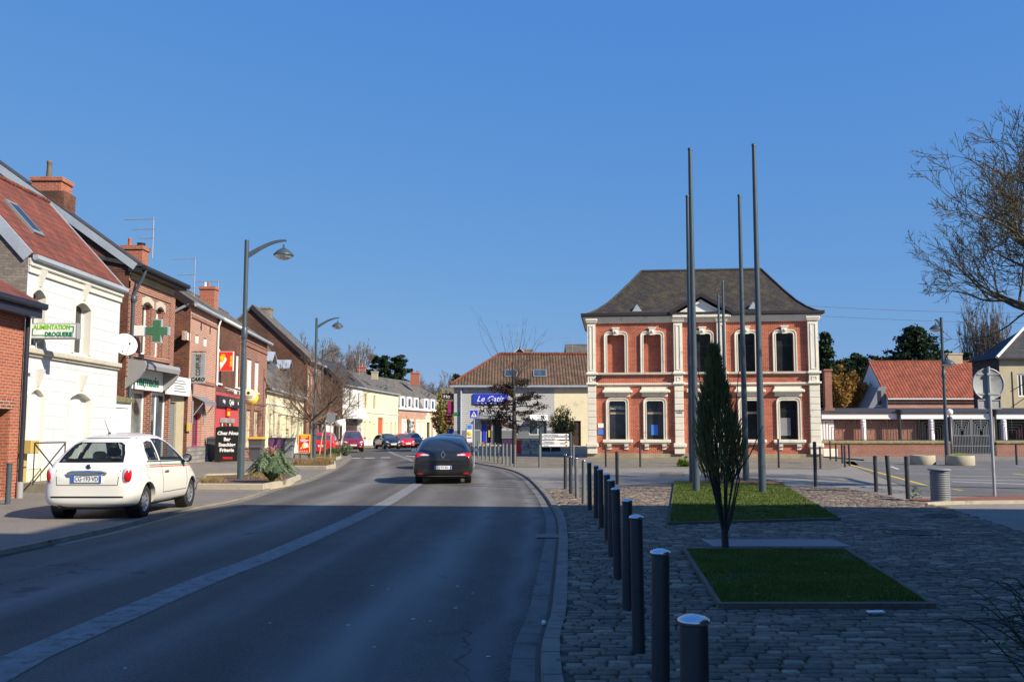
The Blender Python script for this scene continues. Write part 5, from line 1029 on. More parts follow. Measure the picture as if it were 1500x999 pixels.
for k in range(16): a0 = rq.uniform(.16, .42); z_ = rq.uniform(.42, .6); a1 = a0 + rq.uniform(-.12, .1); s.prism([(a0 - .015, z_), (a0 + .015, z_), (a1 + .015, z_ + .26), (a1 - .015, z_ + .28)], -.012 - k * .0004, -.0065, axis=1)
s.build('fries', 'sign_yellow', fa)
txt('FRITERIE', .13, T(.86, -.0, .5), (0, 0, -1), (1, 0, 0), 'sign_yellow', fa, bold=.006, sx=.95); s = MB(); s.tube([(-13.3, Yq, (z0 + z1) / 2), (x0, Yq, (z0 + z1) / 2)], .025, 6); s.build('bracket', 'galvanised', t)
# third house of the terrace
H5 = []
for x0, x1 in ((362, 369), (373.5, 379.5)): a = F3.r(x0, x1, 518, 560); H5.append((a[0], a[1], 3.7, 5.35, 'shutter', dict(frame='plastic_white', depth=.08, sill='plastic_white')))
for x0, x1 in ((360.5, 367.5), (372, 378.5)): a = F3.r(x0, x1, 594, 650); H5.append((a[0], a[1], .85, 2.75, 'shutter', dict(frame='shutter_cream', depth=.12, sill='stone_sill')))
ht = house('brick_house', 'red brick terraced house with white upper shutters and cream lower shutters', F3, uC, uD, .25, 6.65, SET, ZR, 6.5, 'brick_red', 'slate_grey', H5, over=.2, gut='zinc', fd=.2, verge=.05)
s = MB(F3.T)
for zz in (3.05, 5.95, 6.2): s.box(uC, uD, .001, .05, zz, zz + .12)
s.build('brick_bands', 'brick_red', ht); s = MB(F3.T); s.tube([(uC + .1, .12, 6.5), (uC + .1, .12, .4)], .045, 8); s.build('downpipe', 'plastic_white', ht)
c = P(364.5, 580, 47); t = thing('round_sign', 'round cream cafe sign with a yellow crescent behind it', 'shop sign', (c.x, 47, c.z - .35)); s = MB(); s.lathe([(0, -.06), (.35, -.06), (.35, .0), (0, .0)], (c.x, 47, c.z), 28, axis='y'); s.build('disc', 'render_cream', t); s = MB(); s.lathe([(0, .02), (.38, .02), (.38, .06), (0, .06)], (c.x + .09, 47, c.z - .07), 28, axis='y'); s.build('crescent', 'sign_yellow', t)
s = MB(); s.lathe([(0, -.068), (.08, -.068), (.08, -.061), (0, -.061)], (c.x, 47, c.z + .15), 12, axis='y'); s.box(c.x - .22, c.x + .22, 46.933, 46.9395, c.z - .03, c.z + .0); s.box(c.x - .2, c.x + .2, 46.933, 46.9395, c.z - .1, c.z - .07); s.build('emblem', 'door_dark', t); s = MB(); s.tube([(-13.6, 47.1, c.z + .1), (c.x, 47.06, c.z + .1)], .02, 6); s.build('bracket', 'metal_dark', t)
# ---- cream one-storey house with dormers
F4 = Fac((-13.97, 53.55), (-15.2, 68.9)); H6 = []
for x0, x1, k in ((394.5, 399, 'win'), (406.5, 412.5, 'shutter'), (419, 422.5, 'win'), (426.5, 430, 'win')):
    a = F4.r(x0, x1, 605, 650); H6.append((a[0], a[1], .9 if x0 != 426.5 else .4, 2.65, k, dict(mull=0, frame='shutter_cream', depth=.12) if k == 'win' else dict(frame='shutter_cream', depth=.1)))
a = F4.r(435.5, 441, 596, 662); H6.append((a[0] + .1, a[1], .3, 3.0, 'garage', dict(frame='door_green', depth=.2)))
hd = house('cream_house', 'low cream rendered house with two dormers and mossy slate roof', F4, 0, F4.L, .25, 4.25, 2.9, 8.0, 7, 'render_cream', 'slate_grey', H6, over=.2, gut='zinc', fd=.2, verge=.02)
s = MB(F4.T); s.box(0, a[0], .001, .04, 3.2, 3.28); s.box(0, a[0], .001, .04, .1, .75); s.build('plinth_and_band', 'render_white', hd)
for x0, x1 in ((388, 407), (414, 424)):
    ua = F4.px(x0, 550, -.9)[0] + .6; ub = ua + 1.7; s = MB(F4.T); s.box(ua, ub, -2.4, -.75, 4.9, 6.0); dm = s.build('dormer', 'slate_grey', hd); s = MB(F4.T); s.box(ua + .35, ub - .35, -.76, -.73, 5.0, 5.9); s.build('pane', 'glass_blue', dm)
    s = MB(); zz = 6.0; s.slab(F4.T(ua - .15, -.55, zz), F4.T((ua + ub) / 2, -.55, zz + .65), F4.T((ua + ub) / 2, -3.0, zz + .65), F4.T(ua - .15, -3.0, zz), .08); s.slab(F4.T(ub + .15, -.55, zz), F4.T((ua + ub) / 2, -.55, zz + .652), F4.T((ua + ub) / 2, -3.0, zz + .652), F4.T(ub + .15, -3.0, zz), .08); s.build('dormer_roof', 'zinc', dm)
# ---- big brown brick gable house
F5 = Fac((-15.0, 69.0), (-15.25, 75.5)); H7 = []
for x0, x1 in ((451, 453), (456, 458)): a = F5.r(x0, x1, 550, 574); H7.append((a[0], a[0] + .8, 4.2, 5.9, 'win', dict(mull=0, depth=.12)))
H7.append((1.2, 4.2, .2, 3.0, 'garage', dict(frame='door_dark', depth=.15))); 
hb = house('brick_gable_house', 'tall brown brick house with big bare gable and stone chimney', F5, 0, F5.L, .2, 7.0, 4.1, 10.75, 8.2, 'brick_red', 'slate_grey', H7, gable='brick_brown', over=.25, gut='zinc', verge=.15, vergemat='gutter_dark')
q = P(391, 460, 73.5); chimney(hb, q.x, 73.5, 9.0, P(391, 451, 73.5).z, .75, .8, 'brick_grey', Vector((1, 0)))
# ---- low white house with orange roof
F6 = Fac((-16.4, 78), (-17.0, 90)); H8 = []
for i in range(4): H8.append((1.2 + i * 2.7, 2.2 + i * 2.7, .9 if i != 2 else .3, 2.5, 'win', dict(mull=0, depth=.1)))
house('low_white_house', 'low white house with orange tiled roof behind the bare trees', F6, 0, F6.L, .15, 3.4, 3.0, 5.6, 6.5, 'render_white', 'tile_orange', H8, over=.2)
# ---- white house with projecting panel, yellow house, brick terrace with dormers
F7 = Fac((-17.1, 95.3), (-16.25, 102.7)); H9 = []
for x0, x1 in ((511, 515), (524, 528)): a = F7.r(x0, x1, 578, 595); H9.append((a[0], a[0] + 1.0, 4.1, 5.8, 'win', dict(mull=1, depth=.12)))
H9.append((1.2, F7.L - .3, .2, 3.0, 'garage', dict(frame='door_dark', depth=.5)))
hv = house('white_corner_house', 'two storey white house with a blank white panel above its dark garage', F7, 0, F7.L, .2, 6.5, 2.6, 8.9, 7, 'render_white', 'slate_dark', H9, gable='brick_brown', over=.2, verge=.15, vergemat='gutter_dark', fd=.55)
s = MB(F7.T); s.box(.9, F7.L - .1, .02, .5, 3.0, 4.0 - .05, bev=.02); s.build('blank_panel', 'sign_white', hv)
s = MB(F7.T); s.box(0, F7.L, .001, .06, 3.98, 4.08); s.build('band', 'stone_trim', hv)
F8 = Fac((-16.25, 102.75), (-14.34, 118.9)); H10 = []
for x0, x1 in ((534, 537), (547, 549.5)): a = F8.r(x0, x1, 585, 600); H10.append((a[0], a[0] + .95, 4.2, 5.8, 'win', dict(mull=0, depth=.14, pane='glass_dark', frame='shutter_cream')))
for x0 in (533.5, 540.5): a = F8.r(x0, x0 + 3, 585, 600); H10.append((a[0], a[0] + 1.0, .9, 2.8, 'shutter', dict(frame='shutter_cream', depth=.14, sill='stone_sill')))
a = F8.r(546.5, 549, 620, 650); H10.append((a[0], a[0] + .95, .2, 2.6, 'door', dict(frame='shutter_cream')))
a = F8.r(553.5, 561.5, 614, 650); H10.append((a[0], a[1], .2, 3.3, 'garage', dict(frame='door_red', depth=.2)))
for x0 in (566, 572.5, 578.5): a = F8.r(x0, x0 + 2.5, 585, 600); H10.append((a[0], a[0] + .8, .9 if x0 != 566 else .3, 2.8, 'win' if x0 != 566 else 'door', dict(frame='shutter_cream', depth=.14)))
hy = house('yellow_house', 'long pale yellow two storey house with a red garage door', F8, 0, F8.L, .15, 6.4, 3.6, 8.6, 7.5, 'render_yellow', 'slate_grey', H10, over=.2, verge=.02)
s = MB(F8.T); s.box(0, F8.L, .001, .08, 3.75, 3.9); s.box(0, F8.L, .001, .06, 6.1, 6.25); s.box(0, F8.L, .001, .04, 0, .7); s.build('band', 'stone_trim', hy)
q = P(534, 540, 100); chimney(hv, q.x - .3, 100, 8, P(534, 537, 100).z, .8, .7, 'brick_orange', Vector((1, 0)), [(0, 0, .12, .35, 'terracotta')]); q = P(549, 545, 108); chimney(hy, q.x, 108, 7.6, P(549, 544, 108).z, .7, .6, 'concrete', Vector((1, 0)))
q = P(524, 545, 97); antenna('far television antenna behind the white corner house', q.x, 98, 7.5, P(525, 519, 98).z - 7.5)
F9 = Fac((-14.3, 119), (-9.37, 137.6)); H11 = []
L9 = F9.L; uu = [F9.px(x, 625)[0] for x in (590, 600, 610.5, 618.5, 636, 645)]
for u in uu: H11.append((u - .1, u + 1.0, .9, 3.0, 'shutter', dict(frame='sign_white', depth=.08)))
ud = F9.px(626.5, 625)[0]; H11.append((ud - .5, ud + .7, .3, 3.0, 'door', dict(frame='door_dark', depth=.2, handle=False)))
hm = house('dormer_terrace', 'pink brick and cream stone row house with white dormers in a slate mansard', F9, 0, L9, .15, 4.6, 1.0, 6.4, 8, 'brick_pink', 'slate_grey', H11, over=.05, gut=None, zeb=6.4, roofth=.05)
s = MB(); A_ = lambda u, w_, z: F9.T(u, w_, z); s.slab(A_(-.2, -.5, 6.25), A_(L9 + .2, -.5, 6.25), A_(L9 - 3.5, -4.6, 8.9), A_(0, -4.6, 8.9), .12); s.slab(A_(-.2, -8.6, 6.2), A_(L9 + .2, -8.6, 6.2), A_(L9 - 3.5, -4.6, 8.904), A_(0, -4.6, 8.904), .12); s.add([A_(L9 + .2, -.5, 6.25), A_(L9 + .2, -8.6, 6.2), A_(L9 - 3.5, -4.6, 8.9)], [(0, 1, 2)]); s.add([A_(-.2, -.5, 6.25), A_(-.2, -8.6, 6.2), A_(0, -4.6, 8.9)], [(0, 1, 2)]); s.build('upper_roof', 'slate_grey', hm)
s = MB(F9.T); s.box(-.1, L9 + .1, .0, .3, 4.45, 4.75, bev=.05); s.build('cornice', 'sign_white', hm)
s = MB(F9.T)
for u in uu: s.box(u - .45, u + 1.35, .0, .04, .3, .88); s.sweep([(u + 1.0, .9), (u + 1.0, 3.0), (u - .1, 3.0), (u - .1, .9)], -.32, 0, .04)
s.sweep([(ud + .7, .2), (ud + .7, 3.0), (ud - .5, 3.0), (ud - .5, .2)], -.5, 0, .05); s.prism([(ud - 1.1, 3.55), (ud + 1.3, 3.55), (ud + .1, 4.3)], .0, .1, axis=1); s.build('stone_dressings', 'render_cream', hm)
for x in (587.5, 597.5, 608, 622.5, 632, 641.5):
    u = F9.px(x, 590)[0]; s = MB(F9.T); s.box(u - .15, u + 1.35, -1.0, -.02, 4.78, 6.2); d_ = s.build('dormer', 'sign_white', hm); s = MB(F9.T); s.box(u + .2, u + 1.0, -.02, .0, 4.9, 5.95); s.build('pane', 'glass_blue', d_)
q = P(608, 550, 129); chimney(hm, q.x, 129, 8, P(608, 546, 129).z, 1.2, .7, 'brick_orange', Vector((1, 0)), [(-.3, 0, .1, .3, 'terracotta'), (.3, 0, .1, .3, 'terracotta')])
# far house behind corner
F10 = Fac((-12, 165), (6, 168)); house('far_house', 'far brown roofed house seen in the gap left of the clad shop', F10, 0, F10.L, .1, 6, 4, 9.5, 8, 'brick_brown', 'slate_grey', [(3, 4, 1, 2.5, 'win'), (8, 9, 1, 2.5, 'win'), (13, 14, 1, 2.5, 'win')])

# ---- grey clad shop with mottled roof
Y = 75.0; xL = P(665, 600, Y).x; xM = P(812, 600, Y).x; xR = P(862, 600, Y).x + 1.0
FS = Fac((xL, Y), (xR, Y)); uM = xM - xL; zE = P(760, 565, Y).z; r = FS.r; zB = .5
w_sh = r(704, 720, 614, 650); w_dr = r(721, 735, 614, 650); w_bg = r(775, 801, 616, 637); w_sm = r(752, 760, 627, 636)
zt = P(725, 614, Y).z
HS = [(w_sh[0], w_sh[1], .65, zt, 'shopwin', dict(mull=1, frame='plastic_white', depth=.15)), (w_dr[0] + .03, w_dr[1], zB + .02, zt, 'door', dict(frame='panel_dark', depth=.4, handle=False)), (w_bg[0], w_bg[1], w_bg[2], w_bg[3], 'shopwin', dict(mull=1, frame='plastic_white', depth=.15, pane='glass_blue')), (w_sm[0], w_sm[1], w_sm[2], w_sm[3], 'win', dict(mull=0, depth=.1)), (uM + 1.2, uM + 2.1, zB, 2.5, 'door', dict(frame='door_dark', depth=.15, handle=False)), (uM + 2.35 + .6, uM + 3.4, 1.4, 2.4, 'win', dict(depth=.1, mull=0))]
HS = HS[:5]
hg = thing('clad_shop', 'grey plank clad shop with mottled tile roof and blue name board', 'building', FS.T(FS.L / 2, -4, zB)); s = MB(); wallgrid(s, FS, 0, uM, 1.72, zE, [h[:4] for h in HS[:4]], .2); s.build('clad_wall', 'cladding_grey', hg)
s = MB(); wallgrid(s, FS, 0, uM, -.2, 1.72, [h[:4] for h in HS[:4]], .2); s.build('lower_wall', 'cladding_low', hg)
s = MB(); wallgrid(s, FS, uM, FS.L, -.2, zE, [HS[4][:4]], .2); s.build('cream_wall', 'render_cream', hg)
s = MB(FS.T); D = 8.5; s.quad((0, 0, -.2), (0, -D, -.2), (0, -D, zE), (0, 0, zE)); s.quad((FS.L, 0, -.2), (FS.L, -D, -.2), (FS.L, -D, zE), (FS.L, 0, zE)); s.quad((0, -D, -.2), (FS.L, -D, -.2), (FS.L, -D, zE), (0, -D, zE)); s.build('side_walls', 'cladding_grey', hg)
for h in HS: kw = dict(h[5]); dp = kw.pop('depth'); window(hg, FS, h, dp, kind=h[4], **kw)
zR_ = P(780, 519, Y + 4.2).z; uRl = P(731, 520, Y + 4.2).x - xL
s = MB(); A_ = FS.T; o_ = .3; ze = zE + .1; s.slab(A_(-o_, o_, ze - .05), A_(FS.L + .1, o_, ze - .05), A_(FS.L + .1, -D / 2, zR_), A_(uRl, -D / 2, zR_), .12); s.slab(A_(-o_, -D - o_, ze - .05), A_(FS.L + .1, -D - o_, ze - .05), A_(FS.L + .1, -D / 2, zR_ + .004), A_(uRl, -D / 2, zR_ + .004), .12); s.add([A_(-o_, o_, ze - .05), A_(-o_, -D - o_, ze - .05), A_(uRl, -D / 2, zR_)], [(0, 1, 2)]); s.add([A_(FS.L, 0, zE), A_(FS.L, -D, zE), A_(FS.L, -D / 2, zR_)], [(0, 1, 2)]); rf = s.build('roof', 'tile_mottled', hg)
s = MB(); n = 26; s.tube([A_(lerp(uRl, FS.L + .1, i / n), -D / 2, zR_ + .02 + (.03 if i % 2 else 0)) for i in range(n + 1)], .14, 8); s.tube([A_(lerp(-o_, uRl, i / 12), lerp(o_, -D / 2, i / 12), lerp(ze, zR_, i / 12) + .03) for i in range(13)], .1, 6); s.build('ridge_tiles', 'tile_red', rf)
zf2 = lambda w_: lerp(ze - .05, zR_, (o_ - w_) / (o_ + D / 2)) - .12
for x0, x1, y0, y1 in ((739, 758, 547, 556), (781, 801, 545, 556)):
    ua = FS.px(x0, 550, -1.3)[0]; ub = FS.px(x1, 550, -1.3)[0]; skylight(FS, None, ua, ub, -.75, -1.75, zf2, rf)
s = MB(FS.T); s.box(-o_, FS.L + .1, o_, o_ + .12, ze - .22, ze - .08); s.box(0, FS.L, .0, o_, ze - .3, ze - .22); s.tube([(.55, .12, ze - .2), (.55, .1, .5)], .07, 8); s.build('gutter', 'zinc', hg)
a = FS.px(693, 577); b = FS.px(744, 592); s = MB(FS.T); s.box(a[0], b[0], .02, .1, b[1], a[1]); nb = s.build('name_board', 'sign_blue', hg)
txt('Le Gatis', (a[1] - b[1]) * .78, FS.T((a[0] + b[0]) / 2 - .05, .103, (a[1] + b[1]) / 2), (1, 0, 0), (0, 0, 1), 'text_white', nb, shear=.4, sx=1.0, bold=.004); s = MB(FS.T)
for i in range(7): s.box(a[0] + .2 + i * .38, a[0] + .4 + i * .38, .1, .104, b[1] + .04, b[1] + .09)
s.build('fine_print', 'text_white', nb)
for x0, x1, y in ((702, 736, 610), (776, 802, 612)):
    ua = FS.px(x0, y)[0]; ub = FS.px(x1, y)[0]; z_ = FS.px(x0, y)[1]; s = MB(FS.T); s.add([(ua, .01, z_ + .25), (ub, .01, z_ + .25), (ub, .7, z_ - .15), (ua, .7, z_ - .15), (ua, .01, z_ + .2), (ub, .01, z_ + .2), (ub, .7, z_ - .2), (ua, .7, z_ - .2)], [(0, 1, 2, 3), (4, 7, 6, 5), (0, 4, 5, 1), (2, 6, 7, 3), (0, 3, 7, 4), (1, 5, 6, 2)]); s.build('awning', 'panel_grey' if x0 == 702 else 'sign_white', hg)
s = MB(FS.T); s.box(w_sh[0] + .15, w_sh[0] + .45, -.13, -.1, .8, 2.3); s.build('blue_poster', 'sign_blue', hg); s = MB(FS.T); s.box(w_sh[0] + .62, w_sh[1] - .08, -.13, -.1, 1.2, 1.75); s.build('yellow_poster', 'sign_yellow', hg); s = MB(FS.T); s.box(w_sh[0] + .1, w_sh[0] + .5, -.129, -.1, .68, .78); s.build('red_poster', 'sign_red', hg)
s = MB(FS.T); u = FS.px(669, 607)[0]; s.box(u - .2, u + .4, .02, .06, FS.px(669, 608)[1] , FS.px(669, 604)[1]); s.build('street_plate', 'green_dark', hg)
s = MB(FS.T); s.box(w_sh[0] - .3, w_dr[1] + .3, .0, .5, .3, .62); s.build('entrance_step', 'concrete', hg)
# dark projecting signs at the left corner of the shop
a = P(648, 584, 70); b = P(664, 577, 70); t = thing('hanging_sign', 'dark navy hanging sign with pale letters left of the clad shop', 'sign', (a.x, 73, a.z)); s = MB(); k_ = 75 / 70; a = P(648, 585, 75.2); b = P(664.6, 576.5, 75.2); s.box(a.x, b.x, 75.1, 75.3, a.z, b.z, bev=.01); s.build('panel', 'fascia_navy', t); txt('Flo', (b.z - a.z) * .9, ((a.x + b.x) / 2 - .1, 75.095, (a.z + b.z) / 2), (1, 0, 0), (0, 0, 1), 'text_white', t)
a = P(656, 605, 75.2); b = P(664.6, 588, 75.2); t = thing('hanging_banner', 'pink and navy banner hanging from the corner of the clad shop', 'banner', (a.x, 75.2, a.z)); s = MB(); s.box(a.x, b.x - .2, 75.15, 75.25, a.z, b.z, bev=.01); s.build('cloth', 'purple', t); s = MB(); s.box(b.x - .198, b.x, 75.15, 75.25, a.z, b.z); s.build('edge', 'fascia_navy', t)
a = P(657, 642, 80); b = P(670, 628, 80); t = thing('phone_kiosk', 'blue kiosk panel with white round mark left of the clad shop', 'kiosk', (a.x, 80, .1)); s = MB(); s.box(a.x, b.x, 79.7, 80.4, .1, b.z, bev=.03); s.build('body', 'sign_blue', t); s = MB(); s.lathe([(0, -.02), (.2, -.02), (.2, 0), (0, 0)], ((a.x + b.x) / 2 + .15, 79.69, b.z - .45), 16, axis='y'); s.build('white_mark', 'sign_white', t)
# roofs peeping over the shop
def peep(name, label, x0, x1, ytop, yr, Y, m, rm, d=5):
    a = P(x0, 540, Y); b = P(x1, 540, Y); return house(name, label, Fac((a.x, Y), (b.x, Y)), 0, b.x - a.x, .2, P(x0, ytop, Y).z, d / 2, P(x0, yr, Y + d / 2).z, d, m, rm, [])
a = P(751, 540, 92).x; b = P(771, 540, 92).x; Fp = Fac((b + .0, 92), (b + .0, 98)); peepr = house('gabled_house', 'gabled grey house top with attic window peeping over the shop roof', Fp, 0, 6, .2, P(771, 519, 92).z, (b - a) / 2, P(760, 510, 92).z, b - a, 'brick_brown', 'zinc', [], gut=None, verge=.2)
chimney(peepr, P(771, 510, 93).x, 93.5, 7, P(771, 511, 93).z, 1.3, .6, 'brick_grey', Vector((1, 0)))
peep('flat_roof_house', 'brown low roofed house just left of the library roofline behind the shop', 830, 862, 519, 507, 95, 'brick_brown', 'slate_grey', 4)
for x, lab in ((759, 'tall white antenna on the gabled house behind the shop'), (838, 'white antenna left of the library roof')):
    Yq = 93; top = P(x, 476 if x == 759 else 494, Yq).z; zb = P(x, 512, Yq).z; antenna(lab, P(x, 500, Yq).x, Yq, zb - .5, top - zb + .5)
# ================================================================== library
LA = P(862, 600, 58.5); LB = P(1200, 600, 57.0); FB = Fac((LA.x, 58.5), (LB.x, 57.0)); L = FB.L
zz = lambda y, x=1030: FB.px(x, y)[1]
zEv = zz(464, 1030); zBand = zz(545.5); 
lib = thing('library', 'two storey red brick library with cream stone pilasters and hipped slate roof', 'library', FB.T(L / 2, -4, 0))
def UX(x0, x1): return FB.px(x0, 560)[0], FB.px(x1, 560)[0]
U = {'up': [UX(890, 915.5), UX(943.5, 969), UX(1018, 1042), UX(1082, 1107), UX(1138, 1163.5)], 'dn': [UX(892, 916), UX(946.5, 971), UX(1017, 1043), UX(1085, 1110), UX(1141, 1167)]}
zu0, zu1 = zz(545), zz(489); zd0, zd1 = zz(643.5), zz(587)
holes = [(a, b, zu0, zu1) for a, b in U['up']] + [(a, b, zd0, zd1) for i, (a, b) in enumerate(U['dn']) if i != 2] + [(U['dn'][2][0], U['dn'][2][1], .15, zd1)]
s = MB(); wallgrid(s, FB, 0, L, -.1, zEv, holes, .3); D = 8.0
T = FB.T
s.T = T; s.quad((0, 0, -.1), (0, -D, -.1), (0, -D, zEv), (0, 0, zEv)); s.quad((L, 0, -.1), (L, -D, -.1), (L, -D, zEv), (L, 0, zEv)); s.quad((0, -D, -.1), (L, -D, -.1), (L, -D, zEv), (0, -D, zEv)); 
for i in (0, 1): a, b = U['up'][i]; s.quad((a, -.29, zu0), (b, -.29, zu0), (b, -.29, zu1), (a, -.29, zu1))
s.build('wall', 'brick_library', lib)
def rpath(a, b, z0, z1, r, n=6):
    p = [(b, z0), (b, z1 - r)] + [(b - r + r * math.cos(t), z1 - r + r * math.sin(t)) for t in [math.pi / 2 * i / n for i in range(1, n + 1)]]
    p += [(a + r + r * math.cos(t), z1 - r + r * math.sin(t)) for t in [math.pi / 2 + math.pi / 2 * i / n for i in range(0, n + 1)]] + [(a, z0)]
    return p
def cornerfill(s, a, b, z1, r, w0, w1):
    for sg, cx, ex in ((1, b - r, b), (-1, a + r, a)):
        arc = [(cx + sg * r * math.cos(t), z1 - r + r * math.sin(t)) for t in [math.pi / 2 * i / 6 for i in range(7)]]; s.prism(arc + [(ex, z1)], w0, w1, axis=1)
for k, key in enumerate(('up', 'dn')):
    for i, (a, b) in enumerate(U[key]):
        z0, z1 = (zu0, zu1) if key == 'up' else ((zd0, zd1) if i != 2 else (.15, zd1)); w_ = .2; 
        nm = 'window'
        if key == 'up' and i < 2:
            wo = None
        else:
            wo = window(lib, FB, (a, b, z0, z1), .22, kind='win' if not (key == 'dn' and i == 2) else 'door', frame='panel_dark', pane='glass_dark', mull=0, trans=.72 if key == 'dn' else .68, th=.05, label=None, **({'handle': True} if i == 2 else {}))
        s = MB(T); s.sweep(rpath(a, b, z0, z1, .13), -.2, -.0, .07); s.sweep(rpath(a, b, z0, z1, .13), -.05, .07, .1); s.sweep(rpath(a - .14, b + .14, z0, z1 + .14, .24), -.06, .07, .12); cornerfill(s, a, b, z1, .13, -.29, .068)
        par = wo or lib
        s.build('surround', 'stone_trim', par)
        m = (a + b) / 2
        if key == 'up': s = MB(T); s.prism([(m - .15, z1 - .05), (m + .15, z1 - .05), (m + .2, z1 + .36), (m - .2, z1 + .36)], .06, .2, axis=1); s.lathe([(0, .26), (.07, .25), (.1, .2)], (m, 0, z1 + .15), 10, axis='y'); s.box(m - .25, m + .25, .05, .22, z1 + .36, z1 + .43); s.build('keystone', 'stone_trim', par)
        elif i != 2:
            s = MB(T); s.box(a - .28, b + .28, 0.001, .06, z1 + .262, z1 + .72); s.box(a - .42, b + .42, .0, .28, z1 + .5, z1 + .66, bev=.03); s.box(a - .33, b + .33, .0, .2, z1 + .66, z1 + .72); s.box(a - .28, b + .28, 0.002, .1, z1 + .72, z1 + .86); s.build('hood', 'stone_trim', par)
            s = MB(T); s.box(a - .42, b + .42, 0, .22, z0 - .2, z0 - .01, bev=.02); s.box(a - .34, b + .34, 0, .15, z0 - .3, z0 - .2, bev=.02)
            for u in (a - .14, b - .1): s.prism([(0, z0 - .3), (.18, z0 - .3), (.16, z0 - .42), (.06, z0 - .5), (.06, z0 - .62), (0, z0 - .62)], u, u + .26, axis=0)
            s.build('sill', 'stone_trim', par)
        else: s = MB(T); s.box(a - .5, b + .5, 0, .28, z1 + .5, z1 + .72, bev=.03); s.build('hood', 'stone_trim', par)
        if key == 'up': s = MB(T); s.sweep([(b, z0 + .003), (b, z0)], .01, 0, .01) if False else None
# pilasters
ps = [UX(861, 873), UX(987.5, 1000.5), UX(1051, 1064), UX(1184.5, 1199.5)]
zB1, zB2, zS = zz(548), zz(562), zz(649)
for i, (a, b) in enumerate(ps):
    w_ = .22; s = MB(T); g = MB(T)
    s.box(a, b, 0, w_, zz(560), zEv - .3); s.sweep([(a + .12, zB1 + .25), (b - .12, zB1 + .25), (b - .12, zEv - .5), (a + .12, zEv - .5)], .06, w_, w_ + .03, closed=True); s.sweep([(a + .14, zz(558.5)), (b - .14, zz(558.5)), (b - .14, zz(552)), (a + .14, zz(552))], .05, w_, w_ + .025, closed=True)
    n = 9; hh = (zz(564) - zS) / n
    for k in range(n): s.box(a, b, 0, w_, zS + k * hh + .012, zS + (k + 1) * hh - .012, bev=.015)
    g.box(a + .01, b - .01, 0, w_ - .03, .3, zz(562))
    s.box(a - .12, b + .12, 0, w_ + .12, zS - .26, zS, bev=.04); s.box(a - .04, b + .04, 0, w_ + .03, .28, zS - .26); s.box(a - .08, b + .08, 0, w_ + .08, zEv - .32, zEv - .22, bev=.02); s.box(a - .12, b + .12, 0, w_ + .12, zEv - .22, zEv - .08, bev=.03)
    s.box(a - .1, b + .1, 0, w_ + .1, zB1 - .02, zB1 + .13, bev=.03); s.box(a - .1, b + .1, 0, w_ + .1, zB2 - .05, zB2 + .09, bev=.03)
    po = s.build('pilaster', 'stone_trim', lib); g.build('pilaster_joints', 'stone_sill', po)
s = MB(T); s.box(0, L, 0.0, .16, zB1 - .02, zB1 + .12, bev=.02); s.build('sill_band', 'stone_sill', lib); s = MB(T); s.box(0, L, 0, .14, zB2 - .05, zB2 + .05, bev=.02); s.box(0, L, 0.0, .07, zB2 - .11, zB2 - .05); s.build('string_course', 'stone_trim', lib)
s = MB(T); s.box(-.1, L + .1, 0.001, .12, -.1, .28, bev=.01); s.build('plinth', 'stone_ashlar', lib)
# cornice all round
s = MB(); 
def ringbox(s, o0, o1, z0, z1):
    c0 = [(-o0, o0), (L + o0, o0), (L + o0, -D - o0), (-o0, -D - o0)]; c1 = [(-o1, o1), (L + o1, o1), (L + o1, -D - o1), (-o1, -D - o1)]
    vs = [T(a, b, z0) for a, b in c0] + [T(a, b, z0) for a, b in c1] + [T(a, b, z1) for a, b in c1] + [T(a, b, z1) for a, b in c0]; fs = []
    for i in range(4):
        j = (i + 1) % 4
        for k in range(4): fs.append((k * 4 + i, k * 4 + j, ((k + 1) % 4) * 4 + j, ((k + 1) % 4) * 4 + i))
    s.add(vs, fs)
ringbox(s, 0, .1, zEv - .34, zEv - .2); ringbox(s, 0, .2, zEv - .2, zEv - .06); ringbox(s, 0, .3, zEv - .06, zEv + .03); s.build('cornice', 'stone_trim', lib)
s = MB(); ringbox(s, .0, .34, zEv + .03, zEv + .08); ringbox(s, .28, .42, zEv + .08, zEv + .26); s.build('gutter', 'gutter_dark', lib)
# bell-cast hipped roof
zR0 = zEv + .12; pr = P(1030, 395.8, 61.6); zRg = pr.z; prof = [(0, 0), (.12, .055), (.25, .14), (.42, .29), (.62, .52), (.82, .77), (1, 1)]
li, ri = 3.5, 2.6; s = MB(); rings = []
for d, h in prof: o = .34; rings.append([T(-o + (li + o) * d, o - (D / 2 + o) * d, zR0 + (zRg - zR0) * h), T(L + o - (ri + o) * d, o - (D / 2 + o) * d, zR0 + (zRg - zR0) * h), T(L + o - (ri + o) * d, -D - o + (D / 2 + o) * d, zR0 + (zRg - zR0) * h), T(-o + (li + o) * d, -D - o + (D / 2 + o) * d, zR0 + (zRg - zR0) * h)])
vs = [p for r_ in rings for p in r_]; fs = [(i * 4 + k, i * 4 + (k + 1) % 4, (i + 1) * 4 + (k + 1) % 4, (i + 1) * 4 + k) for i in range(len(prof) - 1) for k in range(4)]; s.add(vs, fs); rf = s.build('roof', 'slate_diamond', lib)
s = MB()
for k in range(4): s.tube([r_[k] + Vector((0, 0, .03)) for r_ in rings], .07, 6)
s.tube([rings[-1][0], rings[-1][1]], .1, 8); s.build('hips', 'slate_dark', rf)
for px_, py_ in ((933, 453), (1103, 449.5)):
    q = FB.px(px_, py_, -.55); s = MB(T); s.prism([(q[0] - .3, q[1] - .15), (q[0] + .3, q[1] - .15), (q[0], q[1] + .3)], -.95, -.4, axis=1); s.build('roof_vent', 'zinc', rf)
for px_, py_ in ((977, 435), (983, 449)):
    # zinc repair slates
    pass
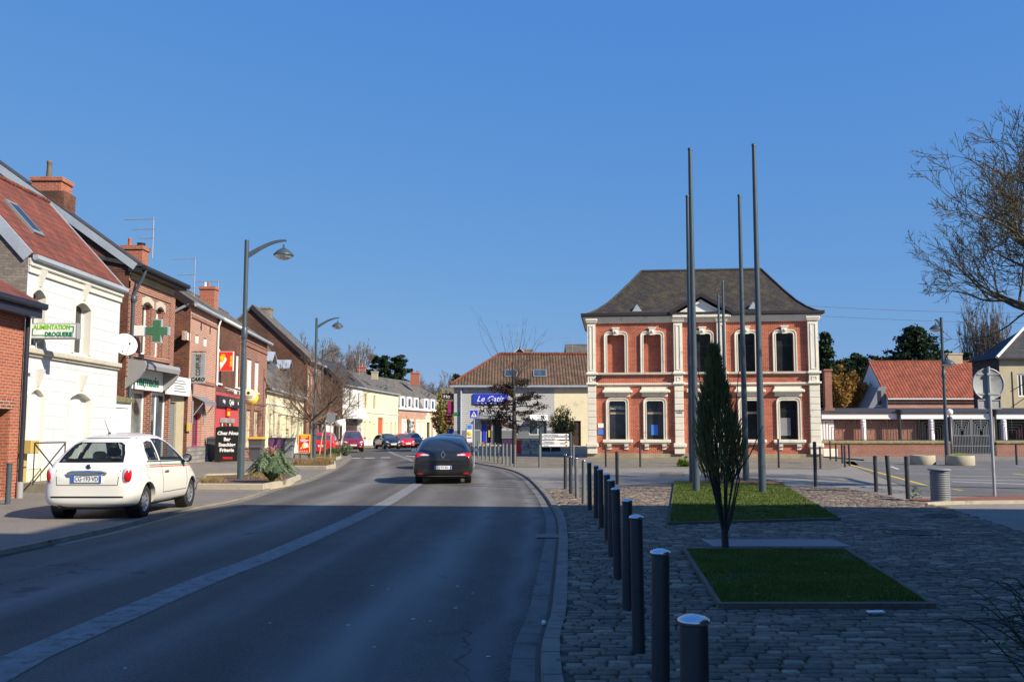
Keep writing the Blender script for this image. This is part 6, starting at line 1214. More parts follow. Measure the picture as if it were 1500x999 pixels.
# pediment
pl, prr = FB.px(984, 463)[0], FB.px(1069, 463)[0]; pm = FB.px(1026, 460)[0]; zA = FB.px(1026, 436)[1]; zP0 = zEv + .02
s = MB(T); s.prism([(pl + .2, zP0 + .05), (prr - .2, zP0 + .05), (pm, zA - .12)], -.2, .22, axis=1); s.build('pediment', 'render_white', lib)
s = MB(T); s.box(pl, prr, 0, .42, zP0 - .1, zP0 + .12, bev=.03); s.sweep([(pl + .25, zP0 + .14), (prr - .25, zP0 + .14), (pm, zA - .2)], .12, .22, .34, closed=True); s.build('pediment_moulding', 'stone_trim', lib)
s = MB(T)
for (a, b) in (((pl - .1, zP0 + .1), (pm, zA)), ((prr + .1, zP0 + .1), (pm, zA))):
    dx, dz = b[0] - a[0], b[1] - a[1]; l = math.hypot(dx, dz); nx, nz = -dz / l * (1 if dx > 0 else -1), abs(dx) / l; s.prism([a, b, (b[0], b[1] + .24), (a[0] + nx * .2, a[1] + nz * .22)], -2.0, .5, axis=1)
s.build('pediment_roof', 'gutter_dark', rf)
for i_ in (0, 1, 3): a, b = U['dn'][i_]; s = MB(T); s.box(a + .06, b - .06, -.216, -.208, lerp(zd0, zd1, .66), lerp(zd0, zd1, .72)); s.build('blind_rail', 'render_beige', lib)
a, b = U['dn'][0]; txt('BIBLIOTHEQUE', .26, T((a + b) / 2, -.2, zd1 - .42), (FB.t.x, FB.t.y, 0), (0, 0, 1), 'lamp_glass', lib, name='window_lettering', sx=.62, bold=.006)
a, b = ps[1]; txt('ANCIENNE', .14, T((a + b) / 2, .232, zz(601.5)), (FB.t.x, FB.t.y, 0), (0, 0, 1), 'panel_grey', lib, name='pilaster_lettering', sx=.9); txt('MAIRIE', .14, T((a + b) / 2, .232, zz(604.5)), (FB.t.x, FB.t.y, 0), (0, 0, 1), 'panel_grey', lib, name='pilaster_lettering', sx=.9)
q = FB.r(876, 884.5, 620, 626.5); s = MB(T); s.box(q[0], q[1], 0.002, .04, q[2], q[3]); s.build('white_plaque', 'sign_white', lib); q = FB.r(876, 884, 629, 636.5); s = MB(T); s.box(q[0], q[1], 0.002, .04, q[2], q[3]); s.build('blue_plaque', 'blue_bright', lib)
q = FB.px(875, 554); s = MB(T); s.box(q[0] - .05, q[0] + .28, .0, .35, q[1] - .05, q[1] + .08, bev=.02); s.build('camera_box', 'metal_dark', lib)
q = FB.r(954, 964, 622, 637); s = MB(T); s.box(q[0], q[1], -.215, -.2, q[2], q[3]); s.build('window_poster', 'blue_bright', lib)
q = FB.r(1143, 1159, 612, 638); s = MB(T); s.box(q[0], q[1], -.217, -.205, q[2], q[3]); s.build('window_blind', 'led_green' if False else 'bin_pale', lib)
s = MB(T); a, b = U['dn'][2]; s.box(a - .6, b + .6, .12, 1.0, -.05, .15, bev=.02); s.build('doorstep', 'stone_plinth', lib)

# ================================================================== school side on the right
Yw = 60.0
# low wall with moss coping
x0 = P(1203, 660, Yw).x; xg0 = P(1391, 660, Yw).x; xg1 = P(1458, 660, Yw).x; x1 = 48.0; zc = P(1300, 645.5, Yw).z
for xa, xb, lab in ((x0, xg0, 'long low brick wall with mossy coping left of the school gate'), (xg1, x1, 'low brick wall with mossy coping right of the school gate')):
    t = thing('low_wall', lab, 'wall', ((xa + xb) / 2, Yw, ZP), 'low brick walls of the school'); s = MB(); s.box(xa, xb, Yw - .15, Yw + .15, 0, zc - .18); s.build('brickwork', 'brick_red', t)
    s = MB(); n = int((xb - xa) / .5)
    for i in range(n): a = lerp(xa, xb, i / n); b = lerp(xa, xb, (i + 1) / n) - .01; s.add([(a, Yw - .22, zc - .17), (b, Yw - .22, zc - .17), (b, Yw + .22, zc - .17), (a, Yw + .22, zc - .17), (a, Yw - .22, zc - .1), (b, Yw - .22, zc - .1), (b, Yw, zc + .02), (a, Yw, zc + .02), (a, Yw + .22, zc - .1), (b, Yw + .22, zc - .1)], [(0, 3, 2, 1), (0, 1, 5, 4), (4, 5, 6, 7), (7, 6, 9, 8), (2, 3, 8, 9), (0, 4, 7, 8, 3), (1, 2, 9, 6, 5)])
    s.build('coping', 'moss_coping', t)
s = MB(); a = P(1202, 660, Yw - .4).x; s.box(a, P(1223, 660, Yw - .4).x, Yw - .9, Yw - .5, 0, P(1212, 657, Yw - .4).z, bev=.02); tag(center(s.build('stone_block', 'stone_trim')), 'pale stone block at the foot of the library corner by the low wall', 'block')
# patterned iron fence
t = thing('iron_fence', 'black iron fence of nested square arches on top of the low school wall', 'fence', (x0, Yw, zc)); zt = P(1300, 613, Yw).z; pw = 2.05
def fpanel(xa, xb, za, zb, par, y=Yw, m='metal_dark'):
    s = MB(); r_ = .016; n = 5; xm = (xa + xb) / 2
    for i in range(n):
        f = i / n * .86; hx = (xb - xa) / 2 * (1 - f) - .05; zt_ = lerp(zb - .05, za + (zb - za) * .25, f)
        for a, b in [((xm - hx, za), (xm - hx, zt_)), ((xm + hx, za), (xm + hx, zt_)), ((xm - hx, zt_), (xm + hx, zt_))]:
            p, q_ = a, b; s.box(min(p[0], q_[0]) - r_, max(p[0], q_[0]) + r_, y - r_, y + r_, min(p[1], q_[1]) - r_, max(p[1], q_[1]) + r_)
    s.box(xa + .02, xb - .02, y - .02, y + .02, za - .0, za + .04); s.box(xm - r_, xm + r_, y - r_ - .002, y + r_ + .002, za + (zb - za) * .3, zb - .05)
    return s.build('fence_panel', m, par)
x = x0 + .1
while x < xg0 - .6: fpanel(x, min(x + pw, xg0), zc + .04, zt, t); x += pw
x = xg1 + .1
while x < x1 - pw: fpanel(x, x + pw, zc + .04, zt, t); x += pw
gt = thing('school_gate', 'double iron gate of thin bars between two dark round posts', 'gate', ((xg0 + xg1) / 2, Yw, ZP)); xm = (xg0 + xg1) / 2
for a, b in ((xg0 + .25, xm - .02), (xm + .02, xg1 - .25)):
    s = MB(); n = 12
    for i in range(n + 1): xx = lerp(a, b, i / n); s.box(xx - .012, xx + .012, Yw - .012, Yw + .012, .12, 1.35 if i not in (0, n) else zt)
    s.box(a, b, Yw - .02, Yw + .02, .1, .14); s.box(a, b, Yw - .02, Yw + .02, .7, .74); s.build('gate_leaf', 'panel_grey', gt); fpanel(a, b, 1.35, zt, gt, Yw, 'panel_grey')
for a in (xg0 + .1, xg1 - .1): s = MB(); s.lathe([(.14, 0), (.14, zt + .1), (0, zt + .14)], (a, Yw, 0), 16); s.build('gate_post', 'metal_dark', gt)
q = P(1394, 600, Yw); s = MB(); s.lathe([(.05, zt + .12), (.08, zt + .2), (.17, zt + .26), (.22, zt + .4), (.17, zt + .55), (0, zt + .62)], (xg0 + .1, Yw - .0, 0), 18); s.build('globe_lamp', 'sign_white', gt)
# covered walk
Yc = 66.0; xa = P(1203, 600, Yc).x; xb = 52.0; zf1 = P(1300, 604, Yc).z; zf0 = P(1300, 614, Yc).z
cw = thing('covered_walk', 'long covered playground walk with white fascia and dark flat roof', 'canopy', ((xa + xb) / 2, Yc + 2, ZP)); s = MB(); s.box(xa, xb, Yc, Yc + .15, zf0, zf1, bev=.02); s.build('fascia', 'sign_white', cw)
s = MB(); s.slab((xa, Yc - .1, zf1 + .02), (xb, Yc - .1, zf1 + .02), (xb, Yc + 4.5, zf1 + .42), (xa, Yc + 4.5, zf1 + .42), .08); s.build('roof', 'slate_dark', cw)
s = MB(); s.box(xa, P(1344, 600, Yc + .4).x, Yc + .6, Yc + .8, 0, zf0); bw = s.build('brick_screen', 'brick_red', cw)
s = MB(); s.box(xa + .0, P(1223, 600, Yc).x, Yc + .3, Yc + .59, .9, zf0 - .05, bev=.02); s.build('white_panel', 'sign_white', cw)
s = MB(); s.box(xa, xb, Yc + .16, Yc + .3, zf0 + .0, zf0 + .12); s.build('beam', 'plastic_grey', cw)
for x_ in (1265, 1365, 1471, 1560): q = P(x_, 620, Yc - .05); s = MB(); s.lathe([(.19, 0), (.19, zf0 - .12), (.14, zf0)], (q.x, Yc + .05, 0), 16); s.build('column', 'sign_white', cw)
for x_ in (1318, 1458): q = P(x_, 620, Yc - .2); s = MB(); s.tube([(q.x, Yc - .15, 0), (q.x, Yc - .15, zf1)], .12, 10); s.lathe([(.1, zf1 - .25), (.26, zf1 + .1), (.26, zf1 + .2)], (q.x, Yc - .15, 0), 8); s.build('drainpipe', 'metal_dark', cw)
s = MB(); s.box(P(1344, 600, Yc).x, xb, Yc + 4.2, Yc + 4.4, 0, zf1 + .4); s.build('back_wall', 'panel_dark', cw)
rq = random.Random(9); cm = ['sign_yellow', 'lamp_red', 'sign_blue', 'panel_grey', 'lamp_red', 'bin_pale']
for i in range(26):
    xx = lerp(P(1385, 600, Yc).x, xb - 1, i / 26); m_ = cm[rq.randrange(6)]; s = MB(); z0_ = rq.choice([.3, .9, 1.2]); s.box(xx, xx + .3, Yc + 4.15, Yc + 4.19, z0_, z0_ + rq.choice([.6, 1.1])); s.build('painted_panel', m_, cw)
q = P(1212, 560, 68); s = MB(); zt2 = P(1212, 541, 68).z; s.box(q.x - .25, q.x + .25, 67.8, 68.3, zf1, zt2 - .12); s.box(q.x - .32, q.x + .32, 67.73, 68.37, zt2 - .12, zt2); s.box(q.x - .35, q.x + .35, 67.7, 68.4, zf1 - .1, zf1 + .35); ch_ = s.build('chimney', 'brick_red', cw)
# orange roofed school wing
Yg = 88; a = P(1300, 581, Yg); b = P(1560, 581, Yg); Fg = Fac((a.x, Yg), (b.x, Yg)); zE2 = P(1300, 581, Yg).z; zR2 = P(1286, 531, Yg + 4).z
sc = house('school_wing', 'long school wing with bright orange tiled roof and white gable', Fg, 0, Fg.L, .1, zE2, 4, zR2, 8, 'brick_pink', 'tile_orange', [(2 + i * 4, 3.6 + i * 4, 1, 3, 'win') for i in range(6)], gable='render_white', over=.3, gut='plastic_white', verge=.12)
q = P(1396, 528, Yg + 4); chimney(sc, q.x, Yg + 4, zR2 - .6, P(1396, 523, Yg + 4).z + .35, 1.6, .6, 'render_beige', Vector((1, 0)))
# lean-to on gable; the shade of the gable is put into its grey
s = MB(); pA = [(P(1300, 590, Yg + .3).x, .1), (P(1272, 600, Yg + .3).x, .1), (P(1272, 600, Yg + .3).x, P(1272, 598, Yg + .3).z), (P(1288, 580, Yg + .3).x, P(1290, 567, Yg + .3).z), (P(1297, 560, Yg + .3).x, zE2 + 1)]; s.prism([(u_, v_) for u_, v_ in pA], Yg + .3, Yg + 6, axis=1); s.build('lean_to', 'panel_grey', sc)
s = MB(); u = P(1288, 570, Yg + .3).x; s.box(u - .15, u + .15, Yg + .25, Yg + .29, P(1288, 592, Yg).z, P(1288, 572, Yg).z); s.build('slit_window', 'fascia_navy', sc)
# beige house on the right edge
Yh = 78; a = P(1463, 523, Yh); b = P(1640, 523, Yh); Fh = Fac((a.x, Yh), (b.x, Yh)); zE3 = P(1475, 523, Yh).z; zR3 = P(1500, 484, Yh + 4.2).z + 1.2
DH = 4.6; bh = thing('beige_house', 'beige rendered house with dark hipped slate roof and white window at the right edge', 'house', Fh.T(Fh.L / 2, -2, .1)); hw_ = Fh.r(1491, 1503, 548, 581)
s = MB(); wallgrid(s, Fh, 0, Fh.L, -.1, zE3, [hw_, (6.2, 7.2, 5, 7)], .15); s.build('front_wall', 'render_beige', bh)
for hq in (hw_, (6.2, 7.2, 5, 7)): window(bh, Fh, hq, .1, kind='win', frame='sign_white', mull=1, th=.1)
s = MB(Fh.T); s.quad((0, 0, -.1), (0, -DH, -.1), (0, -DH, zE3), (0, 0, zE3)); s.build('side_wall', 'slate_dark', bh)
s = MB(Fh.T); s.quad((0, -DH, -.1), (Fh.L, -DH, -.1), (Fh.L, -DH, zE3), (0, -DH, zE3)); s.build('rear_wall', 'render_beige', bh)
zr_ = P(1500, 481, Yh + DH / 2).z; ui = P(1500, 481, Yh + DH / 2).x - a.x; o_ = .35; c0 = [Fh.T(-o_, o_, zE3 - .1), Fh.T(Fh.L + o_, o_, zE3 - .1), Fh.T(Fh.L + o_, -DH - o_, zE3 - .1), Fh.T(-o_, -DH - o_, zE3 - .1)]; r0 = Fh.T(ui, -DH / 2, zr_); r1 = Fh.T(Fh.L - ui, -DH / 2, zr_)
s = MB(); s.add(c0 + [r0, r1], [(0, 1, 5, 4), (1, 2, 5), (2, 3, 4, 5), (3, 0, 4), (0, 3, 2, 1)]); rf = s.build('roof', 'slate_dark', bh); s = MB(); s.tube([c0[0] + Vector((0, -.02, .05)), r0 + Vector((0, -.02, .05))], .12, 6); s.build('hip_flashing', 'sign_white', rf); s = MB(Fh.T); s.box(-o_, Fh.L, o_, o_ + .12, zE3 - .2, zE3 - .06); s.build('gutter', 'metal_dark', bh)
s = MB(Fh.T); 
for u in (1.0, 2.6): s.box(u, u + .05, .02, .05, 3.6, 6.6)
s.tube([(.9, .05, 3.7), (2.7, .05, 4.9)], .03, 6); s.tube([(.9, .05, 5.0), (2.7, .05, 6.0)], .03, 6); s.box(-.0, 5, .02, .06, 3.3, 3.4); s.build('iron_stays', 'metal_dark', bh)
q = P(1407, 470, 95); antenna('television antenna beside the right edge house', P(1407, 500, 95).x, 95, 7.0, P(1407, 492, 95).z - 7.0)

# ================================================================== buildings behind the camera (they cast the big foreground shade)
Fz = Fac((34, 8.0), (9.6, 10.2)); hz = house('town_building', 'tall dark brick building outside the right edge that shades the near plaza', Fz, 0, Fz.L, .05, 11.9, 5, 12.6, 12, 'brick_dark', 'slate_dark', [(u_, u_ + 1.2, z_, z_ + 1.9, 'win') for u_ in (2, 6, 10, 14, 18) for z_ in (1, 4.4, 7.8)], cat='building', over=.2)
Fz = Fac((20, 2.4), (8.6, 3.0)); hz = house('town_building', 'dark brick building behind the camera that shades the near road', Fz, 0, Fz.L, .05, 13.0, 6, 14, 14, 'brick_dark', 'slate_dark', [(u_, u_ + 1.2, z_, z_ + 1.9, 'win') for u_ in (1.5, 5, 8.5) for z_ in (1, 4.4, 7.8)], cat='building', over=.2)
# ================================================================== cars
def loft(stations, subdiv=2, sharp=None):
    """stations: list of (x, [(y, z) x K] bottom-centre -> top-centre) ; mirrored; closed; subdivided"""
    K = len(stations[0][1]); vs = []; fs = []; ring = 2 * K - 2
    for x, pts in stations:
        full = [(y, z) for y, z in pts] + [(-y, z) for y, z in reversed(pts[1:-1])]
        vs += [(x, y, z) for y, z in full]
    for i in range(len(stations) - 1):
        for k in range(ring): fs.append((i * ring + k, i * ring + (k + 1) % ring, (i + 1) * ring + (k + 1) % ring, (i + 1) * ring + k))
    for base, fl in ((0, 1), ((len(stations) - 1) * ring, 0)):
        for k in range(K - 1):
            a, b = base + k, base + k + 1; c = base + (ring - k - 1) % ring; d = base + (ring - k) % ring
            q = [a, b, c, d]; q = [v for i, v in enumerate(q) if v not in q[:i]]
            if len(q) > 2: fs.append(tuple(q if fl else q[::-1]))
    me = bpy.data.meshes.new('b'); me.from_pydata(vs, [], fs); import bmesh
    bm = bmesh.new(); bm.from_mesh(me); bmesh.ops.recalc_face_normals(bm, faces=bm.faces); bm.to_mesh(me); bm.free()
    o = bpy.data.objects.new('body', me); COL.objects.link(o); md = o.modifiers.new('s', 'SUBSURF'); md.levels = subdiv; md.render_levels = subdiv
    return o
def finish(o):
    dg = bpy.context.evaluated_depsgraph_get(); me = bpy.data.meshes.new_from_object(o.evaluated_get(dg)); o.modifiers.clear(); o.data = me; return o
def sec(x, zb, w, zm, wb, zbelt, wt, zt, crown=.02):
    return (x, [(0, zb), (w * .8, zb), (w * .97, zb + .07), (w, zm), (wb, zbelt), (lerp(wb, wt, .5), lerp(zbelt, zt, .5)), (wt, zt - .035), (wt * .5, zt), (0, zt + crown)])
PROF = {
 'mini': [(-.5, .20, .72, .36, .66, .45, .56, .50), (-.487, .155, .88, .36, .77, .58, .64, .62), (-.455, .14, .965, .37, .84, .64, .68, .70), (-.41, .13, 1, .38, .86, .655, .64, .80), (-.35, .13, 1.01, .39, .885, .66, .60, .92), (-.23, .13, 1.01, .39, .90, .66, .60, .985), (0, .13, 1, .40, .90, .655, .615, 1.0), (.10, .13, 1, .40, .90, .65, .615, .975), (.18, .13, 1, .40, .91, .645, .67, .88), (.26, .13, 1, .42, .90, .635, .74, .73), (.31, .13, .99, .42, .88, .62, .72, .66), (.40, .14, .97, .40, .82, .56, .62, .585), (.465, .16, .9, .36, .74, .46, .55, .49), (.5, .2, .74, .32, .62, .38, .45, .41)],
 'lift': [(-.5, .22, .86, .40, .84, .52, .76, .58), (-.49, .17, .95, .40, .90, .60, .78, .655), (-.455, .14, .985, .42, .90, .65, .76, .70), (-.40, .13, 1, .42, .90, .66, .74, .80), (-.30, .13, 1, .42, .90, .66, .76, .92), (-.17, .13, 1, .42, .90, .66, .73, .985), (-.02, .13, 1, .42, .90, .655, .72, .995), (.07, .13, 1, .42, .90, .65, .71, .97), (.15, .13, 1, .42, .90, .64, .69, .87), (.235, .13, 1, .42, .89, .63, .73, .70), (.29, .13, .99, .42, .87, .61, .72, .645), (.40, .14, .97, .40, .83, .56, .62, .585), (.47, .16, .9, .36, .76, .46, .55, .49), (.5, .2, .78, .32, .66, .38, .45, .41)],
 'hatch': [(-.5, .20, .84, .40, .82, .50, .74, .56), (-.488, .15, .95, .40, .88, .60, .76, .66), (-.46, .13, .985, .42, .90, .63, .74, .78), (-.42, .13, 1, .42, .90, .64, .72, .90), (-.36, .13, 1, .42, .90, .64, .70, .965), (-.2, .13, 1, .42, .90, .64, .69, 1.0), (0, .13, 1, .42, .90, .635, .69, 1.0), (.08, .13, 1, .42, .90, .63, .69, .97), (.16, .13, 1, .42, .90, .62, .70, .88), (.26, .13, 1, .42, .89, .61, .74, .70), (.32, .13, .99, .42, .87, .60, .72, .635), (.41, .14, .97, .40, .82, .55, .62, .575), (.47, .16, .9, .36, .74, .46, .55, .49), (.5, .2, .76, .32, .64, .38, .45, .41)]}
def patch(name, poly, axis, side, bvh, m, parent, off=.004, step=.05, clipn=None):
    """poly in the projection plane: axis 'y' -> (x,z), 'x' -> (y,z); side = +1/-1 direction the patch faces"""
    xs = [p[0] for p in poly]; zs = [p[1] for p in poly]; n = len(poly); pts = []; edges = []
    for i in range(n):
        a = Vector(poly[i]); b = Vector(poly[(i + 1) % n]); k = max(1, int((b - a).length / step)); pts += [a.lerp(b, j / k) for j in range(k)]
    m0 = len(pts); edges = [(i, (i + 1) % m0) for i in range(m0)]
    x = min(xs) + step / 2
    while x < max(xs):
        z = min(zs) + step / 2
        while z < max(zs):
            if inpoly(x, z, poly) and min((Vector((x, z)) - p).length for p in pts[:m0]) > step * .5: pts.append(Vector((x, z)))
            z += step
        x += step
    v2, e2, f2, *_ = delaunay_2d_cdt(pts, edges, [], 1, 1e-5); vs = []; ok = []
    for p in v2:
        if axis == 'y': o = Vector((p.x, side * 3, p.y)); d = Vector((0, -side, 0))
        else: o = Vector((side * 4, p.x, p.y)); d = Vector((-side, 0, 0))
        hit, nr, idx, ds = bvh.ray_cast(o, d)
        if hit is None: vs.append(Vector((0, 0, 0))); ok.append(False); continue
        if nr.dot(d) > 0: nr = -nr
        vs.append(hit + nr * off); ok.append(True)
    mb = MB(); mb.add(vs, [f for f in f2 if all(ok[i] for i in f)], 0, True); return mb.build(name, m, parent, fix=False)
def wheel(parent, x, y, r, wd, side, style=0):
    mb = MB(); c = (x, y, r); w2 = wd / 2
    mb.lathe([(r * .62, -w2), (r * .9, -w2), (r * .975, -w2 * .8), (r, -w2 * .5), (r, w2 * .5), (r * .975, w2 * .8), (r * .9, w2), (r * .62, w2)], c, 32, axis='y', caps=False); o = mb.build('wheel', 'rubber', parent)
    mb = MB(); s = side; mb.lathe([(r * .64, -w2 * .2 * s), (r * .64, w2 * .92 * s), (r * .60, w2 * .95 * s), (r * .56, w2 * .7 * s), (r * .3, w2 * .78 * s), (r * .15, w2 * .9 * s), (0, w2 * .92 * s)], c, 32, axis='y', caps=False); rim = mb.build('rim', 'wheel_silver', o)
    mb = MB(); n = 9 if style == 0 else 5
    for k in range(n):
        t = 2 * math.pi * k / n; ct, st = math.cos(t), math.sin(t); rr_ = r * .43; q = r * .055 if style == 0 else r * .1
        T = lambda a, b, d: (x + a * ct - d * st, y + b, r + a * st + d * ct); mb.prism([(rr_ - r * .09, -q * .7), (rr_ + r * .09, -q), (rr_ + r * .09, q), (rr_ - r * .09, q * .7)], s * w2 * .70, s * w2 * .80, axis=1, T=T)
    mb.build('rim_slots', 'black', o); return o
def make_car(label, L_, W_, H_, prof, paint, wb, r, name='parked_car', seed=0, detail=2, group=None, bdetail=None, cuts=()):
    root = thing(name, label, 'car', (0, 0, 0), group); hw = W_ / 2; S = [sec(p[0] * L_, p[1] * H_, p[2] * hw * 1.035, p[3] * H_, p[4] * hw * 1.03, p[5] * H_, p[6] * hw, p[7] * H_) for p in PROF[prof]]
    # duplicate end rings so that the ends stay full after subdivision
    e0 = S[0]; S = [(e0[0] - .004, [(y * .55, lerp(.38 * H_, z, .6)) for y, z in e0[1]])] + S; e1 = S[-1]; S = S + [(e1[0] + .004, [(y * .55, lerp(.3 * H_, z, .6)) for y, z in e1[1]])]
    body = loft(S, detail); body.name = 'body'; finish(body); body.data.name = 'body'
    bvh = BVHTree.FromPolygons([tuple(v.co) for v in body.data.vertices], [tuple(p.vertices) for p in body.data.polygons])
    xr = -wb / 2 - (.02 if prof != 'mini' else 0); xf = wb / 2 + .04
    # wheel arches
    for x in (xr, xf):
        cb = MB(); cb.lathe([(0, -hw - .3), (r * 1.16, -hw - .3), (r * 1.16, hw + .3), (0, hw + .3)], (x, 0, r * 1.02), 28, axis='y'); co = cb.build('cut', 'black'); md = body.modifiers.new('c', 'BOOLEAN'); md.object = co; md.solver = 'EXACT'; md.operation = 'DIFFERENCE'; finish(body); bpy.data.objects.remove(co)
    if cuts:
        import bmesh
        bm = bmesh.new(); bm.from_mesh(body.data); dead = []
        for f in bm.faces:
            for axis, side, poly in cuts:
                n_ = f.normal.y if axis == 'y' else f.normal.x
                if n_ * side > .08 and all(inpoly(v.co.x if axis == 'y' else v.co.y, v.co.z, poly) for v in f.verts): dead.append(f); break
        bmesh.ops.delete(bm, geom=dead, context='FACES'); bm.to_mesh(body.data); bm.free()
    body.data.materials.clear(); body.data.materials.append(M[paint]); body.data.polygons.foreach_set('use_smooth', [True] * len(body.data.polygons)); 
    try: body.data.set_sharp_from_angle(angle=R(38))
    except Exception: pass
    body.parent = root
    tw = .19 * W_ / 1.7
    for x in (xr, xf):
        for s in (-1, 1): wheel(root, x, s * (hw - tw * .5 - .045), r, tw, s, 0 if prof == 'mini' else 1)
    mb = MB(); mb.box(-L_ * .44, L_ * .44, -hw * .7, hw * .7, .17, .34); 
    for x in (xr, xf): mb.lathe([(r * 1.12, -hw + .06), (r * 1.12, -hw + .26)], (x, 0, r * 1.02), 24, axis='y', caps=False); mb.lathe([(r * 1.12, hw - .26), (r * 1.12, hw - .06)], (x, 0, r * 1.02), 24, axis='y', caps=False)
    mb.build('underbody', 'black', root)
    return root, body, bvh, xr, xf
def sideglass(root, bvh, polys, m='glass_car', nm='side_window'):
    for s in (-1, 1):
        for p in polys: patch(nm, p, 'y', s, bvh, m, root, step=.08)
# --- small white hatchback
RW = [(-.56, .975), (.56, .975), (.52, 1.12), (.44, 1.27), (.36, 1.315), (-.36, 1.315), (-.44, 1.27), (-.52, 1.12)]; WS = [(-.62, .99), (.62, .99), (.5, 1.36), (-.5, 1.36)]
SG = [[(-.98, .995), (-.52, .985), (-.46, 1.32), (-.62, 1.34), (-.80, 1.31), (-.93, 1.17)], [(-.44, .985), (.80, .96), (.58, 1.13), (.30, 1.30), (-.0, 1.375), (-.38, 1.38)]]
def ringpatch(name, poly, k, axis, side, bvh, m, parent, off):
    cx = sum(q[0] for q in poly) / len(poly); cz = sum(q[1] for q in poly) / len(poly); n = len(poly); inner = [(lerp(cx, q[0], k), lerp(cz, q[1], k)) for q in poly]
    for i_ in range(n): patch(name, [poly[i_], poly[(i_ + 1) % n], inner[(i_ + 1) % n], inner[i_]], axis, side, bvh, m, parent, off, .04)
root, body, bvh, xr, xf = make_car('small white hatchback with green and red side stripes parked on the pavement', 3.55, 1.63, 1.49, 'mini', 'car_white', 2.30, .288, detail=3, cuts=[('x', -1, RW), ('x', 1, WS)] + [('y', s_, q_) for s_ in (-1, 1) for q_ in SG])
white_car = root
SEP_ = 1
sideglass(root, bvh, [[(-.98, .995), (-.52, .985), (-.46, 1.32), (-.62, 1.34), (-.80, 1.31), (-.93, 1.17)], [(-.44, .985), (.80, .96), (.58, 1.13), (.30, 1.30), (-.0, 1.375), (-.38, 1.38)]], m='glass_clear')
for s in (-1, 1):
    for q_ in SG: ringpatch('window_frame', q_, .87, 'y', s, bvh, 'black', root, .006)
    patch('window_trim', [(-1.06, .965), (.9, .935), (.9, .955), (-1.06, .985)], 'y', s, bvh, 'black', root, .003, .08)
    patch('green_stripe', [(-.98, .905), (1.15, .865), (1.15, .883), (-.98, .923)], 'y', s, bvh, 'green_dark', root, .003, .08)
    patch('red_stripe', [(-.98, .87), (1.2, .835), (1.2, .853), (-.98, .888)], 'y', s, bvh, 'sign_red', root, .003, .08)
    for q in range(5):
        xx = -1.17 + q * .045; patch('stripe_dash', [(xx, .91), (xx + .022, .91), (xx + .022, .925), (xx, .925)], 'y', s, bvh, 'green_dark', root, .003, .05); patch('stripe_dash', [(xx, .874), (xx + .022, .874), (xx + .022, .889), (xx, .889)], 'y', s, bvh, 'sign_red', root, .003, .05)
    g = .012
    for pl in ([(-.46, .40), (-.46, .96), (-.445, .96), (-.445, .40)], [(.80, .52), (.76, .40), (.775, .40), (.815, .52)], [(.80, .52), (.84, .93), (.855, .93), (.815, .52)], [(-.46, .395), (.77, .395), (.77, .407), (-.46, .407)]): patch('door_seam', pl, 'y', s, bvh, 'seam', root, .002, .1)
    patch('door_handle', [(-.36, .755), (-.16, .75), (-.15, .765), (-.17, .79), (-.35, .79)], 'y', s, bvh, 'chrome', root, .02, .05)
    patch('indicator', [(1.02, .76), (1.07, .76), (1.07, .78), (1.02, .78)], 'y', s, bvh, 'sign_yellow', root, .004, .05)
n = 18; patch('fuel_flap', [(-1.1 + .085 * math.cos(t), .76 + .085 * math.sin(t)) for t in [2 * math.pi * k / n for k in range(n)]], 'y', -1, bvh, 'seam', root, .0015, .05); patch('fuel_flap', [(-1.1 + .079 * math.cos(t), .76 + .079 * math.sin(t)) for t in [2 * math.pi * k / n for k in range(n)]], 'y', -1, bvh, 'car_white', root, .0035, .05)
patch('rear_window', RW, 'x', -1, bvh, 'glass_clear', root, .005, .06); ringpatch('rear_window_frame', RW, .9, 'x', -1, bvh, 'black_gloss', root, .008)
for (x_, y_, z_, m_, w__) in ((-.55, .33, 1.06, 'shutter_cream', .13), (-.55, -.33, 1.06, 'shutter_cream', .13), (.12, .35, 1.12, 'black', .14), (.12, -.35, 1.12, 'black', .14)):
    mb = MB(lambda a, b, c: (x_ + a * .06, y_ + b * w__, z_ + c * .09)); mb.lathe([(0, -1), (.6, -.9), (.95, -.5), (1, 0), (.95, .5), (.6, .9), (0, 1)], n=14); mb.build('headrest', m_, root)
    mb = MB(); mb.box(x_ - .06, x_ + .06, y_ - .24, y_ + .24, .5, 1.0, bev=.04); mb.build('seat_back', m_, root)
mb = MB(); mb.box(.55, .9, -.62, .62, .6, .93, bev=.05); mb.build('dashboard', 'black', root); mb = MB(); mb.box(-1.3, .9, -.66, .66, .5, .52); mb.build('cabin_floor', 'black', root)
mb = MB(); mb.box(-1.45, -.95, -.55, .55, .86, .88); mb.build('parcel_shelf', 'black', root)
# tail lights, at the outer corners
for s in (-1, 1):
    h_ = bvh.ray_cast(Vector((-4, s * .62, .74)), Vector((1, 0, 0)))[0]; c_ = Vector((h_.x + .045, s * .64, .745)); 
    def lens(nm, k, m, dy, par):
        mb = MB(lambda a, b, c: (c_.x + a * .075 * k + b * s * 0 + abs(b) * 0, c_.y + s * dy + b * .085 * k + s * c * .012, c_.z + c * .15 * k)); mb.lathe([(0, -1), (.55, -.93), (.85, -.7), (.97, -.35), (1, 0), (.95, .4), (.8, .72), (.5, .94), (0, 1)], n=20); return mb.build(nm, m, par)
    tl = lens('tail_light', 1.0, 'lamp_clear', 0, root)
    mb = MB(lambda a, b, c: (c_.x + a * .078, c_.y + s * .012 + b * .078 + s * c * .012, c_.z + c * .132)); mb.lathe([(0, -1), (.55, -.93), (.85, -.7), (.97, -.35), (1, 0), (.95, .4), (.8, .72), (.5, .94), (0, 1)], n=20); mb.build('red_lens', 'lamp_red', tl)
